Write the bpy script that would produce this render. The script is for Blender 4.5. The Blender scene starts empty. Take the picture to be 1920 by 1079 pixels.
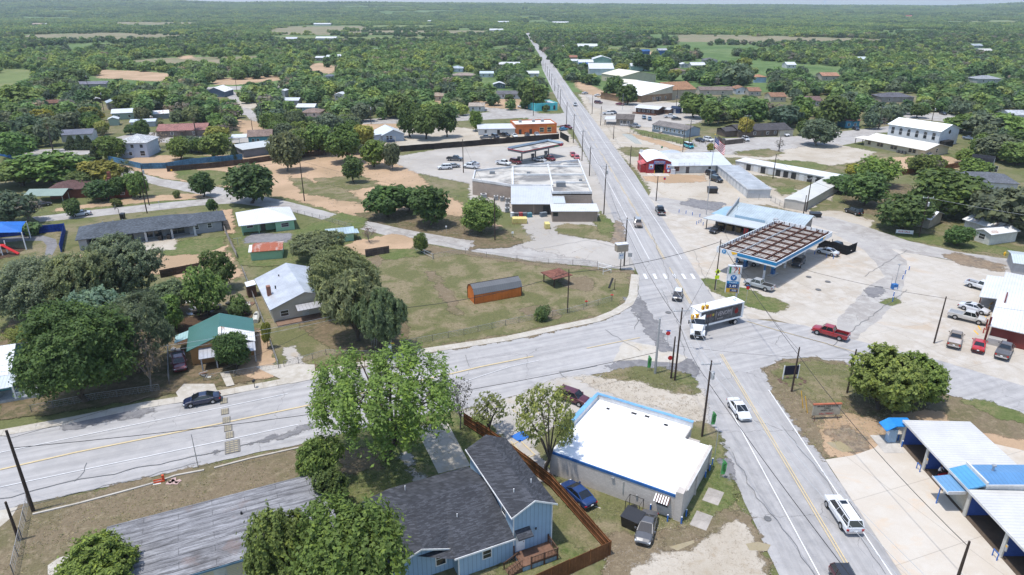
import bpy,bmesh,math,random
import numpy as np
from mathutils import Vector,Matrix,noise
R=math.radians
SC=bpy.context.scene
# ---------------------------------------------------------------- camera, sky, sun, exposure
CH=52.0;PITCH=R(22.57);FPX=1280.0
cam=bpy.data.cameras.new('camera');cam_o=bpy.data.objects.new('camera',cam)
SC.collection.objects.link(cam_o);SC.camera=cam_o
cam_o.location=(0,0,CH);cam_o.rotation_euler=(R(90) - PITCH,0,0)
cam.sensor_width=36;cam.lens=36 * FPX / 1920;cam.clip_start=0.5;cam.clip_end=60000
SUN=Vector((-0.25,-0.12,1)).normalized()
w=bpy.data.worlds.new('World');SC.world=w;w.use_nodes=True
nt=w.node_tree;sky=nt.nodes.new('ShaderNodeTexSky');sky.sky_type='NISHITA';sky.sun_disc=False
sky.sun_elevation=math.asin(SUN.z);sky.sun_rotation=math.atan2(SUN.x,SUN.y)
sky.altitude=200;sky.air_density=1.0;sky.dust_density=1.2;sky.ozone_density=1.0
nt.links.new(sky.outputs[0],nt.nodes['Background'].inputs[0]);nt.nodes['Background'].inputs[1].default_value=0.15
sl=bpy.data.lights.new('sun','SUN');sl.energy=2.65;sl.angle=R(2.0);sl.color=(1,.965,.91)
so=bpy.data.objects.new('sun',sl);SC.collection.objects.link(so)
so.rotation_euler=(-SUN).to_track_quat('-Z','Y').to_euler()
SC.view_settings.view_transform='Standard';SC.view_settings.look='None'
SC.view_settings.exposure=0.72;SC.view_settings.gamma=1
SC.cycles.use_denoising=True
SC.cycles.max_bounces=6;SC.cycles.diffuse_bounces=2;SC.cycles.glossy_bounces=2
SC.cycles.transparent_max_bounces=24;SC.cycles.volume_bounces=0;SC.cycles.transmission_bounces=2
# ---------------------------------------------------------------- ground points
CP,SP=math.cos(PITCH),math.sin(PITCH)
def G(u,v,z=0.0):# the point at height z seen at (u, v) of the 1920-wide photograph
    x=(u - 960) / FPX;y=(540 - v) / FPX
    t=(CH - z) / (SP - y * CP)
    return Vector((t * x,t * (CP + y * SP),z))
def PU(p):# back to the photograph
    d=Vector(p) - Vector((0,0,CH));zc=d.y * CP - d.z * SP
    return 960 + FPX * d.x / zc,540 - FPX * (d.y * SP + d.z * CP) / zc
rnd=random.Random(7)
# ---------------------------------------------------------------- object helpers
def link(o):SC.collection.objects.link(o);return o
def tag(o,label=None,cat=None,group=None,kind=None):
    if label:o['label']=label
    if cat:o['category']=cat
    if group:o['group']=group
    if kind:o['kind']=kind
    return o
def thing(name,label,cat,loc=(0,0,0),rz=0,group=None):
    o=link(bpy.data.objects.new(name,None));o.empty_display_size=.3
    o.location=loc;o.rotation_euler=(0,0,rz)
    return tag(o,label,cat,group)
class MB:
    def __init__(s):s.v=[];s.f=[];s.m=[];s.M=Matrix();s.mi=0
    def add(s,vs,fs,mi=None):
        n=len(s.v);s.v +=[s.M @ Vector(p) for p in vs]
        s.f +=[tuple(i + n for i in f) for f in fs];s.m +=[s.mi if mi is None else mi] * len(fs);return s
    def box(s,x0,x1,y0,y1,z0,z1,mi=None):
        return s.add([(x0,y0,z0),(x1,y0,z0),(x1,y1,z0),(x0,y1,z0),(x0,y0,z1),(x1,y0,z1),(x1,y1,z1),(x0,y1,z1)],
            [(0,3,2,1),(4,5,6,7),(0,1,5,4),(1,2,6,5),(2,3,7,6),(3,0,4,7)],mi)
    def prism(s,pts,z0,z1,mi=None):# pts counter-clockwise in xy
        n=len(pts)
        return s.add([(p[0],p[1],z0) for p in pts] + [(p[0],p[1],z1) for p in pts],
            [tuple(range(n-1,-1,-1)),tuple(range(n,2*n))] + [(i,(i+1)%n,(i+1)%n+n,i+n) for i in range(n)],mi)
    def slab(s,quad,t,mi=None):# a sloping plate: top face given (3 or 4 corners), t thick downwards
        n=len(quad)
        return s.add([tuple(q) for q in quad] + [(q[0],q[1],q[2]-t) for q in quad],
            [tuple(range(n)),tuple(range(2*n-1,n-1,-1))] + [(i,i+n,(i+1)%n+n,(i+1)%n) for i in range(n)],mi)
    def tube(s,pts,rs,n=6,mi=None,cap=True):
        if not hasattr(rs,'__len__'):rs=[rs] * len(pts)
        pts=[Vector(p) for p in pts];vs=[];fs=[]
        for i,p in enumerate(pts):
            d=(pts[min(i+1,len(pts)-1)] - pts[max(i-1,0)]).normalized()
            a=d.orthogonal().normalized() if abs(d.z) < .99 else Vector((1,0,0));a=(a - d*a.dot(d)).normalized();b=d.cross(a)
            if i and (a.dot(pa) < 0.2):
                a=(pa - d*pa.dot(d)).normalized();b=d.cross(a)
            pa=a
            for k in range(n):
                th=2*math.pi*k/n;vs.append(p + (a*math.cos(th) + b*math.sin(th))*rs[i])
        for i in range(len(pts)-1):
            for k in range(n):fs.append((i*n+k,i*n+(k+1)%n,(i+1)*n+(k+1)%n,(i+1)*n+k))
        if cap:fs +=[tuple(range(n-1,-1,-1)),tuple(range((len(pts)-1)*n,len(pts)*n))]
        return s.add(vs,fs,mi)
    def cyl(s,x,y,z0,z1,r,n=12,mi=None):return s.tube([(x,y,z0),(x,y,z1)],r,n,mi)
    def build(s,name,mats,parent=None,col=None,smooth=False):
        me=bpy.data.meshes.new(name);me.from_pydata([tuple(p) for p in s.v],[],s.f)
        for m in (mats if isinstance(mats,(list,tuple)) else [mats]):me.materials.append(m)
        if any(s.m):me.polygons.foreach_set('material_index',s.m)
        if smooth:me.polygons.foreach_set('use_smooth',[True]*len(s.f))
        me.update()
        o=link(bpy.data.objects.new(name,me))
        if parent is not None:o.parent=parent
        if col:o.color=(*col,1)
        return o
def box(name,mat,parent,x0,x1,y0,y1,z0,z1,col=None):return MB().box(x0,x1,y0,y1,z0,z1).build(name,mat,parent,col)
def copy_tree(o,parent=None):
    c=o.copy();link(c);c.parent=parent
    for k in ('label',):
        pass
    for ch in list(o.children):copy_tree(ch,c)
    return c
def setcol(o,names,col):
    for ch in o.children_recursive:
        if ch.name.split('.')[0] in names:ch.color=(*col,1)
# ---------------------------------------------------------------- materials
def S(h):# sRGB bytes -> linear
    return tuple(((c/255)/12.92 if c/255 <= .04045 else (((c/255)+.055)/1.055)**2.4) for c in h)
class NT:
    def __init__(s,name,rough=.8,spec=.3):
        s.m=bpy.data.materials.new(name);s.m.use_nodes=True;s.t=s.m.node_tree
        s.b=s.t.nodes['Principled BSDF'];s.b.inputs['Roughness'].default_value=rough
        s.b.inputs['Specular IOR Level'].default_value=spec
    def n(s,typ,**kw):
        o=s.t.nodes.new(typ)
        for k,v in kw.items():
            if k.startswith('i_'):o.inputs[int(k[2:])].default_value=v
            else:setattr(o,k,v)
        return o
    def l(s,a,b):s.t.links.new(a,b)
    def pos(s,obj=False):
        return s.n('ShaderNodeTexCoord').outputs['Object'] if obj else s.n('ShaderNodeNewGeometry').outputs['Position']
    def noise(s,co,scale,detail=4,rough=.6,dist=0):
        o=s.n('ShaderNodeTexNoise');o.inputs['Scale'].default_value=scale;o.inputs['Detail'].default_value=detail
        o.inputs['Roughness'].default_value=rough;o.inputs['Distortion'].default_value=dist;s.l(co,o.inputs['Vector']);return o.outputs['Fac']
    def ramp(s,fac,stops):
        o=s.n('ShaderNodeValToRGB');e=o.color_ramp.elements
        while len(e) < len(stops):e.new(.5)
        for k,(p,c) in enumerate(stops):
            e[k].position=p;e[k].color=(*c,1) if hasattr(c,'__len__') else (c,c,c,1)
        s.l(fac,o.inputs[0]);return o.outputs[0]
    def math(s,op,a,b=None,c=None):
        o=s.n('ShaderNodeMath',operation=op)
        for i,x in enumerate((a,b,c)):
            if x is None:continue
            if isinstance(x,(int,float)):o.inputs[i].default_value=x
            else:s.l(x,o.inputs[i])
        return o.outputs[0]
    def mix(s,fac,a,b,mode='MIX'):
        o=s.n('ShaderNodeMix',data_type='RGBA',blend_type=mode)
        for i,x in ((0,fac),(6,a),(7,b)):
            if isinstance(x,(int,float)):o.inputs[i].default_value=x if i == 0 else (x,x,x,1)
            elif isinstance(x,tuple):o.inputs[i].default_value=(*x,1)
            else:s.l(x,o.inputs[i])
        return o.outputs[2]
    def xyz(s,co):
        o=s.n('ShaderNodeSeparateXYZ');s.l(co,o.inputs[0]);return o.outputs
    def scl(s,co,v):
        o=s.n('ShaderNodeVectorMath',operation='MULTIPLY');s.l(co,o.inputs[0]);o.inputs[1].default_value=v;return o.outputs[0]
    def bump(s,h,strength=.3,dist=.05):
        o=s.n('ShaderNodeBump');o.inputs['Strength'].default_value=strength;o.inputs['Distance'].default_value=dist
        s.l(h,o.inputs['Height']);s.l(o.outputs[0],s.b.inputs['Normal'])
    def col(s,c):s.l(c,s.b.inputs['Base Color']);return s.m
    def objcol(s):return s.n('ShaderNodeObjectInfo').outputs['Color']
    def objrand(s):return s.n('ShaderNodeObjectInfo').outputs['Random']
def plain(name,c,rough=.6,metal=0,var=.12,spec=.4,scale=1.5):
    t=NT(name,rough,spec);t.b.inputs['Metallic'].default_value=metal
    f=t.noise(t.pos(True),scale,3)
    return t.col(t.mix(t.math('MULTIPLY',f,1.0),tuple(x*(1-var) for x in c),tuple(min(1,x*(1+var)) for x in c)))
def tinted(name,rough=.5,spec=.4,kind='plain',sp=.3,amt=.25,metal=0,dirt=.15,coat=0):
    """paint coloured by the object; kind adds the surface's own pattern"""
    t=NT(name,rough,spec);t.b.inputs['Metallic'].default_value=metal
    if coat:t.b.inputs['Coat Weight'].default_value=coat;t.b.inputs['Coat Roughness'].default_value=.08
    co=t.pos(True);c=t.objcol();x,y,z=t.xyz(co)
    st=None
    if kind in ('vert','batten','rib','riby','fence'):
        q=x if kind == 'rib' else y if kind == 'riby' else t.math('ADD',x,y)
        fr=t.math('FRACT',t.math('DIVIDE',q,sp))
        st=t.math('LESS_THAN',fr,.16 if kind != 'fence' else .08)
        if kind == 'fence':
            bid=t.math('FLOOR',t.math('DIVIDE',q,sp));wn=t.n('ShaderNodeTexWhiteNoise',noise_dimensions='1D');t.l(bid,wn.inputs['W'])
            c=t.mix(.35,c,t.mix(wn.outputs[0],.25,1.0),'MULTIPLY')
    elif kind == 'lap':
        st=t.math('LESS_THAN',t.math('FRACT',t.math('DIVIDE',z,sp)),.16)
    elif kind == 'block':
        br=t.n('ShaderNodeTexBrick');cb=t.n('ShaderNodeCombineXYZ');t.l(t.math('ADD',x,y),cb.inputs[0]);t.l(z,cb.inputs[1]);t.l(cb.outputs[0],br.inputs['Vector'])
        br.inputs['Scale'].default_value=1;br.inputs['Brick Width'].default_value=sp*2;br.inputs['Row Height'].default_value=sp
        br.inputs['Mortar Size'].default_value=sp*.06;br.inputs['Color1'].default_value=(1,1,1,1);br.inputs['Color2'].default_value=(.8,.8,.8,1);br.inputs['Mortar'].default_value=(.55,.55,.55,1)
        c=t.mix(amt*2.2,c,br.outputs[0],'MULTIPLY')
    elif kind == 'shingle':
        br=t.n('ShaderNodeTexBrick');cb=t.n('ShaderNodeCombineXYZ');t.l(t.math('ADD',x,t.math('MULTIPLY',y,.25)),cb.inputs[0]);t.l(t.math('ADD',t.math('MULTIPLY',z,2.0),y),cb.inputs[1]);t.l(cb.outputs[0],br.inputs['Vector'])
        br.inputs['Scale'].default_value=1;br.inputs['Brick Width'].default_value=.42;br.inputs['Row Height'].default_value=.2;br.inputs['Mortar Size'].default_value=.012
        br.inputs['Color1'].default_value=(.55,.55,.55,1);br.inputs['Color2'].default_value=(1.5,1.5,1.5,1);br.inputs['Mortar'].default_value=(.5,.5,.5,1);br.inputs['Bias'].default_value=-.25
        c=t.mix(.85,c,br.outputs[0],'MULTIPLY');t.bump(t.noise(co,9,2),.25,.03)
    if st is not None:
        c=t.mix(t.math('MULTIPLY',st,amt),c,(0.02,0.02,0.02));t.bump(st,.5 if kind[:3] == 'rib' else .3,.04)
    if kind[:3] == 'rib':c=t.mix(1,c,(.82,.82,.82),'MULTIPLY')
    d1=t.ramp(t.noise(co,.35,5,.65),[(.35,1-dirt*1.6),(.62,1+dirt*.5)]);d2=t.ramp(t.noise(co,3.5,4,.7),[(.3,1-dirt),(.7,1+dirt*.6)])
    c=t.mix(1,t.mix(1,c,d1,'MULTIPLY'),d2,'MULTIPLY')
    return t.col(c)
M={}
M['paint']=tinted('painted_surface',.55)
M['gloss']=tinted('car_paint',.28,.5,dirt=.03,coat=.8)
M['vert']=tinted('vertical_board',.6,kind='vert',sp=.3,amt=.35)
M['batten']=tinted('board_and_batten',.55,kind='batten',sp=.45,amt=.3,dirt=.04)
M['sheet']=tinted('ribbed_sheet_wall',.45,kind='vert',sp=.35,amt=.28,dirt=.06)
M['lap']=tinted('lap_siding',.6,kind='lap',sp=.2,amt=.35,dirt=.05)
M['block']=tinted('painted_block',.8,kind='block',sp=.2,amt=.22,dirt=.08)
M['brick']=tinted('brick_wall',.85,kind='block',sp=.12,amt=.4,dirt=.15)
M['rib']=tinted('ribbed_metal_roof',.38,.5,kind='rib',sp=.45,amt=.22,dirt=.06)
M['ribm']=tinted('galvanised_metal_roof',.35,.5,kind='rib',sp=.6,amt=.25,metal=.25,dirt=.12)
M['riby']=tinted('ribbed_metal_roof_cross',.38,.5,kind='riby',sp=.45,amt=.22,dirt=.06);M['ribmy']=tinted('galvanised_metal_roof_cross',.35,.5,kind='riby',sp=.6,amt=.25,metal=.25,dirt=.12)
M['shingle']=tinted('shingle_roof',.9,.2,kind='shingle',dirt=.12)
M['smoothroof']=tinted('smooth_roof',.7,.3,dirt=.05)
M['fence']=tinted('fence_boards',.85,.2,kind='fence',sp=.145,amt=.7,dirt=.25)
M['wood']=tinted('timber',.8,.2,dirt=.25)
M['conc']=tinted('cast_concrete',.85,.25,dirt=.14)
M['metal']=tinted('painted_metal',.4,.5,dirt=.08)
def rusty(name,base,rust,thr=(.45,.6),rib=.3):
    t=NT(name,.6,.3);co=t.pos(True);x,y,z=t.xyz(co)
    f=t.ramp(t.noise(t.scl(co,(1,.35,.35)),.7,6,.7),[(thr[0],0),(thr[1],1)])
    c=t.mix(f,base,rust);st=t.math('LESS_THAN',t.math('FRACT',t.math('DIVIDE',x,rib)),.2)
    c=t.mix(t.math('MULTIPLY',st,.3),c,(.05,.04,.03));t.bump(st,.5,.04)
    return t.col(t.mix(1,c,t.ramp(t.noise(co,4,4),[(.3,.8),(.7,1.1)]),'MULTIPLY'))
M['rust']=rusty('rusty_tin',(.62,.6,.58),(.27,.10,.05))
M['rustred']=rusty('red_rusted_tin',(.5,.42,.38),(.34,.10,.05),(.32,.5))
M['rustlite']=rusty('pale_tin_with_rust',(.72,.72,.71),(.35,.18,.1),(.56,.68))
g=NT('window_glass',.08,.8);g.b.inputs['Base Color'].default_value=(.02,.025,.03,1);M['glass']=g.m
g=NT('car_glass',.06,.8);g.b.inputs['Base Color'].default_value=(.012,.015,.018,1);M['cglass']=g.m
M['tyre']=plain('tyre_rubber',(.02,.02,.02),.9,spec=.2)
M['rim']=plain('wheel_rim',(.45,.46,.48),.35,.7)
M['black']=plain('black_plastic',(.015,.015,.016),.5)
M['dark']=plain('dark_interior',(.02,.018,.016),.9)
M['white']=plain('white_paint',(.78,.78,.77),.5,var=.05)
M['red']=plain('red_lens',(.4,.01,.01),.3)
M['amber']=plain('yellow_paint',(.75,.42,.03),.5)
M['blue']=plain('blue_paint',(.03,.14,.45),.5)
M['chrome']=plain('chrome',(.6,.6,.62),.2,.9)
M['steel']=plain('galvanised_steel',(.42,.43,.44),.45,.5,var=.2)
M['pole']=plain('creosote_pole',(.05,.034,.026),.9,var=.4,scale=4)
M['wire']=plain('cable',(.03,.03,.03),.7)
M['wirel']=plain('aluminium_cable',(.45,.46,.47),.5)
M['headlight']=plain('headlamp',(.75,.78,.8),.15,spec=.8)
def flagmat():
    pass
# ground
def ground(name,cols,s1=.05,s2=.5,s3=6,bump=.25,thr=((.42,.58),(.45,.62)),rough=.95,fine=.3,fdist=.06,cracks=0,streak=0,tiles=0,stain=None):
    """cols: base, patch colour by large noise, speckle colour by middle noise"""
    cols=[tuple(x*.70 for x in c) for c in cols]
    t=NT(name,rough,.15);co=t.pos()
    a=t.noise(co,s1,7,.65,.4);b=t.noise(co,s2,6,.7,.2);c=t.noise(co,s3,4,.75)
    col=t.mix(t.ramp(a,[(thr[0][0],0),(thr[0][1],1)]),cols[0],cols[1])
    col=t.mix(t.ramp(b,[(thr[1][0],0),(thr[1][1],1)]),col,cols[2])
    col=t.mix(1,col,t.ramp(c,[(.25,1-fine),(.75,1+fine*.9)]),'MULTIPLY')
    if streak:
        x,y,z=t.xyz(co)
        cb=t.n('ShaderNodeCombineXYZ');t.l(t.math('MULTIPLY',t.math('ADD',t.math('MULTIPLY',x,math.cos(streak-1)),t.math('MULTIPLY',y,math.sin(streak-1))),.03),cb.inputs[0])
        t.l(t.math('SUBTRACT',t.math('MULTIPLY',y,math.cos(streak-1)),t.math('MULTIPLY',x,math.sin(streak-1))),cb.inputs[1])
        col=t.mix(1,col,t.ramp(t.noise(cb.outputs[0],1.1,4,.6),[(.3,.80),(.7,1.1)]),'MULTIPLY')
    if cracks:
        wco=t.n('ShaderNodeVectorMath',operation='ADD');t.l(co,wco.inputs[0])
        nz=t.n('ShaderNodeTexNoise');nz.inputs['Scale'].default_value=.35;nz.inputs['Detail'].default_value=7;t.l(co,nz.inputs['Vector'])
        vm=t.n('ShaderNodeVectorMath',operation='SCALE');vm.inputs['Scale'].default_value=2.4;t.l(nz.outputs['Color'],vm.inputs[0]);t.l(vm.outputs[0],wco.inputs[1])
        vo=t.n('ShaderNodeTexVoronoi',feature='DISTANCE_TO_EDGE');vo.inputs['Scale'].default_value=cracks;t.l(wco.outputs[0],vo.inputs['Vector'])
        k=t.math('MULTIPLY',t.math('LESS_THAN',vo.outputs['Distance'],.0035*cracks/.1),t.ramp(t.noise(co,.04,3),[(.46,0),(.64,.6)]))
        col=t.mix(k,col,(.07,.065,.06))
    if tiles:
        x,y,z=t.xyz(co);rr=[]
        for ax,an in ((x,y),):
            u=t.math('ADD',t.math('MULTIPLY',x,math.cos(.35)),t.math('MULTIPLY',y,math.sin(.35)))
            v=t.math('SUBTRACT',t.math('MULTIPLY',y,math.cos(.35)),t.math('MULTIPLY',x,math.sin(.35)))
            for q in (u,v):rr.append(t.math('LESS_THAN',t.math('FRACT',t.math('DIVIDE',q,tiles)),.08/tiles))
        col=t.mix(t.math('MULTIPLY',t.math('MAXIMUM',rr[0],rr[1]),.35),col,(.12,.11,.10))
    if stain:
        col=t.mix(t.ramp(t.noise(co,.09,6,.7,.8),[(.56,0),(.72,stain[3])]),col,tuple(stain[:3]))
    t.bump(c,bump,fdist)
    at=t.n('ShaderNodeAttribute',attribute_name='rim').outputs['Fac']
    e=t.math('ADD',at,t.math('MULTIPLY',t.math('SUBTRACT',t.noise(co,.45,7,.72),.5),5.5))
    t.l(t.ramp(t.math('DIVIDE',e,4),[(.44,1),(.56,0)]),t.b.inputs['Alpha'])
    return t.col(col)
DRY=S((150,135,112));GRS=S((100,110,62));DKG=S((72,88,45));DIRT=S((205,170,135));PALE=S((215,200,180));OLV=S((112,116,80))
M['terrain']=ground('grass_and_dirt_ground',(S((116,120,78)),S((150,137,112)),S((96,104,62))),.03,.35,3,thr=((.45,.62),(.5,.66)))
M['yard']=ground('dry_lawn',(S((116,116,78)),S((148,136,108)),S((102,108,66))),.16,1.3,5,thr=((.46,.58),(.54,.66)),fine=.42)
M['drylawn']=ground('dead_grass',(S((134,120,98)),S((118,112,82)),S((156,142,118))),.12,1.1,6,thr=((.48,.66),(.5,.7)),fine=.4)
M['green']=ground('green_grass',(S((112,122,74)),S((134,130,92)),S((94,108,60))),.15,1.2,6,fine=.35)
M['dirt']=ground('tan_dirt',(S((204,174,144)),S((182,156,126)),S((136,130,96))),.06,.5,4,thr=((.4,.6),(.6,.75)),fine=.15)
M['palegravel']=ground('pale_caliche_gravel',(S((206,197,183)),S((190,179,162)),S((178,162,140))),.07,.4,7,thr=((.4,.6),(.56,.72)),fine=.12,bump=.15)
M['asphalt']=ground('aged_grey_asphalt',(S((186,184,183)),S((174,172,171)),S((194,191,189))),.05,.5,14,thr=((.4,.62),(.4,.65)),rough=.85,fine=.12,bump=.1,cracks=.09,streak=1+R(90))
M['asphalt2']=ground('side_street_asphalt',(S((189,187,186)),S((178,176,175)),S((197,194,192))),.05,.5,14,thr=((.4,.62),(.4,.65)),rough=.85,fine=.1,bump=.1,cracks=.08,streak=1+R(22))
M['lane']=ground('pale_street',(S((186,182,178)),S((170,164,158)),S((196,192,186))),.06,.4,9,rough=.9,fine=.1,bump=.1,cracks=.1)
M['asphaltd']=ground('dark_asphalt_patch',(S((140,139,141)),S((126,125,127)),S((152,150,150))),.2,1.0,12,fine=.14,bump=.1)
M['concrete']=ground('forecourt_concrete',(S((204,196,184)),S((194,184,170)),S((211,204,194))),.05,.35,10,rough=.8,fine=.06,bump=.06,tiles=7.0,stain=(*S((172,148,120)),.7))
M['concreteb']=ground('wash_apron_concrete',(S((216,206,192)),S((208,196,180)),S((220,212,200))),.06,.35,10,rough=.8,fine=.05,bump=.06,tiles=9.0,stain=(*S((196,166,132)),.7))
M['lot']=ground('old_paved_lot',(S((200,194,186)),S((184,178,170)),S((190,176,156))),.05,.3,9,thr=((.42,.6),(.56,.72)),rough=.85,fine=.1,bump=.1,cracks=.14)
M['walk']=ground('sidewalk_concrete',(S((205,198,186)),S((192,184,170)),S((212,206,196))),.2,1,10,fine=.08,bump=.06,stain=(*S((180,160,130)),.5))
M['mud']=ground('wet_mud',(S((150,130,108)),S((122,112,100)),S((170,152,128))),.3,1.2,6,fine=.1,rough=.5)
M['shade']=ground('painted_shade_ground',(S((120,106,84)),S((102,100,68)),S((142,124,100))),.1,.9,5,fine=.35)  # darker dead-grass tone: shade under trees painted into the ground colour
M['mulch']=ground('playground_mulch',(S((92,72,58)),S((80,66,54)),S((104,84,66))),.4,2,8,fine=.3)
t=NT('puddle_water',.03,.6);t.b.inputs['Base Color'].default_value=(*S((150,138,110)),1);M['puddle']=t.m
M['wline']=plain('road_paint_white',(.66,.66,.66),.7,var=.3,scale=3)
M['yline']=plain('road_paint_yellow',(.52,.42,.25),.7,var=.25,scale=3)
M['far']=ground('scrub_country',(S((108,132,80)),S((122,138,90)),S((90,116,66))),.004,.02,.12,thr=((.4,.6),(.45,.6)),fine=.3,fdist=1.5,bump=.6)
M['field']=ground('open_pasture',(S((146,140,112)),S((128,130,96)),S((160,146,122))),.01,.06,.6,fine=.15)
M['fieldg']=ground('green_pasture',(S((128,140,88)),S((140,142,98)),S((112,126,78))),.01,.06,.6,fine=.15)
# ---------------------------------------------------------------- ground
lvl=[0];LV=[]
PROT=[]                                    # outlines that trees must not hide
def patch(name,mat,px,jit=.35,step=1.2,world=False,lv=None,prot=False,cuts=None):
    P=[Vector((p[0],p[1],0)) if world else G(*p) for p in px]
    out=[]
    bb=(min(p.x for p in P)-1,max(p.x for p in P)+1,min(p.y for p in P)-1,max(p.y for p in P)+1)
    k_=1
    for (c,kk) in LV:
        if kk >= k_ and c[0] < bb[1] and bb[0] < c[1] and c[2] < bb[3] and bb[2] < c[3]:k_=kk+1
    if lv is None:LV.append((bb,k_))
    lvl[0]=max(lvl[0],k_);z=.004*k_ if lv is None else lv
    for i,a in enumerate(P):
        b=P[(i+1) % len(P)];L=(b-a).length;n=max(1,min(90,int(L/max(step,L/90))));nrm=Vector((-(b-a).y,(b-a).x,0)).normalized() if L > 1e-6 else Vector()
        for k in range(n):
            p=a.lerp(b,k/n)
            if jit:p=p + nrm*(noise.noise(p*.35)*1.1 + noise.noise(p*1.3+Vector((5,3,1)))*.6)*jit*(1 if k else .3)
            out.append((p.x,p.y,z))
    if prot:PROT.append(px)
    if mat in SOFT and jit:
        return softpatch(name,mat,out,z)
    me=bpy.data.meshes.new(name);me.from_pydata(out,[],[tuple(range(len(out)))]);me.materials.append(M[mat])
    if me.polygons[0].normal.z < 0:me.flip_normals()
    return tag(link(bpy.data.objects.new(name,me)),kind='structure')
SOFT=('yard','drylawn','green','dirt','palegravel','shade','mud','mulch','field','fieldg','terrain','lot','asphaltd')
def softpatch(name,mat,out,z):# a ground sheet whose rim wears away raggedly
    P=np.array([(p[0],p[1]) for p in out]);D=math.hypot(P[:,0].mean(),P[:,1].mean());w_=max(1.2,D*.009)
    x0,y0=P.min(0)-w_*1.6;x1,y1=P.max(0)+w_*1.6;st=max(w_*.6,(x1-x0)/110,(y1-y0)/110);nx,ny=int((x1-x0)/st)+2,int((y1-y0)/st)+2
    xs,ys=x0+np.arange(nx)*st,y0+np.arange(ny)*st;X,Y=np.meshgrid(xs,ys);d=np.full(X.shape,1e9);ins=np.zeros(X.shape,bool)
    A=P[::max(1,len(P)//160)]
    for i in range(len(A)):
        ax,ay=A[i-1];bx,by=A[i];L2=(bx-ax)**2+(by-ay)**2+1e-9;t_=np.clip(((X-ax)*(bx-ax)+(Y-ay)*(by-ay))/L2,0,1)
        d=np.minimum(d,(X-ax-t_*(bx-ax))**2+(Y-ay-t_*(by-ay))**2)
        if ay != by:ins ^= ((ay > Y) != (by > Y)) & (X < (bx-ax)*(Y-ay)/(by-ay)+ax)
    d=np.sqrt(d)*np.where(ins,1,-1)/w_;e=np.clip(2-d*1.6,0,5)
    ok=(e < 4.9);idx=np.arange(nx*ny).reshape(ny,nx);c=ok[:-1,:-1]|ok[1:,:-1]|ok[:-1,1:]|ok[1:,1:]
    q=np.stack([idx[:-1,:-1][c],idx[:-1,1:][c],idx[1:,1:][c],idx[1:,:-1][c]],1);u,inv=np.unique(q,return_inverse=True);inv=inv.reshape(-1,4)
    me=bpy.data.meshes.new(name);me.from_pydata(np.stack([X.ravel()[u],Y.ravel()[u],np.full(len(u),z)],1).tolist(),[],inv.tolist());me.materials.append(M[mat])
    at=me.attributes.new('rim','FLOAT','POINT');at.data.foreach_set('value',e.ravel()[u].astype(np.float32))
    return tag(link(bpy.data.objects.new(name,me)),kind='structure')
def ridge(a):
    T=[(-1.2,98),(-.69,93),(-.476,80),(-.36,67),(-.2,69),(-.1,64),(0,59),(.1,56),(.25,51),(.5,45),(.58,41),(.63,49),(.69,62),(1.2,80)]
    for (x0,y0),(x1,y1) in zip(T,T[1:]):
        if a <= x1:k=(a-x0)/(x1-x0);k=k*k*(3-2*k);return y0+(y1-y0)*max(0,k)
    return T[-1][1]
def hz(x,y):
    if y < 1500:return 0.0
    a=x/y;s=min(1,max(0,(y-2300)/2700));s=s*s*(3-2*s)
    n=noise.noise(Vector((x/420,y/700,0)))*6 + noise.noise(Vector((x/150,y/250,3)))*2.5
    low=min(1,(y-1500)/1500)*(5*noise.noise(Vector((x/600,y/500,9))))
    return s*(ridge(a)-17) + n*s + low*(1-s) - max(0,(y-7000)/12000*30)
def terrain():
    ys=[-140,0,80,160,260,360,450,600,800,1000,1250,1500] + [1500+150*k for k in range(1,40)] + [7500+600*k for k in range(12)]
    na=180;vs=[];fs=[];mi=[]
    for y in ys:
        for k in range(na+1):
            x=(k/na*2-1)*1.15*(y+420);vs.append((x,y,hz(x,y)))
    for j in range(len(ys)-1):
        for k in range(na):
            i=j*(na+1)+k;fs.append((i,i+1,i+na+2,i+na+1));mi.append(1 if ys[j] >= 450 else 0)
    me=bpy.data.meshes.new('terrain');me.from_pydata(vs,[],fs);me.materials.append(M['terrain']);me.materials.append(M['far'])
    me.polygons.foreach_set('material_index',mi);me.polygons.foreach_set('use_smooth',[True]*len(fs))
    tag(link(bpy.data.objects.new('terrain',me)),kind='structure')
terrain()
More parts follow.
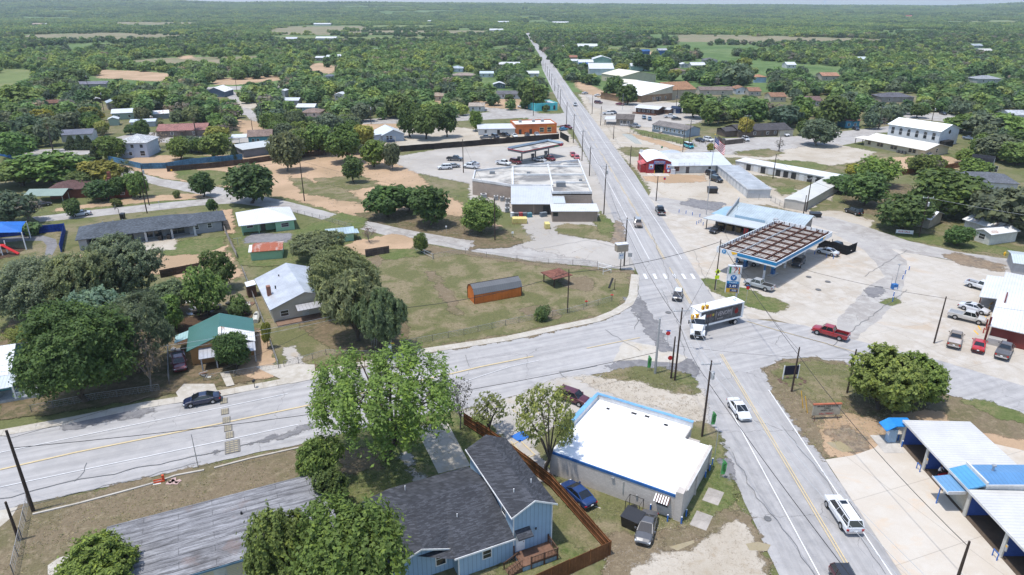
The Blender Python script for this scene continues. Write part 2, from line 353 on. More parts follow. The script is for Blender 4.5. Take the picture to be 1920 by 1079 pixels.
# far fields and clearings (trees keep out)
FIELDS=[('field',[(1270,65),(1400,67),(1590,72),(1740,78),(1640,81),(1480,82),(1270,79)]),
 ('field',[(190,44),(240,42),(375,43),(378,50),(240,52)]),('field',[(50,66),(200,62),(330,65),(385,70),(300,75),(100,77),(40,73)]),
 ('field',[(500,55),(560,49),(680,49),(700,62),(640,67),(500,66)]),('fieldg',[(690,47),(820,49),(830,57),(700,56)]),
 ('field',[(640,58),(880,58),(960,60),(860,66),(640,66)]),('fieldg',[(500,68),(700,70),(870,69),(840,75),(600,79),(500,76)]),
 ('field',[(235,115),(300,110),(485,106),(492,113),(400,121),(250,125)]),('dirt',[(178,131),(262,134),(335,140),(300,154),(180,147)]),
 ('fieldg',[(-10,128),(60,132),(64,150),(28,168),(-10,172)]),('dirt',[(395,148),(520,142),(540,150),(440,160),(400,160)]),
 ('fieldg',[(640,13),(760,13),(760,17),(640,17)]),('field',[(700,22),(860,20),(880,24),(700,26)]),('fieldg',[(90,20),(150,21),(140,24),(90,23)]),
 ('fieldg',[(40,32),(150,35),(130,39),(40,37)]),('fieldg',[(1560,26),(1700,25),(1740,28),(1600,30)]),('fieldg',[(1760,40),(1920,38),(1920,46),(1780,46)]),
 ('fieldg',[(1780,32),(1920,30),(1920,34),(1800,36)]),('dirt',[(560,130),(600,118),(640,128),(620,140)]),('dirt',[(335,106),(362,104),(366,110),(338,112)]),
 ('fieldg',[(1130,88),(1200,90),(1260,94),(1250,102),(1140,100)]),('dirt',[(1180,97),(1240,98),(1240,103),(1180,103)])]
for m_,px in FIELDS:patch('field',m_,px,jit=2.5,step=8,prot=True)
# town ground, far to near
patch('street','lane',[(405,165),(432,165),(455,190),(520,255),(522,268),(500,262),(460,215),(432,188)],prot=True)
patch('street','lane',[(-10,172),(90,175),(200,176),(300,168),(420,163),(560,160),(560,164),(425,170),(300,175),(200,182),(90,180),(-10,178)],.2)
patch('street','lane',[(200,222),(285,215),(470,210),(470,216),(290,222)],.2)
patch('driveway','palegravel',[(445,192),(480,190),(500,198),(470,206),(445,200)],prot=True)
patch('dirt_yard','dirt',[(440,225),(480,228),(530,262),(525,272),(470,262),(440,240)],prot=True)
patch('dirt_yard','dirt',[(560,215),(640,218),(660,240),(600,250),(560,235)])
patch('street','lane',[(-10,262),(60,282),(175,277),(195,287),(90,297),(-10,285)],prot=True)      # left back street
patch('street','lane',[(205,262),(260,248),(520,262),(700,262),(700,268),(520,270),(300,268),(215,275)],.3)
patch('dirt_yard','dirt',[(190,300),(300,292),(520,292),(640,275),(720,280),(765,300),(800,345),(930,420),(955,450),(890,458),(760,435),(640,402),(540,372),(420,352),(310,336),(200,310)],prot=False)
patch('grass_verge','green',[(330,318),(420,322),(470,345),(400,350),(330,335)])
patch('grass_verge','yard',[(590,335),(680,330),(720,348),(640,362),(590,350)],2)
patch('grass_verge','yard',[(540,330),(640,352),(690,385),(560,362)],2)
patch('painted_shade_patch','shade',[(665,400),(780,395),(880,410),(960,440),(960,465),(890,466),(760,435),(680,420)],1)  # darker sheet under the dense trees, their shade painted on the ground
patch('dirt_yard','dirt',[(100,392),(250,372),(400,360),(420,372),(300,378),(200,392),(110,402)],1)
patch('grass_verge','green',[(100,398),(300,378),(415,372),(412,381),(250,395),(112,410)],.6)
patch('street','lane',[(180,305),(225,315),(300,336),(410,352),(540,379),(640,405),(760,431),(860,449),(968,460),(1020,450),(1190,440),(1190,508),(1000,491),(880,472),(740,447),(620,417),(530,393),(440,382),(380,386),(280,397),(110,414),(75,417),(60,408),(180,394),(300,382),(405,372),(300,350),(215,326),(175,314)],.25,prot=True)
patch('grass_verge','green',[(330,290),(420,295),(440,306),(350,306)],1)
patch('parking_lot','lot',[(722,298),(850,276),(1060,258),(1078,262),(1122,330),(1170,420),(1190,470),(1190,508),(968,462),(1000,450),(960,400),(880,390),(880,345),(780,325)],.3,prot=True)
patch('dirt_yard','dirt',[(640,240),(690,225),(780,222),(800,232),(900,250),(900,268),(800,270),(740,262)],1)
patch('gravel_yard','palegravel',[(775,232),(900,244),(1060,240),(1082,275),(1062,277),(900,276),(760,280),(720,282),(690,258)],.5,prot=True)
patch('street','lane',[(650,228),(720,222),(860,216),(960,208),(1045,204),(1062,216),(1078,235),(1000,240),(980,222),(900,226),(780,232),(660,234)],.3,prot=True)
patch('street','lane',[(870,192),(940,205),(1040,206),(1036,216),(940,214),(880,204)],.3,prot=True)
patch('dirt_yard','dirt',[(750,188),(860,186),(1000,188),(1030,200),(960,206),(880,200),(780,200)],1)
patch('grass_verge','green',[(1002,206),(1050,200),(1072,210),(1050,214),(1010,214)],.4)
patch('grass_verge','green',[(945,226),(990,222),(990,232),(950,233)],.4)
# main road
EDGE_L,EDGE_R=.505*CH,.742*CH
farL=[(1012,105),(1000,86),(985,62),(972,44)];farR=[(976,44),(992,62),(1010,86),(1028,110)]
rl=[(EDGE_L,30),(EDGE_L,60),(EDGE_L,100),(EDGE_L,160),(EDGE_L+1.5,220),(EDGE_L+1,300),(EDGE_L,450),(EDGE_L,620)]
rr=[(EDGE_R,620),(EDGE_R,450),(EDGE_R+1.5,300),(EDGE_R+2,220),(EDGE_R,130),(EDGE_R,60),(EDGE_R,30)]
PROT.append([(972,44),(977,44),(1000,78),(1026,110),(1075,165),(1110,200),(1180,260),(1250,400),(1180,420),(1120,330),(1085,262),(1058,205),(1018,140),(998,100)])
# right side lots
patch('gravel_lot','palegravel',[(1085,178),(1110,172),(1165,180),(1280,195),(1290,214),(1190,212),(1180,222),(1290,262),(1350,290),(1330,312),(1180,310),(1140,265),(1110,225)],.5,prot=True)
patch('parking_lot','lot',[(1098,176),(1180,182),(1230,195),(1290,192),(1290,206),(1150,214),(1110,200)],.4)
patch('parking_lot','lot',[(1125,214),(1200,205),(1290,205),(1330,214),(1310,232),(1220,240),(1140,236)],.4,prot=True)
patch('dirt_yard','dirt',[(1075,150),(1095,155),(1150,180),(1130,186),(1100,176),(1082,166)],.5,prot=True)
patch('street','lane',[(1300,262),(1500,256),(1590,246),(1660,238),(1700,232),(1780,236),(1790,244),(1640,250),(1640,262),(1570,275),(1520,280),(1420,290),(1350,295),(1280,292)],.4,prot=True)
patch('gravel_lot','palegravel',[(1300,292),(1420,290),(1520,274),(1570,272),(1640,285),(1620,305),(1560,312),(1480,306),(1380,298)],.6,prot=True)
patch('grass_verge','yard',[(1290,300),(1380,296),(1480,306),(1560,312),(1640,300),(1700,300),(1690,330),(1600,332),(1560,325),(1440,308),(1330,302)],1,prot=True)
patch('grass_verge','green',[(1440,300),(1520,304),(1560,314),(1540,322),(1460,310)],.8)
patch('grass_verge','yard',[(1380,285),(1440,280),(1475,288),(1440,296),(1380,292)],.5)
patch('dirt_yard','dirt',[(1640,298),(1760,292),(1810,300),(1800,318),(1700,322),(1660,310)],.8)
patch('grass_verge','green',[(1760,285),(1830,280),(1840,295),(1800,300)],.8)
patch('street','lane',[(1680,212),(1760,212),(1850,226),(1900,232),(1800,232),(1700,222)],.3,prot=True)
patch('grass_verge','green',[(1180,240),(1290,262),(1310,278),(1200,254)],.4,prot=True)
patch('dirt_yard','dirt',[(1160,246),(1230,262),(1290,280),(1270,286),(1180,262)],.5)
patch('gravel_lot','palegravel',[(1135,232),(1200,262),(1290,290),(1345,300),(1440,330),(1560,345),(1560,400),(1490,400),(1440,385),(1330,390),(1300,420),(1250,400),(1200,330),(1165,280)],.4,prot=True)
patch('grass_verge','yard',[(1158,280),(1170,276),(1215,278),(1250,288),(1236,294),(1180,295)],.3)
patch('grass_verge','yard',[(1410,328),(1520,342),(1570,350),(1540,362),(1440,350),(1420,338)],.5)
patch('grass_verge','green',[(1450,352),(1490,350),(1495,362),(1465,368)],.4)
patch('dirt_yard','dirt',[(1205,332),(1260,328),(1320,330),(1325,342),(1260,345),(1215,342)],.5)
patch('yard_grass','yard',[(1545,375),(1640,395),(1720,400),(1930,440),(1930,490),(1800,470),(1700,448),(1640,436),(1620,420),(1560,408),(1510,402)],.5)
patch('grass_verge','green',[(1660,436),(1740,440),(1900,468),(1925,484),(1800,468),(1690,450)],.5)
patch('gravel_lot','palegravel',[(1490,398),(1570,396),(1640,415),(1620,440),(1560,432),(1500,412)],.4)
patch('painted_shade_patch','shade',[(1560,350),(1700,345),(1780,420),(1700,420),(1600,395)],1)
patch('forecourt','concrete',[(1225,352),(1255,380),(1330,384),(1420,386),(1480,400),(1560,432),(1700,474),(1930,518),(2100,560),(2100,800),(1930,728),(1600,640),(1450,600),(1330,600),(1290,560),(1250,500),(1200,400)],0)
PROT.append([(1195,360),(1280,380),(1320,390),(1640,440),(1920,500),(1920,700),(1560,640),(1300,560),(1250,500)])
patch('street','lane',[(1245,372),(1330,385),(1360,400),(1330,412),(1260,402),(1215,370)],.4)
patch('street','lane',[(1480,398),(1560,408),(1620,425),(1700,452),(1800,474),(1930,492),(1930,520),(1800,492),(1700,475),(1610,452),(1560,434),(1500,415)],.5)
patch('asphalt_patch','asphaltd',[(1275,385),(1290,374),(1362,382),(1350,398),(1310,392)],.2)
patch('wet_verge','mud',[(1765,480),(1800,476),(1880,498),(1885,512),(1800,498)],.6)
patch('asphalt_patch','lane',[(1560,438),(1640,440),(1700,490),(1690,560),(1660,590),(1600,640),(1560,650),(1570,600),(1625,540),(1660,520),(1620,470)],.5)
patch('cross_street','asphalt2',[(1330,585),(1390,598),(1420,600),(1510,612),(1560,628),(1640,648),(1770,680),(1930,728),(1930,800),(1870,770),(1780,742),(1700,712),(1600,690),(1520,672),(1465,676),(1437,690),(1400,700),(1300,650)],.25)
patch('asphalt_patch','asphaltd',[(1625,542),(1650,538),(1660,548),(1640,560),(1622,555)],.3)
patch('grass_verge','green',[(1655,562),(1680,558),(1692,568),(1668,574),(1650,570)],.4)
patch('grass_wedge','green',[(1313,525),(1329,521),(1350,527),(1365,533),(1395,541),(1420,551),(1482,572),(1470,582),(1454,588),(1420,582),(1382,568),(1338,550),(1317,533)],.15)
# main road over the lots
fp=[(G(*p).x,G(*p).y) for p in farR[::-1]] + [(G(*p).x,G(*p).y) for p in farL[::-1]]
patch('main_road','asphalt',rr[::-1] + fp + rl[::-1],.12,2,world=True)
# triangular junction and side street
SIDE_TOP=[(-30,826),(127,797),(267,768),(413,745),(547,720),(773,668),(957,640),(1063,617),(1123,605),(1160,590),(1187,573),(1195,557),(1199,517)]
patch('side_street','asphalt2',SIDE_TOP + [(1230,512),(1262,560),(1310,690),(1240,652),(1200,690),(1105,705),(1000,735),(870,768),(700,800),(557,837),(480,850),(377,875),(300,892),(213,912),(150,925),(62,945),(-30,972)],.3)
patch('asphalt_patch','asphaltd',[(1130,690),(1185,672),(1250,660),(1300,678),(1312,700),(1300,712),(1200,690),(1150,695)],.4)
patch('cross_street','asphalt2',[(1262,600),(1320,585),(1400,612),(1440,640),(1460,668),(1437,688),(1400,700),(1350,690),(1285,640)],.2)
patch('parking_lot','lot',[(1040,712),(1105,706),(1200,692),(1270,700),(1310,720),(1330,760),(1330,800),(1200,790),(1130,745),(1090,770),(1040,800),(1000,840),(1040,900),(1000,905),(950,850),(880,795),(860,772),(960,745)],.3)
patch('gravel_lot','palegravel',[(1080,712),(1200,694),(1300,722),(1325,760),(1320,795),(1240,770),(1140,740),(1110,730)],.5)
patch('grass_verge','yard',[(1112,707),(1170,692),(1240,690),(1290,703),(1308,722),(1307,744),(1260,738),(1190,716),(1140,712)],.4)
patch('grass_verge','green',[(1255,700),(1292,703),(1307,722),(1280,722)],.3)
patch('sidewalk_apron','walk',[(1170,640),(1235,652),(1290,672),(1270,684),(1200,676),(1150,680)],.5)
patch('yard_grass','yard',[(1030,900),(1120,890),(1200,820),(1290,790),(1340,800),(1360,850),(1370,900),(1395,960),(1320,985),(1290,1000),(1160,1020),(1100,990)],.5)
patch('grass_verge','green',[(1285,985),(1290,940),(1330,840),(1350,830),(1368,890),(1385,940),(1340,975)],.5)
patch('dirt_yard','drylawn',[(1140,1000),(1250,1000),(1330,975),(1395,955),(1430,1010),(1450,1090),(1130,1090)],.6)
patch('gravel_lot','palegravel',[(1190,1060),(1290,1035),(1370,975),(1400,985),(1430,1050),(1440,1090),(1180,1090)],.6)
patch('dirt_track','drylawn',[(1240,1000),(1300,990),(1370,955),(1385,965),(1320,1010),(1250,1035)],.6)
patch('asphalt_patch','asphaltd',[(1348,858),(1372,862),(1378,905),(1360,895)],.3)
patch('puddle','puddle',[(1398,1022),(1420,1018),(1445,1024),(1438,1036),(1405,1034)],.2)
patch('puddle','puddle',[(1254,1028),(1300,1015),(1302,1020),(1270,1035)],.1)
patch('puddle','puddle',[(1165,252),(1182,251),(1195,262),(1205,272),(1190,270)],.3)
patch('wet_verge','mud',[(1140,430),(1160,410),(1168,425),(1175,462),(1150,458),(1125,440)],.3)
# centre lot
patch('yard_grass','drylawn',[(590,560),(740,452),(790,452),(810,462),(1000,492),(1190,510),(1195,540),(1185,572),(1155,592),(1120,607),(957,640),(773,668),(640,700),(590,700)],.3)
patch('yard_grass','yard',[(640,560),(720,490),(830,475),(1000,500),(1180,515),(1180,560),(1140,590),(960,626),(780,655),(700,640)],1)
patch('dirt_track','drylawn',[(795,512),(815,510),(856,560),(868,592),(848,592),(830,560)],1)
patch('dirt_track','drylawn',[(975,580),(1010,572),(1060,590),(1050,600),(990,594)],1)
patch('dirt_track','drylawn',[(1045,528),(1100,520),(1120,535),(1105,548),(1060,540)],1)
patch('painted_shade_patch','shade',[(520,580),(600,560),(700,560),(760,610),(770,655),(640,690),(520,700)],1.5)
patch('dirt_yard','dirt',[(660,455),(740,440),(790,452),(770,470),(680,480),(640,470)],.8)
patch('grass_verge','green',[(700,470),(790,468),(800,480),(720,490)],.8)
patch('grass_verge','shade',[(960,465),(985,452),(940,440),(900,440),(880,470)],.5)  # verge in the darker tone, tree shade painted into its colour
patch('grass_verge','yard',[(1038,430),(1060,420),(1120,425),(1150,440),(1140,455),(1050,440)],.4)
patch('grass_verge','green',[(1112,418),(1125,398),(1150,420),(1155,435),(1125,440)],.4)
# left blocks
patch('dirt_yard','dirt',[(135,480),(180,470),(300,455),(420,450),(455,520),(400,535),(300,515),(180,520)],1)
patch('yard_grass','green',[(290,462),(345,452),(420,445),(425,460),(380,478),(300,480)],.8)
patch('driveway','palegravel',[(170,468),(225,452),(330,448),(330,468),(240,480),(180,485)],.3)
patch('yard_grass','green',[(430,440),(560,430),(640,400),(690,412),(680,430),(600,445),(600,500),(450,500)],.5)
patch('driveway','asphaltd',[(455,450),(475,438),(548,440),(545,455),(500,456),(460,458)],.2)
patch('dirt_yard','dirt',[(412,395),(435,395),(440,440),(425,440)],.3)
patch('painted_shade_patch','shade',[(0,620),(80,560),(330,560),(470,590),(520,690),(480,715),(300,745),(100,780),(0,790)],1)
patch('yard_grass','yard',[(0,440),(110,430),(120,480),(60,520),(0,530)],.5)
patch('play_area','mulch',[(-30,470),(20,462),(45,470),(30,482),(-30,492)],.3)
patch('footpath','asphaltd',[(-30,452),(35,445),(80,443),(105,450),(108,462),(98,480),(84,480),(88,462),(80,453),(40,453),(-30,460)],0)
patch('dirt_yard','dirt',[(465,660),(500,600),(520,640),(560,690),(480,715),(440,700)],.6)
patch('yard_grass','yard',[(490,600),(540,600),(600,640),(650,680),(560,690),(520,690)],.5)
patch('driveway','lot',[(533,655),(555,650),(572,685),(540,688)],.3)
patch('dirt_yard','mulch',[(330,600),(460,580),(470,600),(400,640),(330,650)],1)
# near-left lots
patch('yard_grass','drylawn',[(62,946),(213,913),(377,876),(560,838),(640,830),(700,960),(600,1090),(-40,1090),(-40,980)],.3)
patch('yard_grass','green',[(560,842),(700,815),(780,800),(900,780),(1000,880),(1010,920),(960,940),(640,980),(560,900)],.5)
patch('yard_grass','drylawn',[(620,850),(700,840),(720,880),(640,890)],1.5)
patch('driveway','walk',[(778,802),(838,792),(882,875),(822,890)],0)
patch('driveway','lot',[(748,850),(762,848),(795,900),(776,903)],.15)
patch('driveway','walk',[(90,1062),(110,1048),(190,1025),(210,1040),(120,1090),(90,1090)],.1)
patch('driveway','walk',[(-30,965),(34,952),(22,972),(0,990),(-30,1000)],0)
patch('yard_grass','yard',[(1000,930),(1050,935),(1130,1010),(1140,1035),(1000,1090),(900,1090),(1000,1030)],.3)
patch('grass_verge','green',[(1020,1040),(1060,1020),(1120,1040),(1000,1090),(940,1090)],.3)
# island and car wash
patch('dirt_verge','drylawn',[(1433,692),(1465,675),(1530,671),(1600,685),(1700,712),(1780,742),(1870,770),(1930,795),(1930,870),(1700,870),(1600,852),(1546,866),(1500,810),(1455,750)],.4)
patch('grass_verge','yard',[(1442,694),(1470,680),(1530,676),(1600,690),(1640,760),(1560,770),(1500,740)],1)
patch('dirt_yard','dirt',[(1530,800),(1600,770),(1760,770),(1800,800),(1930,830),(1930,880),(1700,880),(1560,860)],1)
patch('painted_shade_patch','shade',[(1580,745),(1680,740),(1740,745),(1720,772),(1640,790),(1590,775)],.8)
patch('grass_verge','green',[(1790,752),(1850,752),(1930,782),(1930,800),(1860,782)],.5)
patch('wet_verge','mud',[(1545,810),(1590,800),(1625,820),(1620,850),(1580,848)],.6)
patch('puddle','puddle',[(1549,832),(1575,829),(1590,838),(1602,848),(1580,850),(1560,840)],.3)
patch('wash_apron','concreteb',[(1547,864),(1600,856),(1640,842),(1690,843),(1930,880),(2050,1090),(1700,1095)],0)
patch('wash_apron','concreteb',[(1640,842),(1668,812),(1700,795),(1930,850),(1930,900),(1700,846)],.2)
patch('asphalt_patch','asphaltd',[(105,803),(180,780),(262,770),(290,768),(262,783),(200,792),(140,808)],.4)
patch('asphalt_patch','asphaltd',[(600,795),(560,815),(440,842),(380,858),(400,850),(520,818),(560,802)],.4)
patch('asphalt_patch','asphaltd',[(1168,560),(1200,560),(1235,610),(1258,660),(1240,664),(1205,610)],.4)
# painted lines
ZL=.004*(lvl[0]+2)
def strip(mb,pts,w):
    P=[Vector((p[0],p[1],0)) for p in pts]
    for a,b in zip(P,P[1:]):
        n=Vector((-(b-a).y,(b-a).x,0)).normalized()*w/2
        mb.add([a-n+Vector((0,0,ZL)),b-n+Vector((0,0,ZL)),b+n+Vector((0,0,ZL)),a+n+Vector((0,0,ZL))],[(0,1,2,3)])
CX=.645*CH
yl=MB();wl=MB()
for dx in (-.16,.16):strip(yl,[(CX+dx,40),(CX+dx,97)],.13);strip(yl,[(CX+dx,117),(CX+dx,131)],.13)
strip(yl,[(CX,131),(CX,136)],.15)
for k in range(28):strip(yl,[(CX-.16,141+k*14),(CX-.16,150+k*14)],.15)
strip(yl,[(CX+.16,141),(CX+.16,255)],.12)
LW,RW=.581*CH,.718*CH
strip(wl,[(LW,40),(LW,80)],.14);strip(wl,[(RW,40),(RW,86)],.14);strip(wl,[(LW,141),(LW,620)],.13);strip(wl,[(RW,141),(RW,620)],.13)
def gl(px):return [tuple(G(*p).xy) for p in px]
strip(wl,gl([(0,851),(270,795),(413,767),(540,740)]),.12)
strip(wl,gl([(0,916),(200,874),(413,830),(560,798)]),.12)
strip(wl,gl([(870,718),(955,690),(1010,678)]),.1)
strip(yl,gl([(0,883),(140,851),(410,797),(560,766),(850,702),(900,690),(1000,670)]),.3)
strip(yl,gl([(1100,655),(1160,643),(1200,635)]),.2)
strip(yl,gl([(1400,604),(1460,622),(1545,645),(1700,690)]),.15)
for u in (1210,1228,1247,1265,1282,1299):# zebra bars
    p=G(u,520);strip(wl,[(p.x,p.y-1.4),(p.x,p.y+1.4)],.55)
strip(wl,gl([(1185,269),(1100,268)]),.25)
tag(yl.build('yellow_road_lines',M['yline']),kind='structure');tag(wl.build('white_road_lines',M['wline']),kind='structure')
M['tar']=plain('tar_seal',(.13,.13,.13),.8,var=.5,scale=.6)
def seam(px_,w_):
    m=MB();P=[G(*p) for p in px_];out=[]
    for a,b in zip(P,P[1:]):
        n=max(2,int((b-a).length/1.1));nn=Vector((-(b-a).y,(b-a).x,0)).normalized()
        out +=[a.lerp(b,k/n)+nn*(noise.noise(a.lerp(b,k/n)*.5)*.5+rnd.uniform(-.09,.09)) for k in range(n)]
    strip(m,[(p.x,p.y) for p in out+[P[-1]]],w_);tag(m.build('tar_seam',M['tar']),kind='structure')
for q,w_ in (([(0,938),(130,905),(300,872),(420,846),(557,812)],.12),([(20,962),(150,925),(260,900),(377,868)],.07),([(140,905),(160,885),(163,870)],.06),([(1372,850),(1420,935),(1478,1010),(1530,1085)],.06),([(1240,545),(1268,600),(1290,690)],.07),([(1195,535),(1205,580),(1190,620)],.08),([(1060,712),(1050,700),(1120,688)],.09),
 ([(870,668),(880,690)],.07),([(1135,620),(1200,660)],.07),([(1215,420),(1262,545)],.06),([(1300,470),(1335,560)],.05),([(1560,650),(1640,590),(1700,545)],.08),([(1620,520),(1700,470)],.07),([(1465,800),(1550,905),(1660,1079)],.04),([(770,325),(880,345)],.08),([(740,300),(900,300)],.07),([(1000,470),(1100,452),(1180,470)],.08),([(640,412),(760,440),(880,468)],.06),([(1440,615),(1560,650),(1700,700)],.06),([(1360,440),(1420,560)],.06)):seam(q,w_)
for u,v in ((1516,521),(1552,530),(1534,545),(1253,588),(1439,975)):
    p=G(u,v);o=MB().tube([(0,0,ZL),(0,0,ZL+.02)],.55 if u != 1439 else .4,14).build('manhole_cover',M['tar']);o.location=p;tag(o,'flat round dark cover set in the pale paving near the lorry junction','manhole cover','round covers in the paving')
# kerb and sidewalk along the side street
def kerbwalk(px,w0,w1,name='sidewalk',mat='walk',h=.13,side=1,gap=0):
    P=[G(*p) for p in px];mb=MB();N=[]
    for i in range(len(P)):
        d=(P[min(i+1,len(P)-1)] - P[max(i-1,0)]).normalized();N.append(Vector((-d.y,d.x,0))*side)
    for i in range(len(P)-1):
        a,b,na,nb=P[i],P[i+1],N[i],N[i+1];L=(b-a).length;k=max(1,int(L/1.8))
        for j in range(k):
            t0,t1=j/k,(j+1)/k - .02/L*1
            p0,p1=a.lerp(b,t0),a.lerp(b,t1);n0,n1=na.lerp(nb,t0),na.lerp(nb,t1)
            dz=rnd.uniform(-.008,.008)
            mb.add([p0+n0*w0,p1+n1*w0,p1+n1*w1,p0+n0*w1] + [q+Vector((0,0,h+.15+dz)) - Vector((0,0,.15)) for q in (p0+n0*w0,p1+n1*w0,p1+n1*w1,p0+n0*w1)],
               [(4,5,6,7),(0,1,5,4),(1,2,6,5),(2,3,7,6),(3,0,4,7)])
    o=mb.build(name,M[mat]);return tag(o,kind='structure')
kerbwalk(SIDE_TOP[:6],0,1.75);kerbwalk(SIDE_TOP[5:],0,1.7)
patch('driveway','walk',[(330,738),(345,722),(402,722),(410,742),(340,757)],0,lv=.14)
patch('driveway','walk',[(478,690),(538,684),(590,686),(592,712),(545,722)],0,lv=.14)
patch('driveway','walk',[(413,702),(430,700),(440,724),(425,727)],0,lv=.14)
k_=MB()
for px in ([(62,967),(150,946),(225,926),(290,908),(330,894),(383,884)],[(402,880),(470,862),(560,842)]):
    P=[G(*p) for p in px]
    for a,b in zip(P,P[1:]):
        n=Vector((-(b-a).y,(b-a).x,0)).normalized()*.12
        k_.add([a-n,b-n,b+n,a+n] + [q+Vector((0,0,.22)) for q in (a-n,b-n,b+n,a+n)],[(4,5,6,7),(0,1,5,4),(1,2,6,5),(2,3,7,6),(3,0,4,7)])
tag(k_.build('low_kerb_wall',M['walk']),'low pale concrete kerb wall along the lawn beside the side street','wall')
for px in ([(378,876),(398,871),(402,885),(385,890)],[(386,890),(402,887),(406,905),(390,909)],[(390,913),(406,909),(412,926),(392,930)]):
    patch('paving_slab','walk',px,.08,.4,lv=.06)
# stepping stones
for k in range(13):
    p=G(577+k*4.0+(k/4)**1.5,598+k*8.2);s_=MB();s_.tube([(0,0,.0),(0,0,.06)],.27,9)
    o=s_.build('stepping_stone',M['walk']);o.location=(p.x,p.y,0);tag(o,'round pale stone in the curved row across the dry front yard','stepping stone','stepping stones')
M['padl']=plain('worn_stripe',(.36,.31,.2),.9,var=.4);M['pad']=plain('worn_rubber',(.16,.15,.135),.9,var=.4)
# square lane pads across the side street
for i,(u,v,n) in enumerate(((420,754,3),(422,774,3),(425,790,3),(428,805,3),(431,818,3),(436,840,5))):
    t_=thing('rumble_pad',['topmost striped black rubber pad against the far kerb behind the navy sedan','second striped rubber pad from the far kerb','third striped rubber pad from the far kerb across the street','striped rubber pad just past the yellow centre line','striped rubber pad nearest the edge line of the near lane','wide striped rubber pad by the grass verge of the near side'][i],'road pad',G(u,v,0),R(22),'rumble pads')
    ww=.5 if n == 3 else .9;box('rubber_mat',M['pad'],t_,-ww,ww,-.75 if n == 3 else -1.4,.75 if n == 3 else 1.4,.02,ZL+.03)
    m_=MB()
    for j in range(n*2-1 if n == 3 else 6):
        y=-.6 + j*.3 if n == 3 else -1.15 + j*.46
        for q in range(3):m_.box(-ww*.8+q*ww*.55,-ww*.8+q*ww*.55+ww*.42,y-.07,y+.07,ZL+.031,ZL+.05)
    m_.build('yellow_stripe',M['padl'],t_)
# ---------------------------------------------------------------- building helpers
BLD=[]                                   # (root, landmark phrase)
def bld(name,label,cat,A,B,group=None,land=None):
    A=Vector(A[:2]) if len(A) == 2 and abs(A[0]) < 0 else A
    a,b=Vector((A[0],A[1],0)),Vector((B[0],B[1],0))
    r=thing(name,label,cat,a,math.atan2(b.y-a.y,b.x-a.x),group)
    BLD.append((r,land));return r,(b-a).length
def gp(u,v,z=0):p=G(u,v,z);return (p.x,p.y)
def ang(A,deg,L):return (A[0]+L*math.cos(R(deg)),A[1]+L*math.sin(R(deg)))
def side(s,L,W,x0=0,y0=0):
    if s == 'F':return Matrix.Translation((x0,y0,0))
    if s == 'R':return Matrix.Translation((x0+L,y0,0)) @ Matrix.Rotation(R(90),4,'Z')
    if s == 'B':return Matrix.Translation((x0+L,y0+W,0)) @ Matrix.Rotation(R(180),4,'Z')
    return Matrix.Translation((x0,y0+W,0)) @ Matrix.Rotation(R(-90),4,'Z')
def walls(p,L,W,h,mat,col,gable=None,x0=0,y0=0,z0=0,name='wall',hb=None):
    m=MB();hb=h if hb is None else hb
    m.add([(x0,y0,z0),(x0+L,y0,z0),(x0+L,y0+W,z0),(x0,y0+W,z0),(x0,y0,h),(x0+L,y0,h),(x0+L,y0+W,hb),(x0,y0+W,hb)],
          [(0,1,5,4),(1,2,6,5),(2,3,7,6),(3,0,4,7),(4,5,6,7)])
    if gable:
        ax,pt=gable
        if ax == 'x':a,b=(x0,y0+W/2,h+W/2*pt-.02),(x0+L,y0+W/2,h+W/2*pt-.02);m.add([(x0,y0,h),(x0,y0+W,h),a,(x0+L,y0,h),(x0+L,y0+W,h),b],[(0,2,1),(3,4,5)])
        else:a,b=(x0+L/2,y0,h+L/2*pt-.02),(x0+L/2,y0+W,h+L/2*pt-.02);m.add([(x0,y0,h),(x0+L,y0,h),a,(x0,y0+W,h),(x0+L,y0+W,h),b],[(0,1,2),(3,5,4)])
    return m.build(name,M[mat],p,col)
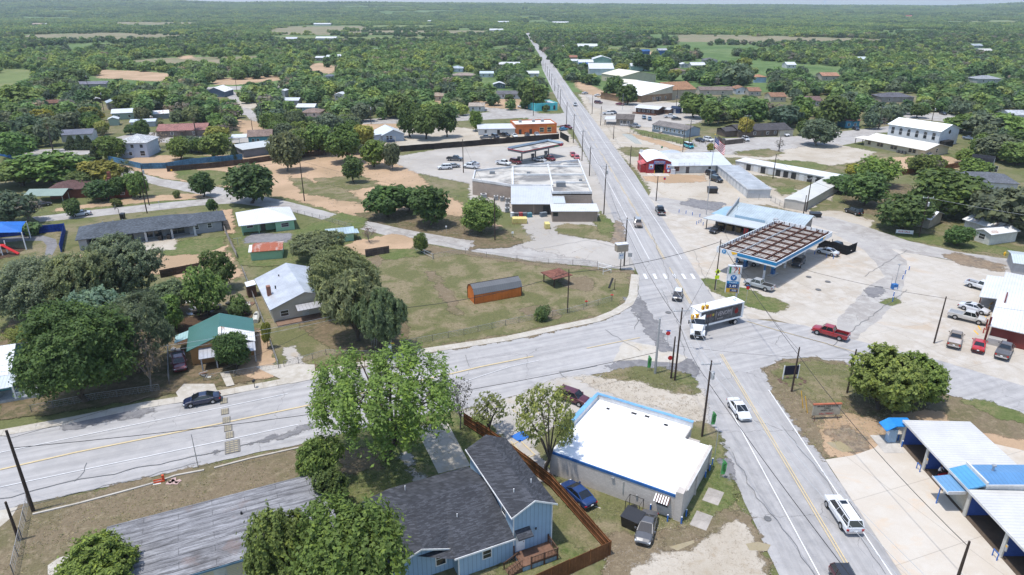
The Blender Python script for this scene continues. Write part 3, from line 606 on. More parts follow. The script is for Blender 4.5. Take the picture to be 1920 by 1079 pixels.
def roof(p,L,W,h,kind,pt,ov,mat,col,x0=0,y0=0,t=.13,name='roof',cap=None,ry=None):
    mat=mat+'y' if kind in ('y','shedx') and mat in ('rib','ribm') else mat;m=MB();X0,X1,Y0,Y1=x0-ov,x0+L+ov,y0-ov,y0+W+ov;e=h - ov*pt + .06
    if kind == 'x':
        yr=y0+W/2 if ry is None else y0+ry;zr=e + (yr-Y0)*pt
        m.slab([(X0,Y0,e),(X1,Y0,e),(X1,yr,zr),(X0,yr,zr)],t);m.slab([(X0,yr,zr),(X1,yr,zr),(X1,Y1,e),(X0,Y1,e)],t);rd=[(X0,yr,zr),(X1,yr,zr)]
    elif kind == 'y':
        xr=x0+L/2;zr=e + (xr-X0)*pt
        m.slab([(X0,Y0,e),(xr,Y0,zr),(xr,Y1,zr),(X0,Y1,e)],t);m.slab([(xr,Y0,zr),(X1,Y0,e),(X1,Y1,e),(xr,Y1,zr)],t);rd=[(xr,Y0,zr),(xr,Y1,zr)]
    elif kind == 'hip':
        w2=(Y1-Y0)/2;l2=(X1-X0)/2;yr=(Y0+Y1)/2;xr=(X0+X1)/2
        if w2 <= l2:zr=e+w2*pt;a,b=(X0+w2,yr,zr),(X1-w2,yr,zr);fs=[(0,1,5,4),(1,2,5),(2,3,4,5),(3,0,4)]
        else:zr=e+l2*pt;a,b=(xr,Y0+l2,zr),(xr,Y1-l2,zr);fs=[(0,1,4),(1,2,5,4),(2,3,5),(3,0,4,5)]
        m.add([(X0,Y0,e),(X1,Y0,e),(X1,Y1,e),(X0,Y1,e),a,b] ,fs)
        m.add([(X0,Y0,e),(X1,Y0,e),(X1,Y1,e),(X0,Y1,e),(X0,Y0,e-t),(X1,Y0,e-t),(X1,Y1,e-t),(X0,Y1,e-t)],[(0,4,5,1),(1,5,6,2),(2,6,7,3),(3,7,4,0),(4,7,6,5)]);rd=[a,b]
    elif kind == 'shed':# rises from the front to the back by pt
        z1=e + (Y1-Y0)*pt;m.slab([(X0,Y0,e),(X1,Y0,e),(X1,Y1,z1),(X0,Y1,z1)],t);rd=None
    elif kind == 'shedx':
        z1=e + (X1-X0)*pt;m.slab([(X0,Y0,e),(X1,Y0,z1),(X1,Y1,z1),(X0,Y1,e)],t);rd=None
    r=m.build(name,M[mat],p,col)
    if cap and rd:
        MB().tube([Vector(rd[0])+Vector((0,0,.03)),Vector(rd[1])+Vector((0,0,.03))],.11,5).build('ridge_cap',M['paint'],r,cap)
    return r
def win(p,s,L,W,pos,z,w,h,x0=0,y0=0,frame=(.75,.75,.74),arch=False,bars=True,name='window'):
    S_=side(s,L,W,x0,y0);m=MB();m.M=S_
    a,b=pos-w/2,pos+w/2;f=.09
    m.box(a-f,b+f,-.06,.02,z-f,z);m.box(a-f,b+f,-.06,.02,z+h,z+h+f);m.box(a-f,a,-.055,.02,z,z+h);m.box(b,b+f,-.055,.02,z,z+h)
    if bars:m.box(a,b,-.035,.02,z+h*.48,z+h*.53)
    fr=m.build(name,M['paint'],p,frame)
    g_=MB();g_.M=S_
    if arch:g_.add([(a,-.025,z),(b,-.025,z),(b,-.025,z+h-w/2)] + [((a+b)/2+w/2*math.cos(t_),-.025,z+h-w/2+w/2*math.sin(t_)) for t_ in [R(k) for k in (30,60,90,120,150)]] + [(a,-.025,z+h-w/2)],[tuple(range(9))])
    else:g_.add([(a,-.025,z),(b,-.025,z),(b,-.025,z+h),(a,-.025,z+h)],[(0,1,2,3)])
    g_.build('pane',M['glass'],fr);return fr
def door(p,s,L,W,pos,w=1.0,h=2.1,col=(.5,.5,.48),z=0,x0=0,y0=0,name='door',mat='paint'):
    S_=side(s,L,W,x0,y0);m=MB();m.M=S_
    m.box(pos-w/2-.08,pos+w/2+.08,-.03,.02,z+.02,z+h+.08)
    m.box(pos-w/2,pos+w/2,-.05,-.032,z+.03,z+h)
    o=m.build(name,M[mat],p,col);k=MB();k.M=S_;k.box(pos+w/2-.14,pos+w/2-.06,-.11,-.052,z+1,z+1.1);k.build('handle',M['chrome'],o);return o
def parapet(p,pts,z,hgt,t,mat,col,name='parapet'):
    m=MB();n=len(pts);P=[Vector((q[0],q[1],0)) for q in pts]
    inn=[]
    for i in range(n):
        d0=(P[i]-P[i-1]).normalized();d1=(P[(i+1)%n]-P[i]).normalized();n0=Vector((-d0.y,d0.x,0));n1=Vector((-d1.y,d1.x,0));b=(n0+n1);b=b/max(.3,b.dot(n0)) if b.length > .1 else n0
        inn.append(P[i]+b*t)
    for i in range(n):
        j=(i+1) % n
        q=[P[i]+Vector((0,0,0)),P[j],inn[j],inn[i]]
        m.add([(a.x,a.y,z) for a in q]+[(a.x,a.y,z+hgt) for a in q],[(4,5,6,7),(0,1,5,4),(2,3,7,6),(0,3,2,1)])
    return m.build(name,M[mat],p,col)
def text(s,size,mat,parent,M4,name='lettering',ext=.01,align='CENTER',col=None):
    cu=bpy.data.curves.new(name,'FONT');cu.body=s;cu.size=size;cu.extrude=ext;cu.align_x=align;cu.align_y='CENTER';cu.resolution_u=2
    tmp=link(bpy.data.objects.new('t',cu));dg=bpy.context.evaluated_depsgraph_get();me=bpy.data.meshes.new_from_object(tmp.evaluated_get(dg))
    bpy.data.objects.remove(tmp);me.name=name;me.materials.clear();me.materials.append(mat);me.transform(M4)
    o=link(bpy.data.objects.new(name,me));o.parent=parent
    if col:o.color=(*col,1)
    return o
STAND=Matrix.Rotation(R(90),4,'X')      # text upright, facing -y
# ---------------------------------------------------------------- vehicles (front towards +x)
def wheels(t,xs,hw,r,wd=.23,rim='rim'):
    for x in xs:
        for s in (-1,1):
            m=MB();y=s*(hw-wd/2+.01);m.tube([(x,y-wd/2,r),(x,y-wd/2+.04,r),(x,y+wd/2-.04,r),(x,y+wd/2,r)],[r*.93,r,r,r*.93],14)
            w_=m.build('wheel',M['tyre'],t);k=MB();yo=y+s*(wd/2+.004)
            k.tube([(x,yo-.01,r),(x,yo+.01,r)],r*.62,10);k.build('rim',M[rim],w_)
def loft(m,st,zb):
    """st: (x, ztop, halfwidth)"""
    n=None;vs=[]
    for x,zt,hw in st:
        zb_=zb if not isinstance(zb,dict) else zb.get(x,.3)
        ring=[(x,-hw*.9,zb_),(x,-hw,zb_+.14),(x,-hw*1.0,zt-.24),(x,-hw*.95,zt-.06),(x,-hw*.8,zt),(x,0,zt+.03),(x,hw*.8,zt),(x,hw*.95,zt-.06),(x,hw,zt-.24),(x,hw,zb_+.14),(x,hw*.9,zb_)]
        n=len(ring);vs +=ring
    fs=[]
    for i in range(len(st)-1):
        for k in range(n):fs.append((i*n+k,(i+1)*n+k,(i+1)*n+(k+1)%n,i*n+(k+1)%n))
    fs +=[tuple(range(n)),tuple(range(len(st)*n-1,(len(st)-1)*n-1,-1))]
    m.add(vs,fs)
def vehicle(kind,label,col,x,y,heading,group='cars and trucks in town',parts=True,roofcol=None,bed=None,cat=None,name=None,scale=1):
    K={'sedan':dict(L=4.85,hw=.92,r=.34,zb=.26,st=[(-2.42,.80,.74),(-2.3,.98,.84),(-1.6,1.02,.91),(-.8,.97,.92),(.95,.95,.92),(1.35,.93,.9),(2.05,.80,.86),(2.35,.66,.76),(2.43,.52,.66)],cab=(1.25,.30,-.75,-1.75,.95,1.43),ax=(-1.42,1.45)),
         'suv':dict(L=4.9,hw=.96,r=.38,zb=.32,st=[(-2.42,.95,.84),(-2.35,1.1,.92),(-1.4,1.12,.96),(1.0,1.1,.96),(1.35,1.08,.94),(2.1,.98,.9),(2.38,.86,.82),(2.45,.7,.72)],cab=(1.25,.55,-1.95,-2.38,1.1,1.76),ax=(-1.45,1.5)),
         'longsuv':dict(L=5.6,hw=1.0,r=.39,zb=.36,st=[(-2.78,1.0,.9),(-2.7,1.15,.97),(-1.4,1.17,1.0),(1.2,1.15,1.0),(1.6,1.13,.98),(2.5,1.03,.94),(2.72,.92,.88),(2.8,.7,.8)],cab=(1.55,.85,-2.45,-2.74,1.15,1.86),ax=(-1.65,1.75)),
         'pickup':dict(L=5.8,hw=.99,r=.40,zb=.42,st=[(-.75,1.18,.97),(-.7,1.2,.99),(.5,1.18,.99),(1.25,1.16,.98),(1.6,1.14,.96),(2.6,1.04,.93),(2.82,.92,.86),(2.9,.72,.8)],cab=(1.55,.95,-.42,-.72,1.18,1.86),ax=(-1.75,1.85)),
         'hatch':dict(L=4.2,hw=.9,r=.34,zb=.27,st=[(-2.1,.85,.8),(-2.02,1.0,.86),(-1.2,1.02,.9),(.9,1.0,.9),(1.3,.97,.88),(1.85,.86,.84),(2.05,.7,.74)],cab=(1.25,.45,-1.5,-2.0,1.0,1.55),ax=(-1.25,1.3)),
         'van':dict(L=5.3,hw=1.0,r=.36,zb=.33,st=[(-2.6,1.1,.95),(-2.5,1.2,1.0),(1.2,1.2,1.0),(1.8,1.1,.98),(2.4,.95,.9),(2.6,.75,.8)],cab=(1.9,1.2,-2.4,-2.56,1.15,2.05),ax=(-1.6,1.6))}[kind]
    cat=cat or {'sedan':'car','suv':'car','longsuv':'car','pickup':'pickup truck','hatch':'car','van':'van'}[kind]
    t=thing(name or {'pickup':'pickup_truck','van':'parked_van','suv':'sport_utility_car','longsuv':'sport_utility_car'}.get(kind,'parked_car'),label,cat,(x,y,ZL),R(heading),group);t.scale=(scale,)*3
    hw=K['hw'];xb,xf,xr,xe,z0,z1=K['cab']
    m=MB();loft(m,K['st'],K['zb']);wb,wt=hw*.86,hw*.70
    if kind == 'pickup':
        m.box(-2.88,-.76,-.99,-.84,.5,1.16);m.box(-2.88,-.76,.84,.99,.5,1.16);m.box(-2.9,-2.8,-.97,.97,.55,1.15)
    for s in (-1,1):
        m.tube([(xb,s*wb,z0),(xf,s*wt,z1-.03)],.045,4);m.tube([(xe,s*wb,z0),(xr,s*wt,z1-.03)],.07,4)
        for q in ((.42,) if kind in ('pickup','hatch') else (.4,) if kind == 'sedan' else (.36,.68)):m.tube([(xb+(xe-xb)*(q*.9+.05),s*(wb+.005),z0),(xf+(xr-xf)*q,s*(wt+.005),z1-.03)],.035,4)
        for xx in K['ax']:m.tube([(xx,s*(hw-.1),K['r']+.02),(xx,s*(hw+.004),K['r']+.02)],K['r']+.07,12,mi=1)
    m.build('body',[M['gloss'],M['black']],t,col)
    if kind == 'pickup':
        box('bed_floor',M['paint'] if bed else M['black'],t,-2.79,-.77,-.83,.83,(1.08 if bed else .55),(1.12 if bed else .72),bed)
    g_=MB()
    g_.add([(xb,-wb,z0),(xb,wb,z0),(xe,wb,z0),(xe,-wb,z0),(xf,-wt,z1-.03),(xf,wt,z1-.03),(xr,wt,z1-.03),(xr,-wt,z1-.03)],[(0,1,5,4),(1,2,6,5),(2,3,7,6),(3,0,4,7),(4,5,6,7)])
    g_.build('windows',M['cglass'],t)
    r_=MB();r_.add([(xf+.04,-wt-.03,z1-.05),(xf+.04,wt+.03,z1-.05),(xr-.04,wt+.03,z1-.05),(xr-.04,-wt-.03,z1-.05),(xf-.1,-wt*.85,z1+.01),(xf-.1,wt*.85,z1+.01),(xr+.1,wt*.85,z1+.01),(xr+.1,-wt*.85,z1+.01)],[(0,1,5,4),(1,2,6,5),(2,3,7,6),(3,0,4,7),(4,5,6,7)])
    r_.build('roof',M['gloss'],t,roofcol or col)
    wheels(t,K['ax'],hw+.005,K['r'])
    xF=K['st'][-1][0];xR=K['st'][0][0] if kind != 'pickup' else -2.9;zt=K['st'][-2][1]
    for s in (-1,1):
        h_=MB();h_.box(xF-.34,xF-.06,s*hw*.70-.16,s*hw*.70+.16,zt-.16,zt-.01);h_.build('headlight',M['headlight'],t)
        k_=MB();zz=.95 if kind == 'pickup' else K['st'][0][1]-.1;k_.box(xR-.03,xR+.16,s*hw*.80-.13,s*hw*.80+.13,zz-(.2 if kind != 'sedan' else .1),zz+.03);k_.build('tail_light',M['red'],t)
        if parts:b_=MB();b_.box(xb-.35,xb-.2,s*(hw+.1)-.09,s*(hw+.1)+.09,z0-.02,z0+.15);b_.build('mirror',M['gloss'],t,col)
    if parts:
        b_=MB();dk='chrome' if kind in ('pickup','longsuv') else 'black'
        b_.box(xR-.12,xR+.05,-hw*.82,hw*.82,K['zb']+.08,K['zb']+.3);b_.build('rear_bumper',M[dk],t)
        g2=MB();g2.box(xF-.08,xF+.03,-hw*.5,hw*.5,K['zb']+.12,zt-.18);g2.build('grille',M['black'],t)
        n_=MB();n_.box(xR-.15,xR-.1,-.16,.16,K['zb']+.32,K['zb']+.46);n_.build('number_plate',M['white'],t)
        if kind == 'longsuv':
            s_=MB();s_.box(.05,.6,-.36,.36,z1+.012,z1+.03);s_.build('sunroof',M['cglass'],t)
            q_=MB();q_.box(-2.3,.5,-.62,-.57,z1,z1+.07);q_.box(-2.3,.5,.57,.62,z1,z1+.07);q_.build('roof_rack',M['black'],t)
    return t
def car(kind,rear,front,label,col,**kw):
    a,b=G(*rear),G(*front);c=(a+b)/2
    return vehicle(kind,label,col,c.x,c.y,math.degrees(math.atan2(b.y-a.y,b.x-a.x)),**kw)
# ---------------------------------------------------------------- fences, poles, cables
def fence(pts,h,label,kind='board',col=(.2,.12,.07),name='fence',cat='fence',step=2.4,z0=0):
    P=[Vector((p[0],p[1],0)) for p in pts];r=thing(name,label,cat,P[0],0);o=P[0]
    pn=MB();rl=MB();gl_=[]
    for a,b in zip(P,P[1:]):
        d=(b-a).normalized();n=Vector((-d.y,d.x,0));L=(b-a).length
        if kind == 'board':
            k=max(1,int(L/step))
            for j in range(k):
                q0,q1=a.lerp(b,j/k),a.lerp(b,(j+1)/k);hh=h+rnd.uniform(-.04,.04);w_=n*.02
                pn.add([q0-w_-o,q1-w_-o,q1+w_-o,q0+w_-o]+[v+Vector((0,0,hh)) for v in (q0-w_-o,q1-w_-o,q1+w_-o,q0+w_-o)],[(0,1,5,4),(2,3,7,6),(4,5,6,7),(1,2,6,5),(3,0,4,7)])
            for zz in (.35,h*.55,h-.25):rl.tube([a-o-n*.06+Vector((0,0,zz)),b-o-n*.06+Vector((0,0,zz))],.045,4)
        elif kind == 'wire':
            for zz in [h*q for q in (.25,.5,.75,1)]:rl.tube([a-o+Vector((0,0,zz)),b-o+Vector((0,0,zz))],.012 if zz < h else .03,4)
            kk=int(L/.5)
            for j in range(kk):q=a.lerp(b,j/kk)-o;q2=a.lerp(b,min(1,(j+1)/kk))-o;rl.tube([q+Vector((0,0,.05)),q2+Vector((0,0,h))],.009,3,cap=False);rl.tube([q2+Vector((0,0,.05)),q+Vector((0,0,h))],.009,3,cap=False)
        elif kind == 'rail':
            for zz in (h*.45,h*.92):rl.tube([a-o+Vector((0,0,zz)),b-o+Vector((0,0,zz))],.04,4)
        k=max(1,round(L/step));gl_ +=[a.lerp(b,j/k) for j in range(k)]
    gl_.append(P[-1])
    if pn.v:pn.build('boards',M['fence'],r,col)
    if rl.v:rl.build('rail' if kind != 'wire' else 'wire_mesh',M['wood'] if kind == 'board' else M['metal'],r,col if kind != 'wire' else (.3,.3,.3))
    if len(gl_) > 99:gl_=gl_[::2]
    for q in gl_:
        q=q-o;rr=.05 if kind != 'wire' else .035
        MB().box(q.x-rr,q.x+rr,q.y-rr,q.y+rr,0,h+.06).build('post',M['wood'] if kind != 'wire' else M['metal'],r,col if kind != 'wire' else (.16,.15,.14))
    return r
POLES={}
def pole(key,u,v,top,label,arm=None,tilt=0,kind='wood',r=.16,trans=False,lamp=False):
    """top is the height in metres"""
    p=G(u,v);t=thing('utility_pole',label,'utility pole',p,0,'utility poles');H=top
    MB().tube([(0,0,-.2),(0,0,H*.5),(tilt,0,H)],[r,r*.85,r*.65],8).build('pole',M['pole'] if kind == 'wood' else M['steel'],t)
    if arm is not None:
        a=R(arm);dx,dy=math.cos(a)*1.25,math.sin(a)*1.25
        am=MB().tube([(-dx+tilt,-dy,H-.5),(dx+tilt,dy,H-.5)],.07,4).build('crossarm',M['steel'] if kind != 'wood2' else M['pole'],t)
        for q in (-.95,-.1,.95):MB().tube([(dx*q+tilt,dy*q,H-.45),(dx*q+tilt,dy*q,H-.15)],[.06,.04],6).build('insulator',M['white'],am)
    if trans:MB().tube([(.36,-.1,H-2.6),(.36,-.1,H-2.5),(.36,-.1,H-1.6),(.36,-.1,H-1.5)],[.15,.24,.24,.15],10).build('transformer',M['steel'],t)
    if lamp:
        m=MB();m.tube([(0,0,H-1),(1.2,-.3,H-.6)],.04,5);m.build('lamp_arm',M['steel'],t);MB().tube([(1.0,-.25,H-.62),(1.5,-.38,H-.58)],[.1,.14],6).build('lamp_head',M['steel'],t)
    POLES[key]=Vector((p.x+tilt,p.y,H));return t
def cable(a,b,label,sag=.8,r=.022,mat='wire',off=(0,0,0),off2=None,name='overhead_cable'):
    a=(POLES[a] if isinstance(a,str) else Vector(a)) + Vector(off);b=(POLES[b] if isinstance(b,str) else Vector(b)) + Vector(off2 if off2 else off)
    pts=[a.lerp(b,k/14) - Vector((0,0,sag*4*(k/14)*(1-k/14))) for k in range(15)]
    o=MB().tube([p-a for p in pts],r,4).build(name,M[mat]);o.location=a
    return tag(o,label,'cable','overhead cables')
# ---------------------------------------------------------------- foreground buildings
WH=(.74,.74,.73)
# blue two part house
SB=(.27,.39,.51);SH=(.066,.07,.082)
h1,L=bld('blue_house','sky blue board and batten house with dark shingle roofs and a rear wooden deck','house',(0.16,53.4),ang((0.16,53.4),25,1),land='the sky blue house')
walls(h1,4.3,11.6,5.7,'batten',SB,('y',.5),z0=-.05,name='tall_wall')
roof(h1,4.3,11.6,5.7,'y',.5,.38,'shingle',SH,name='upper_roof')
m=MB()
for s in (0,1):# white rake boards
    a=(-.38,-.40,5.57);b=(2.15,-.40,6.86);c=(4.68,-.40,5.57)
m.slab([(-.42,-.42,5.60),(2.15,-.42,6.90),(2.15,-.37,6.90),(-.42,-.37,5.60)],.2);m.slab([(2.15,-.42,6.90),(4.72,-.42,5.60),(4.72,-.37,5.60),(2.15,-.37,6.90)],.2)
m.slab([(-.43,-.4,5.60),(-.37,-.4,5.60),(-.37,12.0,5.60),(-.43,12.0,5.60)],.16);m.build('fascia',M['paint'],h1,WH)
for a,b in ((0,0),(4.3,0),(4.3,11.57)):MB().box(a-.05,a+.05,b-.05,b+.05,0,5.5).build('corner_trim',M['paint'],h1,WH)
win(h1,'L',4.3,11.6,9.3,3.95,.95,.8)
win(h1,'L',4.3,11.6,6.0,4.1,.7,.6)
# low wing
walls(h1,5.9,11.8,2.95,'batten',SB,x0=-5.9,z0=-.05,name='low_wall')
walls(h1,6.2,9.6,2.9,'batten',SB,x0=-12.1,y0=1.5,z0=-.05,name='side_wall')
m=MB();e=2.95;zr=5.1
m.add([(-6.4,-.45,e),(-.02,-.45,e),(-.02,6.4,zr),(-4.5,6.4,zr),(-9.0,6.6,zr),(-6.4,2.2,e+.55),(-12.7,3.4,e),(-12.7,11.4,e),(-9.4,12.3,e),(-.02,12.3,e)],
      [(0,1,2,3),(0,3,5),(5,3,4),(6,5,4),(6,4,7),(7,4,8),(8,4,3,2,9)])
m.add([(-6.4,-.45,e-.01),(-.02,-.45,e-.01),(-.02,12.3,e-.01),(-9.4,12.3,e-.01),(-12.7,11.4,e-.01),(-12.7,3.4,e-.01)],[(0,5,4,3,2,1)])
m.build('lower_roof',M['shingle'],h1,SH)
m=MB()                               # small front gable over the side section
m.slab([(-12.5,.95,2.85),(-9.2,.95,4.1),(-8.2,6.2,4.6),(-12.5,4.5,2.9)],.12);m.slab([(-9.2,.95,4.1),(-6.1,.95,2.95),(-5.4,3.2,3.9),(-8.2,6.2,4.6)],.12);m.build('gable_roof',M['shingle'],h1,SH)
MB().add([(-12.1,1.49,2.85),(-5.95,1.49,2.85),(-9.2,1.49,4.0)],[(0,1,2)]).build('gable_wall',M['batten'],h1,SB)
m=MB();m.slab([(-6.45,-.5,3.0),(0,-.5,3.0),(0,-.44,3.0),(-6.45,-.44,3.0)],.2);m.slab([(-12.5,.9,2.9),(-9.2,.9,4.15),(-9.2,.96,4.15),(-12.5,.96,2.9)],.18);m.slab([(-9.2,.9,4.15),(-6.1,.9,3.0),(-6.1,.96,3.0),(-9.2,.96,4.15)],.18)
m.box(-5.95,-5.83,-.06,.05,0,2.8);m.build('fascia',M['paint'],h1,WH)
win(h1,'F',5.9,11.8,3.0,1.35,.85,.95,x0=-5.9);win(h1,'F',6.2,9.6,4.9,.95,.95,1.45,x0=-12.1,y0=1.5)
door(h1,'F',4.3,11.6,.75,.85,2.0,(.72,.72,.72),z=.85)
MB().slab([(.1,-1.0,3.15),(1.75,-1.0,3.15),(1.75,.02,3.6),(.1,.02,3.6)],.12).build('door_hood',M['shingle'],h1,SH)
MB().box(2.4,2.52,-.12,-.03,2.9,3.15).build('wall_lamp',M['black'],h1)
dk=MB();dk.box(.0,3.9,-2.1,-.05,.68,.78);o=dk.build('deck',M['wood'],h1,(.16,.09,.06))
MB().box(.1,3.85,-2.05,-.1,-.02,.66).build('deck_skirt',M['batten'],h1,SB)
m=MB()
for x0_,x1_,y_ in ((.95,3.9,-2.1),):
    m.box(x0_,x1_,y_-.04,y_+.04,1.6,1.68);m.box(x0_,x1_,y_-.03,y_+.03,.86,.92)
    k=0
    while x0_+k*.16 < x1_:m.box(x0_+k*.16-.02,x0_+k*.16+.02,y_-.02,y_+.02,.9,1.62);k +=1
m.build('deck_railing',M['wood'],h1,(.13,.075,.05));m=MB();m.box(3.86,3.94,-2.1,-.1,1.6,1.68)
for k in range(12):m.box(3.88,3.92,-2.0+k*.16-.02,-2.0+k*.16+.02,.8,1.62)
m.box(3.87,3.93,-2.1,-.1,.8,.86);m.build('deck_railing',M['wood'],h1,(.13,.075,.05))
for x_,y_ in ((.95,-2.1),(3.9,-2.1),(3.9,-.1),(.0,-.1),(2.4,-2.1)):MB().box(x_-.06,x_+.06,y_-.06,y_+.06,0,1.75).build('deck_post',M['wood'],h1,(.13,.075,.05))
m=MB()
for k in range(5):m.box(-.95-.0,-.05,-2.05+.0,-.9,0,.0) if 0 else m.box(-.3-.28*k,-.02-.28*k,-2.05,-1.0,.0,.66-.13*k)
m.build('stairs',M['wood'],h1,(.15,.09,.06))
m=MB()
for y_ in (-2.08,-.98):m.tube([(0,y_,1.65),(-1.5,y_,.95)],.045,4);m.box(-1.55,-1.45,y_-.05,y_+.05,0,1.0);[m.tube([(-.18*q,y_,.6-.08*q),(-.18*q,y_,1.6-.085*q)],.02,4) for q in range(9)]
m.build('stair_railing',M['wood'],h1,(.13,.075,.05))
for (x_,y_,z_) in ((3.4,3.0,6.3),(1.1,2.3,6.35),(-4.6,3.6,4.25),(-11.4,9.8,3.4),(-8.0,10.4,3.9)):
    MB().tube([(x_,y_,z_-.2),(x_,y_,z_+.35)],.06,6).build('vent_pipe',M['white'],h1)
MB().box(-.02,.1,3.6,4.5,3.8,3.95).build('vent_box',M['paint'],h1,WH) if 0 else None
# white flat roofed shop
O_=(4.5,67.0);h2,L=bld('white_shop','pale block shop with a bright white flat roof and blue edge trim','shop building',O_,ang(O_,-31,1),land='the white flat roofed shop')
ft=[(0,0),(16,0),(16,10.8),(12.8,10.8),(12.8,13.6),(0,13.6)];CW=(.55,.50,.45)
t_=NT('white_membrane',.5,.3);co=t_.pos(True);c=t_.mix(t_.ramp(t_.noise(t_.scl(co,(1,.5,1)),.3,6,.7),[(.6,0),(.72,.6)]),(.82,.82,.83),(.55,.46,.34));br=t_.n('ShaderNodeTexBrick');br.inputs['Scale'].default_value=1;br.inputs['Brick Width'].default_value=30;br.inputs['Row Height'].default_value=1.9;br.inputs['Mortar Size'].default_value=.03;br.inputs['Color1'].default_value=br.inputs['Color2'].default_value=(1,1,1,1);br.inputs['Mortar'].default_value=(.6,.6,.6,1);t_.l(co,br.inputs['Vector']);M['felted']=t_.col(t_.mix(.8,c,br.outputs[0],'MULTIPLY'))
MB().prism(ft,-.05,3.15).build('wall',M['block'],h2,CW)
MB().prism([(.1,.1),(15.9,.1),(15.9,10.7),(12.7,10.7),(12.7,13.5),(.1,13.5)],3.16,3.24).build('roof',M['felted'],h2)
for x_,y_,s_ in ((5.5,12.6,.35),(7.2,12.8,.3),(2.2,11.9,.2),(9.9,12.2,.25)):MB().box(x_-s_,x_+s_,y_-.15,y_+.15,3.24,3.34).build('roof_drain',M['black'],h2)
BT=(.05,.20,.42)
m=MB();m.box(-.06,15.3,-.06,.10,2.98,3.3);m.build('front_trim',M['paint'],h2,(.03,.12,.33))
m=MB();m.box(-.1,12.9,13.42,13.72,3.1,3.95);m.box(-.2,.1,4.8,13.4,3.1,3.95);m.build('parapet',M['paint'],h2,(.6,.6,.6))
m=MB();m.box(-.22,12.92,13.35,13.8,3.951,4.03);m.box(-.28,.15,4.75,13.34,3.951,4.03);m.box(-1.6,.15,5.2,5.5,3.0,3.6);m.box(-1.0,-.2,8.5,13.4,2.9,3.2);m.build('blue_coping',M['paint'],h2,(.16,.36,.58))
m=MB();m.box(15.75,16.08,0.0,10.8,3.1,3.32);m.box(15.3,16.1,-.15,.9,-.05,3.85);m.box(15.95,16.2,5.0,5.15,0,3.2);m.box(15.95,16.2,10.5,10.65,0,3.2);m.build('corner_pier',M['block'],h2,CW)
m=MB();m.box(16.08,16.2,1.4,10.6,3.2,3.3);m.build('gutter',M['paint'],h2,(.6,.6,.58))
win(h2,'F',16,10,13.9,1.35,1.2,.75,frame=(.2,.2,.2),bars=False)
aw=MB()
for k in range(12):aw.slab([(13.1+k*.14,-.75,2.15),(13.24+k*.14,-.75,2.15),(13.24+k*.14,-.03,2.7),(13.1+k*.14,-.03,2.7)],.03,mi=k % 2)
aw.build('striped_awning',[M['white'],plain('awning_brown',(.10,.05,.04),.8)],h2)
MB().box(7.9,8.25,-.2,-.01,2.55,2.75).build('wall_lamp',M['steel'],h2);MB().box(9.3,9.42,-.05,-.01,.9,2.6).build('conduit',M['steel'],h2);MB().box(10.9,11.1,-.12,-.01,1.1,1.5).build('meter_box',M['steel'],h2)
MB().tube([(16.3,12.2,0),(16.3,12.2,5)],.04,6).build('service_mast',M['steel'],h2)
m=MB();m.box(12.9,14.3,11.2,12.4,0,2.4);m.build('rear_lean_to',M['block'],h2,CW)
# old grey roofed building
O_=(-41.0,54.6);O_=(O_[0]+9.9*.418,O_[1]-9.9*.908)
h3,L=bld('grey_roofed_building','low building under a weathered grey felt strip roof with dark seams','building',O_,ang(O_,24.7,1),land='the weathered grey roof')
walls(h3,20.4,9.3,2.7,'lap',(.55,.50,.38),x0=.4,y0=.4,z0=-.05)
t_=NT('weathered_felt',.9,.15);co=t_.pos(True);x,y,z=t_.xyz(co)
a_=t_.noise(t_.scl(co,(.25,1.6,1)),1.3,6,.7,.3);c=t_.ramp(a_,[(.32,(.10,.098,.10)),(.5,(.22,.22,.23)),(.68,(.36,.36,.375))])
sm=t_.math('LESS_THAN',t_.math('FRACT',t_.math('DIVIDE',t_.math('ADD',y,t_.math('MULTIPLY',t_.noise(t_.scl(co,(.35,.1,1)),1,3),.35)),.92)),.07);c=t_.mix(t_.math('MULTIPLY',sm,.9),c,(.03,.03,.035))
br=t_.n('ShaderNodeTexBrick');br.inputs['Scale'].default_value=1;br.inputs['Brick Width'].default_value=6.5;br.inputs['Row Height'].default_value=.92;br.inputs['Mortar Size'].default_value=.03;br.inputs['Color1'].default_value=(1,1,1,1);br.inputs['Color2'].default_value=(.82,.82,.84,1);br.inputs['Mortar'].default_value=(.3,.3,.3,1);t_.l(co,br.inputs['Vector'])
c=t_.mix(.7,c,br.outputs[0],'MULTIPLY');c=t_.mix(t_.ramp(t_.noise(co,.22,5,.6),[(.56,0),(.75,.7)]),c,(.06,.055,.055));c=t_.mix(t_.ramp(t_.noise(co,.3,4),[(.6,0),(.72,.5)]),c,(.20,.14,.12))
c=t_.mix(1,c,t_.ramp(t_.noise(t_.scl(co,(1,3,1)),5,6,.8),[(.3,.7),(.7,1.25)]),'MULTIPLY');t_.bump(a_,.4,.04);M['felt']=t_.col(c)
roof(h3,21.2,10.1,2.75,'x',.07,.15,'felt',WH,name='roof');MB().box(12.4,12.6,6,6.2,3,3.4).build('vent_pipe',M['black'],h3)
MB().box(0,21.3,-.2,-.14,2.5,2.72).build('fascia',M['paint'],h3,(.12,.22,.32))
win(h3,'F',20.4,9.3,13,1,1.4,1.1,x0=.4,y0=.4);win(h3,'F',20.4,9.3,17,1,1.4,1.1,x0=.4,y0=.4);door(h3,'F',20.4,9.3,9.5,x0=.4,y0=.4)
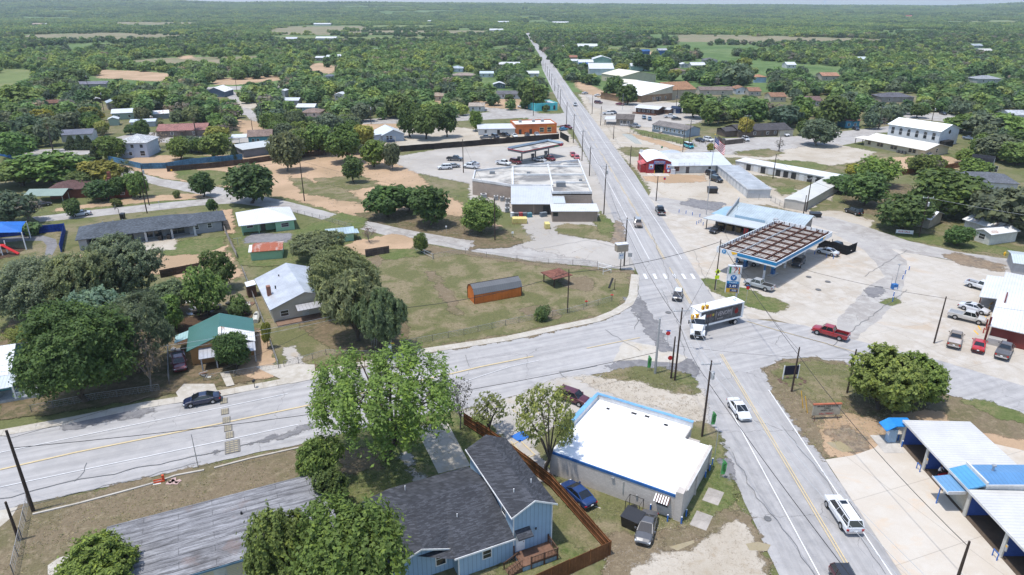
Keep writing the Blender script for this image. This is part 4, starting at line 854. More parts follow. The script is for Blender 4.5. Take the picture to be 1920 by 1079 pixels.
# car wash bays
h4,L=bld('car_wash','self service car wash with dark blue bay walls and white ribbed roofs','car wash',(49.6,72.8),(50.6,72.8),land='the blue car wash')
DB=(.05,.11,.40);RW_=(.66,.65,.63)
for k,(y_,w_) in enumerate(((0,.2),(-4.9,.2),(-9.3,.2),(-13.0,.2),(-19.0,.2),(-24.5,.2),(-30,.2))):
    box('bay_wall',M['block'],h4,.1,7.9,y_-w_,y_,-.05,3.2,DB);box('bay_pier',M['block'],h4,-.08,.09,y_-.42 if k else y_-.3,y_+.0 if k else .05,-.05,3.2,(.52,.50,.45))
box('equipment_room_wall',M['block'],h4,.3,7.7,-12.98,-9.52,-.05,2.95,(.5,.45,.36));box('bay_back_wall',M['paint'],h4,7.6,7.75,-9.28,-.02,1.9,2.9,DB)
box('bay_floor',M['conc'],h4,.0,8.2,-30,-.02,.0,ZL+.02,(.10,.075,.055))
m=MB();m.slab([(-.25,.35,3.5),(-.25,-9.35,3.5),(8.3,-9.35,3.25),(8.3,.35,3.25)][::-1],.24);m.build('bay_roof',M['riby'],h4,RW_)
m=MB();m.slab([(-.25,-13.0,3.5),(-.25,-30,3.5),(8.3,-30,3.25),(8.3,-13.0,3.25)][::-1],.24);m.build('bay_roof',M['riby'],h4,RW_)
m=MB();m.slab([(-.25,-9.4,3.5),(-.25,-12.95,3.5),(1.7,-12.95,4.1),(1.7,-9.4,4.1)][::-1],.2);m.build('sloped_blue_front',M['rib'],h4,(.10,.35,.62))
m=MB();m.box(1.7,8.6,-12.9,-9.45,3.0,4.0);m.build('raised_room_wall',M['paint'],h4,RW_)
m=MB();m.slab([(1.75,-12.95,4.02),(8.7,-12.95,4.02),(8.7,-11.2,4.35),(1.75,-11.2,4.35)],.06);m.slab([(1.75,-11.2,4.35),(8.7,-11.2,4.35),(8.7,-9.4,4.02),(1.75,-9.4,4.02)],.06);m.build('blue_ribbed_roof',M['rib'],h4,(.12,.29,.54))
m=MB();m.box(1.55,1.74,-13.05,-9.35,3.9,4.42);m.box(1.6,8.7,-13.08,-12.97,3.85,4.1);m.box(-.31,-.26,-30,.35,3.24,3.52);m.build('white_trim',M['paint'],h4,RW_)
o=MB().tube([(3.6,-10.8,4.1),(3.6,-10.8,4.9)],.12,8).build('roof_vent',M['steel'],h4);MB().tube([(3.6,-10.8,4.9),(3.6,-10.8,5.05)],.24,8).build('cowl',M['steel'],o)
m=MB();m.slab([(-2.1,-12.7,2.75),(-.1,-12.7,3.0),(-.1,-9.8,3.0),(-2.1,-9.8,2.75)],.14);ap_=m.build('awning',M['rib'],h4,(.16,.34,.56));MB().tube([(-1.9,-11.2,0),(-1.9,-11.2,2.6)],.07,6).build('awning_post',M['blue'],ap_)
m=MB();m.box(-2.15,-2.1,-12.75,-9.75,2.6,2.82);m.box(-2.1,-.1,-12.76,-12.7,2.6,3.0);m.build('trim',M['paint'],ap_,RW_)
for y_ in (-5.4,-19.5):
    t_=MB();t_.tube([(-.7,y_-.25,0),(-.7,y_-.25,.95),(-.7,y_+.45,.95),(-.7,y_+.45,0)],.06,6);tag(t_.build('hoop_barrier',M['blue']),'blue hoop barrier at the pier between the first two wash bays' if y_ > -10 else 'blue hoop barrier at the pier of the nearest wash bay','barrier','blue hoop barriers').location=h4.location
    p_=MB();p_.box(.0,.0,0,0,0,0) if 0 else p_.box(-.14,-.085,y_-.35,y_-.05,1.3,2.1);p_.build('control_panel',M['steel'],h4);MB().box(-.16,-.145,y_-.3,y_-.1,1.8,2.0).build('yellow_label',M['amber'],h4)
# vacuum kiosk by the first bay
k_=thing('vacuum_kiosk','blue hooded vending and vacuum kiosk at the far corner of the car wash','kiosk',(48.6,73.5,0),0)
MB().box(-.5,.5,-.4,.4,0,2.0).build('cabinet',M['paint'],k_,(.35,.5,.65));m=MB();m.slab([(-1.3,-.9,2.2),(-.2,-.9,2.9),(-.2,1.1,2.9),(-1.3,1.1,2.2)],.1);m.slab([(-.2,-.9,2.9),(2.2,-.9,2.9),(2.2,1.1,2.9),(-.2,1.1,2.9)],.1);m.build('hood',M['paint'],k_,(.02,.22,.58))
MB().box(-.52,-.505,-.3,.3,1.1,1.7).build('panel',M['white'],k_);MB().box(-2.0,.6,-2.6,1.2,0,.14).build('plinth',M['conc'],k_,(.45,.42,.38))
# red barn shop at the right edge
O_=(79.3,101.6);h5,L=bld('red_barn_shop','dark red ribbed metal barn shop with a wide white roof','shop building',O_,ang(O_,-38,1),land='the red barn shop')
walls(h5,22,30,3.0,'sheet',(.16,.025,.022),z0=-.05);roof(h5,22,30,3.0,'x',.07,.5,'rib',(.76,.76,.76))
m=MB();m.slab([(-3.2,13.5,2.75),(0,13.5,3.1),(0,27,3.1),(-3.2,27,2.75)],.12);o=m.build('porch_roof',M['rib'],h5,(.74,.76,.76))
for y_ in (14,18,22,26.5):MB().box(-3.0,-2.88,y_-.06,y_+.06,0,2.7).build('porch_post',M['paint'],h5,(.16,.03,.02))
m=MB();m.box(-.62,-.3,-.5,-.2,-.02,4.5);m.box(.6,.8,10.0,14.2,3.5,4.4);m.build('sign_post',M['paint'],h5,(.13,.02,.018))
box('block_base',M['block'],h5,-.1,2.4,-1.3,-.02,0,1.2,(.45,.43,.41))
door(h5,'L',22,30,24,1.1,2.1,(.3,.3,.3))
# orange barn shed on the lot
A_=gp(890,572.5);h6,L=bld('garden_shed','burnt orange wooden shed with a grey metal barn roof standing on the open lot','shed',A_,gp(977.7,556.7),land='the orange shed')
OR=(.60,.165,.03);W_=3.6
m=MB();pr=[(0,0,-.02),(0,0,2.1),(0,.55,3.0),(0,1.8,3.5),(0,3.05,3.0),(0,3.6,2.1),(0,3.6,-.02)]
m.add(pr+[(L,p[1],p[2]) for p in pr],[tuple(range(6,-1,-1)),tuple(range(7,14))]+[(k,k+7,k+8,k+1) for k in (0,5)]);m.build('wall',M['vert'],h6,OR)
m=MB()
for a,b in (((-.12,2.05),(.5,3.06)),((.5,3.06),(1.8,3.6)),((1.8,3.6),(3.1,3.06)),((3.1,3.06),(3.72,2.05))):m.slab([(-.12,a[0],a[1]),(L+.12,a[0],a[1]),(L+.12,b[0],b[1]),(-.12,b[0],b[1])],.06)
m.build('roof',M['rib'],h6,(.16,.165,.17));m=MB();m.box(-.06,.05,-.06,.05,0,2.1);m.box(L-.05,L+.06,-.06,.05,0,2.1);m.box(-.06,.05,3.55,3.66,0,2.1);m.tube([(-.13,1.8,3.62),(L+.13,1.8,3.62)],.05,5);m.build('trim',M['paint'],h6,(.05,.03,.02))
# gazebo
p=G(1043,533);gz=thing('gazebo','open timber gazebo with a brown shingle pyramid roof behind the orange shed','gazebo',p,R(32));BLD.append((gz,'the brown gazebo'))
roof(gz,3.9,3.9,2.3,'hip',.4,.35,'shingle',(.23,.10,.075),x0=-1.95,y0=-1.95)
for x_ in (-1.8,1.8):
    for y_ in (-1.8,1.8):MB().box(x_-.08,x_+.08,y_-.08,y_+.08,0,2.35).build('post',M['wood'],gz,(.07,.04,.03))
# green roofed orange house
A_=(-49.6,93.4);h7,L=bld('green_roofed_house','small ochre wooden house with a green metal roof, rusty on one side','house',A_,ang(A_,21.5,1),land='the green roofed house')
walls(h7,9,8.2,2.9,'lap',(.36,.19,.075),('y',.36));OC=(.36,.19,.075)
m=MB();e=2.75;m.slab([(-.5,-.4,e),(4.5,-.4,4.6),(4.5,8.6,4.6),(-.5,8.6,e)],.1);m.build('roof',M['riby'],h7,(.05,.17,.145))
m=MB();m.slab([(4.5,3.2,4.6),(9.5,3.2,e),(9.5,8.6,e),(4.5,8.6,4.6)],.1);m.build('right_roof_slope',M['riby'],h7,(.05,.17,.145))
m=MB();m.slab([(4.5,-.4,4.58),(9.5,-.4,e-.02),(9.5,3.18,e-.02),(4.5,3.18,4.58)],.1);tag(m.build('rusty_roof_panel',M['rustlite'],h7),'pale roof panel with rust')
MB().box(4.3,4.75,-.45,2.6,4.45,4.72).build('ridge_cover',M['paint'],h7,(.75,.73,.65))
m=MB();m.slab([(1.2,-2.6,2.2),(9.4,-2.6,2.2),(9.4,-.02,2.75),(1.2,-.02,2.75)],.08);pr_=m.build('porch_roof',M['ribm'],h7,(.55,.56,.6))
for x_ in (1.5,3.6,6.5,9.2):MB().box(x_-.09,x_+.09,-2.5,-2.3,0,2.2).build('porch_post',M['paint'],pr_,(.35,.36,.38))
MB().slab([(-2.6,5,2.0),(-.4,5,2.6),(-.4,8,2.6),(-2.6,8,2.0)],.06).build('side_lean_to',M['rib'],h7,(.4,.6,.6))
win(h7,'F',9,8.2,2.5,1,1,1.1);door(h7,'F',9,8.2,5,col=(.2,.1,.06));win(h7,'L',9,8.2,4,1,1,1.1)
# white metal roofed house with chimney
A_=(-41.8,108.6);h8,L=bld('white_roofed_house','cream house with a pale metal roof and brick chimney partly under a mesquite tree','house',A_,ang(A_,28,1),land='the house with the brick chimney')
walls(h8,11.4,15.5,3.0,'lap',(.50,.47,.40),('y',.36));roof(h8,11.4,15.5,3.0,'y',.36,.55,'ribm',(.62,.64,.68))
MB().box(.15,.85,5.2,6.1,2.8,5.0).build('chimney',M['brick'],h8,(.32,.15,.10))
m=MB();m.slab([(3.8,-2.3,2.5),(11.6,-2.3,2.5),(11.6,-.56,2.95),(3.8,-.56,2.95)],.08);m.build('porch_roof',M['ribm'],h8,(.6,.6,.63));box('porch_floor',M['wood'],h8,.2,11.2,-2.2,-.02,0,.4,(.2,.13,.09))
win(h8,'F',11.4,15.5,1.9,1.1,1.3,1);win(h8,'F',11.4,15.5,9,1.1,1.3,1);door(h8,'F',11.4,15.5,5.5);win(h8,'L',11.4,15.5,12,1.1,1,1)
for x_,y_ in ((3.4,11.6),(4.6,4.2),(1.8,6.2)):MB().tube([(x_,y_,4),(x_,y_,4.6)],.12,6).build('roof_vent',M['black'],h8)
MB().slab([(-2.4,13.8,2.4),(-.6,13.8,2.6),(-.6,16.4,2.6),(-2.4,16.4,2.4)],.1).build('side_shed_roof',M['paint'],h8,(.72,.73,.73));box('side_shed',M['wood'],h8,-2.3,-.7,14,16.2,0,2.3,(.14,.08,.06))
# teal and white house at left edge
A_=(-83.5,81.2);h9,L=bld('teal_house','teal and white house with a railed front porch at the left edge','house',A_,ang(A_,22,1),land='the teal porch house')
walls(h9,12,10,3.2,'lap',(.10,.36,.37),('x',.42));roof(h9,12,10,3.2,'x',.42,.5,'rib',(.70,.73,.76))
m=MB();m.slab([(3,-3.4,2.45),(13.4,-3.4,2.45),(13.4,-.52,3.0),(3,-.52,3.0)],.1);pr_=m.build('porch_roof',M['rib'],h9,(.62,.68,.72));box('porch_floor',M['wood'],h9,3,16.4,-3.3,-.02,0,.45,(.35,.36,.36))
for x_ in (3.3,6.5,9.8,13.1):MB().box(x_-.1,x_+.1,-3.3,-3.1,.4,2.5).build('porch_post',M['white'],pr_)
m=MB();m.box(13.1,16.3,-3.25,-3.17,1.3,1.38);m.box(13.1,16.3,-3.25,-3.17,.5,.56);m.box(16.24,16.32,-3.25,-.1,1.3,1.38)
for k in range(20):m.box(13.2+k*.16-.025,13.2+k*.16+.025,-3.23,-3.18,.5,1.35)
m.build('porch_railing',M['white'],h9);win(h9,'F',12,10,6,1,1.2,1.3);win(h9,'F',12,10,10,1,1.2,1.3);door(h9,'F',12,10,8,col=(.06,.15,.2));win(h9,'R',12,10,4,1,1.2,1.3)
# long grey house with hip roofs
A_=(-98.4,147);h10,L=bld('long_grey_house','long pale grey house with grey shingle hip roofs, an open carport and a columned porch','house',A_,ang(A_,26.5,1),land='the long grey house')
GR=(.33,.34,.36);GS=(.10,.115,.135)
walls(h10,1.6,9.6,2.7,'block',GR,name='carport_pier');walls(h10,12,7.2,2.7,'block',GR,x0=11,y0=2.6);walls(h10,7.5,8,2.7,'block',GR,x0=23,y0=1.4,name='right_wing_wall');walls(h10,8,2.5,2.7,'block',GR,x0=2,y0=8.6)
roof(h10,24.3,10.4,2.8,'hip',.34,.5,'shingle',GS);roof(h10,9.6,8.6,2.75,'hip',.3,.5,'shingle',GS,x0=21.6,y0=1.5,name='right_wing_roof')
for x_ in (13.6,19.2,24.2):MB().box(x_-.22,x_+.22,-.1,.34,0,2.7).build('porch_column',M['paint'],h10,(.5,.51,.53))
box('porch_slab',M['conc'],h10,11,24.6,-.4,2.6,0,.16,(.42,.38,.33));box('carport_slab',M['conc'],h10,1.6,11,0,8.6,0,.1,(.45,.4,.34))
for x_ in (3.2,5.2,8.6,10.2):win(h10,'F',12,7.2,x_,.4,1.5,1.9,x0=11,y0=2.6,frame=(.2,.2,.2))
win(h10,'F',7.5,8,1.8,1.2,.8,1,x0=23,y0=1.4);win(h10,'F',7.5,8,4.7,1.2,.9,1.1,x0=23,y0=1.4)
for x_ in (5,7.2,9.2):MB().tube([(x_,6.4,3.9),(x_,6.4,4.5)],.1,6).build('roof_vent',M['steel'],h10)
# green house with bright hip roof and its sheds
A_=(-65.3,157.8);h11,L=bld('mint_green_house','mint green house under a bright white metal hip roof by the curving street','house',A_,ang(A_,24,1),land='the mint green house')
MG=(.30,.52,.34)
walls(h11,12.2,8,2.8,'lap',MG,y0=2.4);walls(h11,4.4,2.6,2.8,'lap',MG,x0=7.8,y0=-.2,name='front_room_wall');roof(h11,12.2,11.4,2.85,'hip',.34,.6,'rib',(.78,.78,.79))
for x_ in (.1,3.8):MB().box(x_-.08,x_+.08,-.1,.06,0,2.8).build('porch_post',M['paint'],h11,MG)
win(h11,'F',4.4,2.6,2.2,1.1,1.7,.95,x0=7.8,y0=-.2,frame=(.6,.6,.6));win(h11,'F',12.2,8,2,1.1,1.4,1,y0=2.4);door(h11,'F',12.2,8,5,y0=2.4,col=(.12,.1,.08))
A_=gp(471.7,490.7);s1,L=bld('rusty_roofed_shed','mint green shed with a rust red tin roof below the mint house','shed',A_,gp(530,486),land='the rusty roofed green shed')
walls(s1,L,5.6,2.2,'lap',MG,('x',.22));roof(s1,L-.6,5.6,2.2,'x',.22,.3,'rustred',WH,x0=.6);MB().slab([(-.35,-.3,2.2),(.3,-.3,2.2),(.3,2.8,2.85),(-.35,2.8,2.85)],.12).build('white_roof_edge',M['paint'],s1,(.72,.72,.7))
A_=gp(617,457);s2,L=bld('small_green_shed','small mint green shed with a pale blue tin roof beside the curving street','shed',A_,gp(664,452),land='the small mint shed')
walls(s2,L,4.5,2.1,'lap',MG,('x',.3));roof(s2,L,4.5,2.1,'x',.3,.4,'ribm',(.55,.68,.72));[MB().box(L+.9,L+1.0,y_,y_+.1,0,2.0).build('post',M['wood'],s2,(.15,.1,.08)) for y_ in (-.2,2)]
MB().slab([(L+.4,-.5,2.0),(L+1.3,-.5,1.95),(L+1.3,3,1.95),(L+.4,3,2.0)],.06).build('lean_to_roof',M['ribm'],s2,(.55,.68,.72))
# tan store complex
O_=(-11.6,196.3);h12,L=bld('tan_store','large tan store with a stained flat roof divided by white parapets','store',(0,0),(1,0),land='the tan store')
pts=[(-11.6,196.3),(-.15,189.2),(11,181.5),(21.8,181.5),(22,223.6),(-11.5,208)];pts=[(-11.6,196.3),(-.15,189.2),(10.9,189.0),(10.95,181.5),(21.8,181.5),(22,223.6),(-11.5,208)]
TN=(.36,.29,.235)
MB().prism(pts,-.05,4.2).build('wall',M['block'],h12,TN)
t_=NT('stained_flat_roof',.9,.2);co=t_.pos();c=t_.mix(t_.ramp(t_.noise(co,.09,6,.65,1.0),[(.45,0),(.58,1)]),(.46,.44,.40),(.18,.175,.17));c=t_.mix(t_.ramp(t_.noise(co,.3,5,.7),[(.55,0),(.7,.7)]),c,(.40,.34,.27));M['flat']=t_.col(c)
MB().prism([(p[0]*.985+.1,(p[1]-200)*.985+200) for p in pts],4.1,4.26).build('roof',M['flat'],h12)
parapet(h12,pts,3.9,.95,.35,'paint',(.62,.62,.62))
m=MB();m.box(-.1,.5,189.2,214,4.26,4.75);m.box(.5,21.7,202.6,203.2,4.26,4.7);m.box(11.2,11.7,189.5,217,4.26,4.66);m.box(11.7,21.6,192.6,193.1,4.26,4.7);m.box(.5,21.7,214.2,214.7,4.26,4.7);m.build('inner_parapet',M['paint'],h12,(.62,.62,.61))
for x_,y_,s_ in ((13.8,189.5,1.3),(-6,205,.8),(5,205,.5),(20,196,.45)):MB().box(x_-s_,x_+s_,y_-s_*.7,y_+s_*.7,4.26,4.3+s_).build('roof_unit',M['metal'],h12,(.22,.23,.24))
m=MB()
for k in range(14):a=rnd.uniform(8,20);b=rnd.uniform(216.5,220.5);m.box(a,a+rnd.uniform(.4,2.2),b,b+rnd.uniform(.2,.5),4.26,4.3+rnd.uniform(.2,.5))
m.build('roof_debris',M['metal'],h12,(.5,.5,.5))
m=MB();m.slab([(-.3,175.0,3.15),(11.0,175.0,3.15),(11.0,189.1,4.6),(-.3,189.1,4.6)],.14);m.build('lean_to_roof',M['rib'],h12,(.60,.62,.64))
m=MB();m.add([(0,176.2,0),(10.9,176.2,0),(10.9,189,0),(0,189,0),(0,176.2,3.2),(10.9,176.2,3.2),(10.9,189,4.5),(0,189,4.5)],[(0,1,5,4),(1,2,6,5),(3,0,4,7),(4,5,6,7)]);m.build('lean_to_wall',M['sheet'],h12,(.26,.20,.155))
door(h12,'F',11,5,9.2,1.6,2.4,(.05,.05,.05),y0=176.2);MB().box(5.7,5.8,175.1,175.2,0,3.1).build('post',M['metal'],h12,TN);MB().box(6.3,8.2,176.05,176.19,.2,2.6).build('roll_door',M['sheet'],h12,(.2,.16,.13))
walls(h12,11.6,6,2.9,'sheet',(.30,.235,.185),x0=10.4,y0=169.2,name='front_shed_wall');roof(h12,11.6,6,2.9,'shed',.03,.35,'rib',(.72,.72,.71),x0=10.4,y0=169.2,name='front_shed_roof');win(h12,'F',11.6,6,.8,1.6,1.2,.9,x0=10.4,y0=169.2,frame=(.1,.1,.1),bars=False)
MB().slab([(11.0,175.4,3.3),(14.2,175.4,3.3),(14.2,181.4,3.6),(11.0,181.4,3.6)],.1).build('link_roof',M['rib'],h12,(.6,.65,.68))
for k,(x_,y_) in enumerate([(-8.2,192.6),(-4.6,190.4),(-2.8,189.3),(-1.2,187.6),(-1.3,182.5),(-1.3,178)]):
    t_=thing('air_conditioner',['large air conditioning unit farthest along the tan store wall','second air conditioning unit from the far end of the tan store wall','third air conditioning unit along the angled tan wall','air conditioning unit at the inner corner of the tan store','middle air conditioner beside the lean-to of the tan store','nearest air conditioner beside the lean-to of the tan store'][k],'air conditioner',(x_,y_,.05),.2,'air conditioners at the tan store')
    s_=.8 if k == 0 else .55;MB().box(-s_,s_,-s_,s_,.1,1.2).build('casing',M['metal'],t_,(.3,.31,.31));MB().box(-s_-.05,s_+.05,-s_-.05,s_+.05,1.2,1.28).build('top',M['metal'],t_,(.5,.5,.5));MB().tube([(0,0,1.29),(0,0,1.31)],s_*.7,12).build('fan',M['black'],t_)
for k,(u,v) in enumerate([(966,421),(975,421),(984,421),(1027,431)]):
    t_=thing('wrapped_pallet',['leftmost of three yellow wrapped pallets behind the tan store','middle of three yellow wrapped pallets behind the tan store','rightmost of three yellow wrapped pallets behind the tan store','lone yellow wrapped pallet near the long tan shed'][k],'pallet',G(u,v),.1,'yellow wrapped pallets')
    MB().box(-.6,.6,0,2.2,.15,1.35).build('load',M['conc'],t_,(.62,.52,.20));MB().box(-.65,.65,-.05,2.25,.02,.14).build('pallet_base',M['wood'],t_,(.3,.2,.12))
for k,(x_,y_,c_,w_) in enumerate([(1.2,173.6,(.1,.1,.11),.5),(2.3,173.8,(.4,.03,.03),.45),(3.4,173.7,(.12,.14,.16),.5),(4.6,173.5,(.05,.2,.25),.6),(8.3,174.0,(.12,.16,.2),.9),(.1,173.9,(.7,.7,.7),.4)]):
    t_=thing('stored_crate',['small black bin behind the tan store','red crate behind the tan store','grey bin next to the red crate behind the tan store','teal and red crate stack behind the tan store','wide steel blue bin against the lean-to of the tan store','small white bin behind the tan store pallets'][k],'bin',(x_,y_,0),.1*k)
    MB().box(-w_,w_,-.5,.5,0,1.1).build('box',M['metal'],t_,c_);MB().box(-w_-.04,w_+.04,-.54,.54,1.1,1.18).build('lid',M['metal'],t_,tuple(q*.8+.1 for q in c_))
# far gas canopy
def pump(x,y,rz,label,c1,c2):
    t=thing('fuel_pump',label,'fuel pump',(x,y,ZL),rz,'fuel pumps')
    MB().box(-.45,.45,-.3,.3,0,1.5).build('cabinet',M['metal'],t,c1);MB().box(-.55,.55,-.35,.35,1.5,2.2).build('head',M['metal'],t,c2);MB().tube([(.46,.1,1.4),(.62,.1,.9),(.5,.1,.5)],.03,5).build('hose',M['black'],t);MB().box(-.25,.25,-.32,-.305,.95,1.35).build('screen',M['glass'],t)
    MB().box(-1.5,1.5,-.6,.6,-.02,.12).build('island',M['conc'],t,(.5,.48,.45));return t
O_=(3.9,235.7);h13,L=bld('fuel_canopy','grey fuel canopy with a red stripe and open rim behind the tan store','canopy',O_,ang(O_,45,1),land='the grey and red fuel canopy')
L=21;W_=7.6
box('canopy_deck',M['flat'],h13,.1,L-.1,.1,W_-.1,4.15,4.4);m=MB();m.box(0,L,-.04,.06,4.1,4.75);m.box(0,L,W_-.06,W_+.04,4.1,4.75);m.box(-.04,.06,.06,W_-.06,4.1,4.75);m.box(L-.06,L+.04,.06,W_-.06,4.1,4.75);m.build('grey_fascia',M['paint'],h13,(.12,.12,.13))
m=MB();m.box(-.08,L+.08,-.1,-.045,4.76,5.0);m.box(-.1,-.045,-.08,W_,4.76,5.0);m.box(-.08,L+.08,W_+.045,W_+.1,4.76,5.0);m.box(L+.045,L+.1,-.08,W_,4.76,5.0);m.build('red_stripe',M['paint'],h13,(.45,.03,.04))
m=MB();m.box(0,L,W_-.1,W_,4.76,5.5);m.box(L-.1,L,.1,W_-.1,4.76,5.5);m.box(0,.1,.1,W_-.1,4.76,5.0);m.build('rim_panel',M['sheet'],h13,(.45,.56,.66))
MB().box(L-5,L-2.6,-.13,-.105,4.2,4.65).build('green_logo',M['paint'],h13,(.05,.25,.12));MB().tube([(L-1.3,-.14,4.6),(L-1.3,-.2,4.6)],.6,12).build('round_red_sign',M['paint'],h13,(.45,.03,.05))
for k,x_ in enumerate((3.2,10.2,17.2)):
    MB().box(x_-.18,x_+.18,W_/2-.18,W_/2+.18,0,4.1).build('column',M['metal'],h13,(.12,.12,.13))
    q=h13.matrix_basis @ Vector((x_-1.4,W_/2,0)) if 0 else Vector((O_[0]+(x_-1.4)*.707-(W_/2)*.707,O_[1]+(x_-1.4)*.707+(W_/2)*.707,0));pump(q.x,q.y,R(45),['grey fuel pump under the near end of the far canopy','grey fuel pump under the middle of the far canopy','grey fuel pump under the road end of the far canopy'][k],(.2,.2,.21),(.12,.12,.13))
# orange restaurant, annex, turquoise shop
def simple(name,label,cat,A,B,W,h,wc,rk='x',pt=.3,rc=(.2,.2,.2),wm='paint',rm='shingle',wins=(),doors=(),ov=.4,land=None,group=None,hh=None,dcol=(.1,.09,.08),rwins=(),z=None,wsize=(1.0,1.1)):
    r,L=bld(name,label,cat,A,B,group,land)
    g_=(rk,pt) if rk in ('x','y') else None
    walls(r,L,W,h,wm,wc,g_,hb=(h+W*pt if rk == 'shed' else None))
    if rk == 'flat':
        MB().box(.02,L-.02,.02,W-.02,h,h+.06).build('roof',M['smoothroof'],r,rc);parapet(r,[(-.05,-.05),(L+.05,-.05),(L+.05,W+.05),(-.05,W+.05)],h-.15,.6,.3,'paint',wc)
    else:roof(r,L,W,h,rk,pt,ov,rm,rc)
    for q in wins:win(r,'F',L,W,q*L,1.0,*wsize)
    for q in rwins:win(r,'R',L,W,q*W,1.0,*wsize)
    for q in doors:door(r,'F',L,W,q*L,col=dcol)
    return r,L
r,L=simple('orange_restaurant','bright orange flat roofed restaurant with pale framed windows behind the dark fence','restaurant',gp(966,253.5),gp(1043.5,251),12,3.9,(.50,.13,.03),'flat',rc=(.62,.62,.61),doors=(.12,.37),land='the orange restaurant',dcol=(.03,.03,.03))
for q in (.64,.82):win(r,'F',L,12,q*L,.8,1.8,1.9,frame=(.72,.62,.35))
text('MEXICAN',.8,M['amber'],r,Matrix.Translation((L*.86,-.1,3.3)) @ STAND);text('FOOD',.7,M['white'],r,Matrix.Translation((L*.88,-.1,2.6)) @ STAND) if 0 else None
for x_ in (3,9,13):MB().box(x_,x_+1.2,7,8.2,3.9,4.9).build('roof_unit',M['metal'],r,(.3,.3,.3))
simple('white_annex','low white metal annex joined to the orange restaurant','building',gp(897,254.5),gp(965.5,253.6),9,2.7,(.60,.60,.58),'shed',.06,(.70,.72,.74),'sheet','rib',doors=(.55,),wins=(.2,),land='the white annex',dcol=(.03,.03,.03))
r,L=simple('turquoise_shop','small turquoise stucco shop with dark arched openings beside the main road','shop building',gp(1003,210),gp(1045,208),12,3.6,(.11,.55,.58),'flat',rc=(.5,.5,.5),land='the turquoise shop')
for q in (.35,.62,.86):win(r,'F',L,12,q*L,.5,1.2,2.2,frame=(.04,.35,.4),arch=True,bars=False)
win(r,'L',L,12,4,1,1,1.2)
# red lube shop and its white wing
A_=gp(1211,326);r,L=bld('red_inspection_shop','red drive-through shop with a curved white roof and blue and white painted signs','shop building',A_,gp(1257,326),land='the red drive-through shop')
W_=15;RD=(.36,.025,.03);m=MB();a0,a1=L*.33,L*.72
for s_,e_ in ((0,a0),(a1,L)):m.box(s_,e_,0,.25,0,3.4);m.box(s_,e_,W_-.25,W_,0,3.4)
m.box(0,.25,.25,W_-.25,0,3.9);m.box(L-.25,L,.25,W_-.25,0,3.9)
n=10;arc=[(L*k/n,3.8+1.15*math.sin(math.pi*k/n)) for k in range(n+1)]
for yy in (0,W_-.25):m.add([(0,yy,3.4)]+[(x_,yy,z_) for x_,z_ in arc]+[(L,yy,3.4)],[tuple(range(n+3))]);m.add([(0,yy+.25,3.4)]+[(x_,yy+.25,z_) for x_,z_ in arc]+[(L,yy+.25,3.4)],[tuple(range(n+2,-1,-1))])
m.build('wall',M['paint'],r,RD)
m=MB()
for (x0_,z0_),(x1_,z1_) in zip(arc,arc[1:]):m.slab([(x0_-.0,-.3,z0_+.1),(x1_,-.3,z1_+.1),(x1_,W_+.3,z1_+.1),(x0_,W_+.3,z0_+.1)],.1)
m.build('curved_roof',M['smoothroof'],r,(.66,.69,.72));box('bay_lintel',M['paint'],r,a0-.3,a1+.3,-.12,-.02,3.1,4.2,(.12,.14,.42));text('INSPECTION',.62,M['white'],r,Matrix.Translation(((a0+a1)/2,-.14,3.85)) @ STAND);text('OIL CHANGE',.45,M['amber'],r,Matrix.Translation(((a0+a1)/2,-.14,3.35)) @ STAND)
for x_ in (a0-1.1,a1+1.5):MB().box(x_-.8,x_+.8,-.08,-.01,1.4,3.2).build('painted_sign',M['paint'],r,(.2,.25,.5));MB().box(x_-.55,x_+.55,-.1,-.085,1.9,3.0).build('sign_face',M['white'],r);MB().box(x_-.3,x_+.3,-.12,-.105,2.0,2.5).build('sign_mark',M['red'],r)
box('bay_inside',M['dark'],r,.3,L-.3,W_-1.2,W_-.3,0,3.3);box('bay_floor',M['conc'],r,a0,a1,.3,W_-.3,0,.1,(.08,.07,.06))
MB().tube([(a1+1.5,-.13,.9),(a1+1.5,-.09,.9)],.42,12).build('round_sign',M['white'],r);m=MB();[m.cyl(x_,-.5,0,1.1,.09,8) for x_ in (a0,a1)];m.build('yellow_bollards',M['amber'],r)
m=MB();m.slab([(-1.9,1.0,2.7),(0,1.0,3.3),(0,7,3.3),(-1.9,7,2.7)],.25);m.build('red_awning',M['paint'],r,(.5,.1,.1));box('side_wing',M['paint'],r,-1.7,-.02,1,7,0,2.6,RD)
box('drive_slab',M['conc'],r,a0-2.5,a1+1.2,-4,-.02,0,.07,(.50,.46,.40))
A_=gp(1257.5,326.5);r,L=bld('white_office_wing','long white office wing with a pale metal roof beside the red drive-through','building',A_,gp(1341,325),land='the white office wing')
walls(r,L,12,2.6,'paint',(.50,.50,.47),hb=4.4);roof(r,L+5,12,2.6,'shed',.14,.35,'rib',(.66,.69,.71));win(r,'F',L,12,1.9,.9,1.5,1.4,frame=(.3,.05,.05));door(r,'F',L,12,5.6,1.0,2.1,(.08,.07,.07));door(r,'F',L,12,13.2,1.0,2.1,(.02,.02,.02))
m=MB();m.tube([(2.4,-.4,2.9),(9.5,-.4,2.9)],.05,4);m.tube([(2.4,-.4,3.5),(9.5,-.4,3.5)],.05,4);[m.tube([(2.4+k*1.77,-.4,2.7),(2.4+k*1.77,-.4,3.6)],.04,4) for k in range(5)];m.build('roof_railing',M['steel'],r)
MB().box(-.1,1.2,-.9,-.1,0,1.6).build('vending_machine',M['paint'],r,(.6,.62,.65))
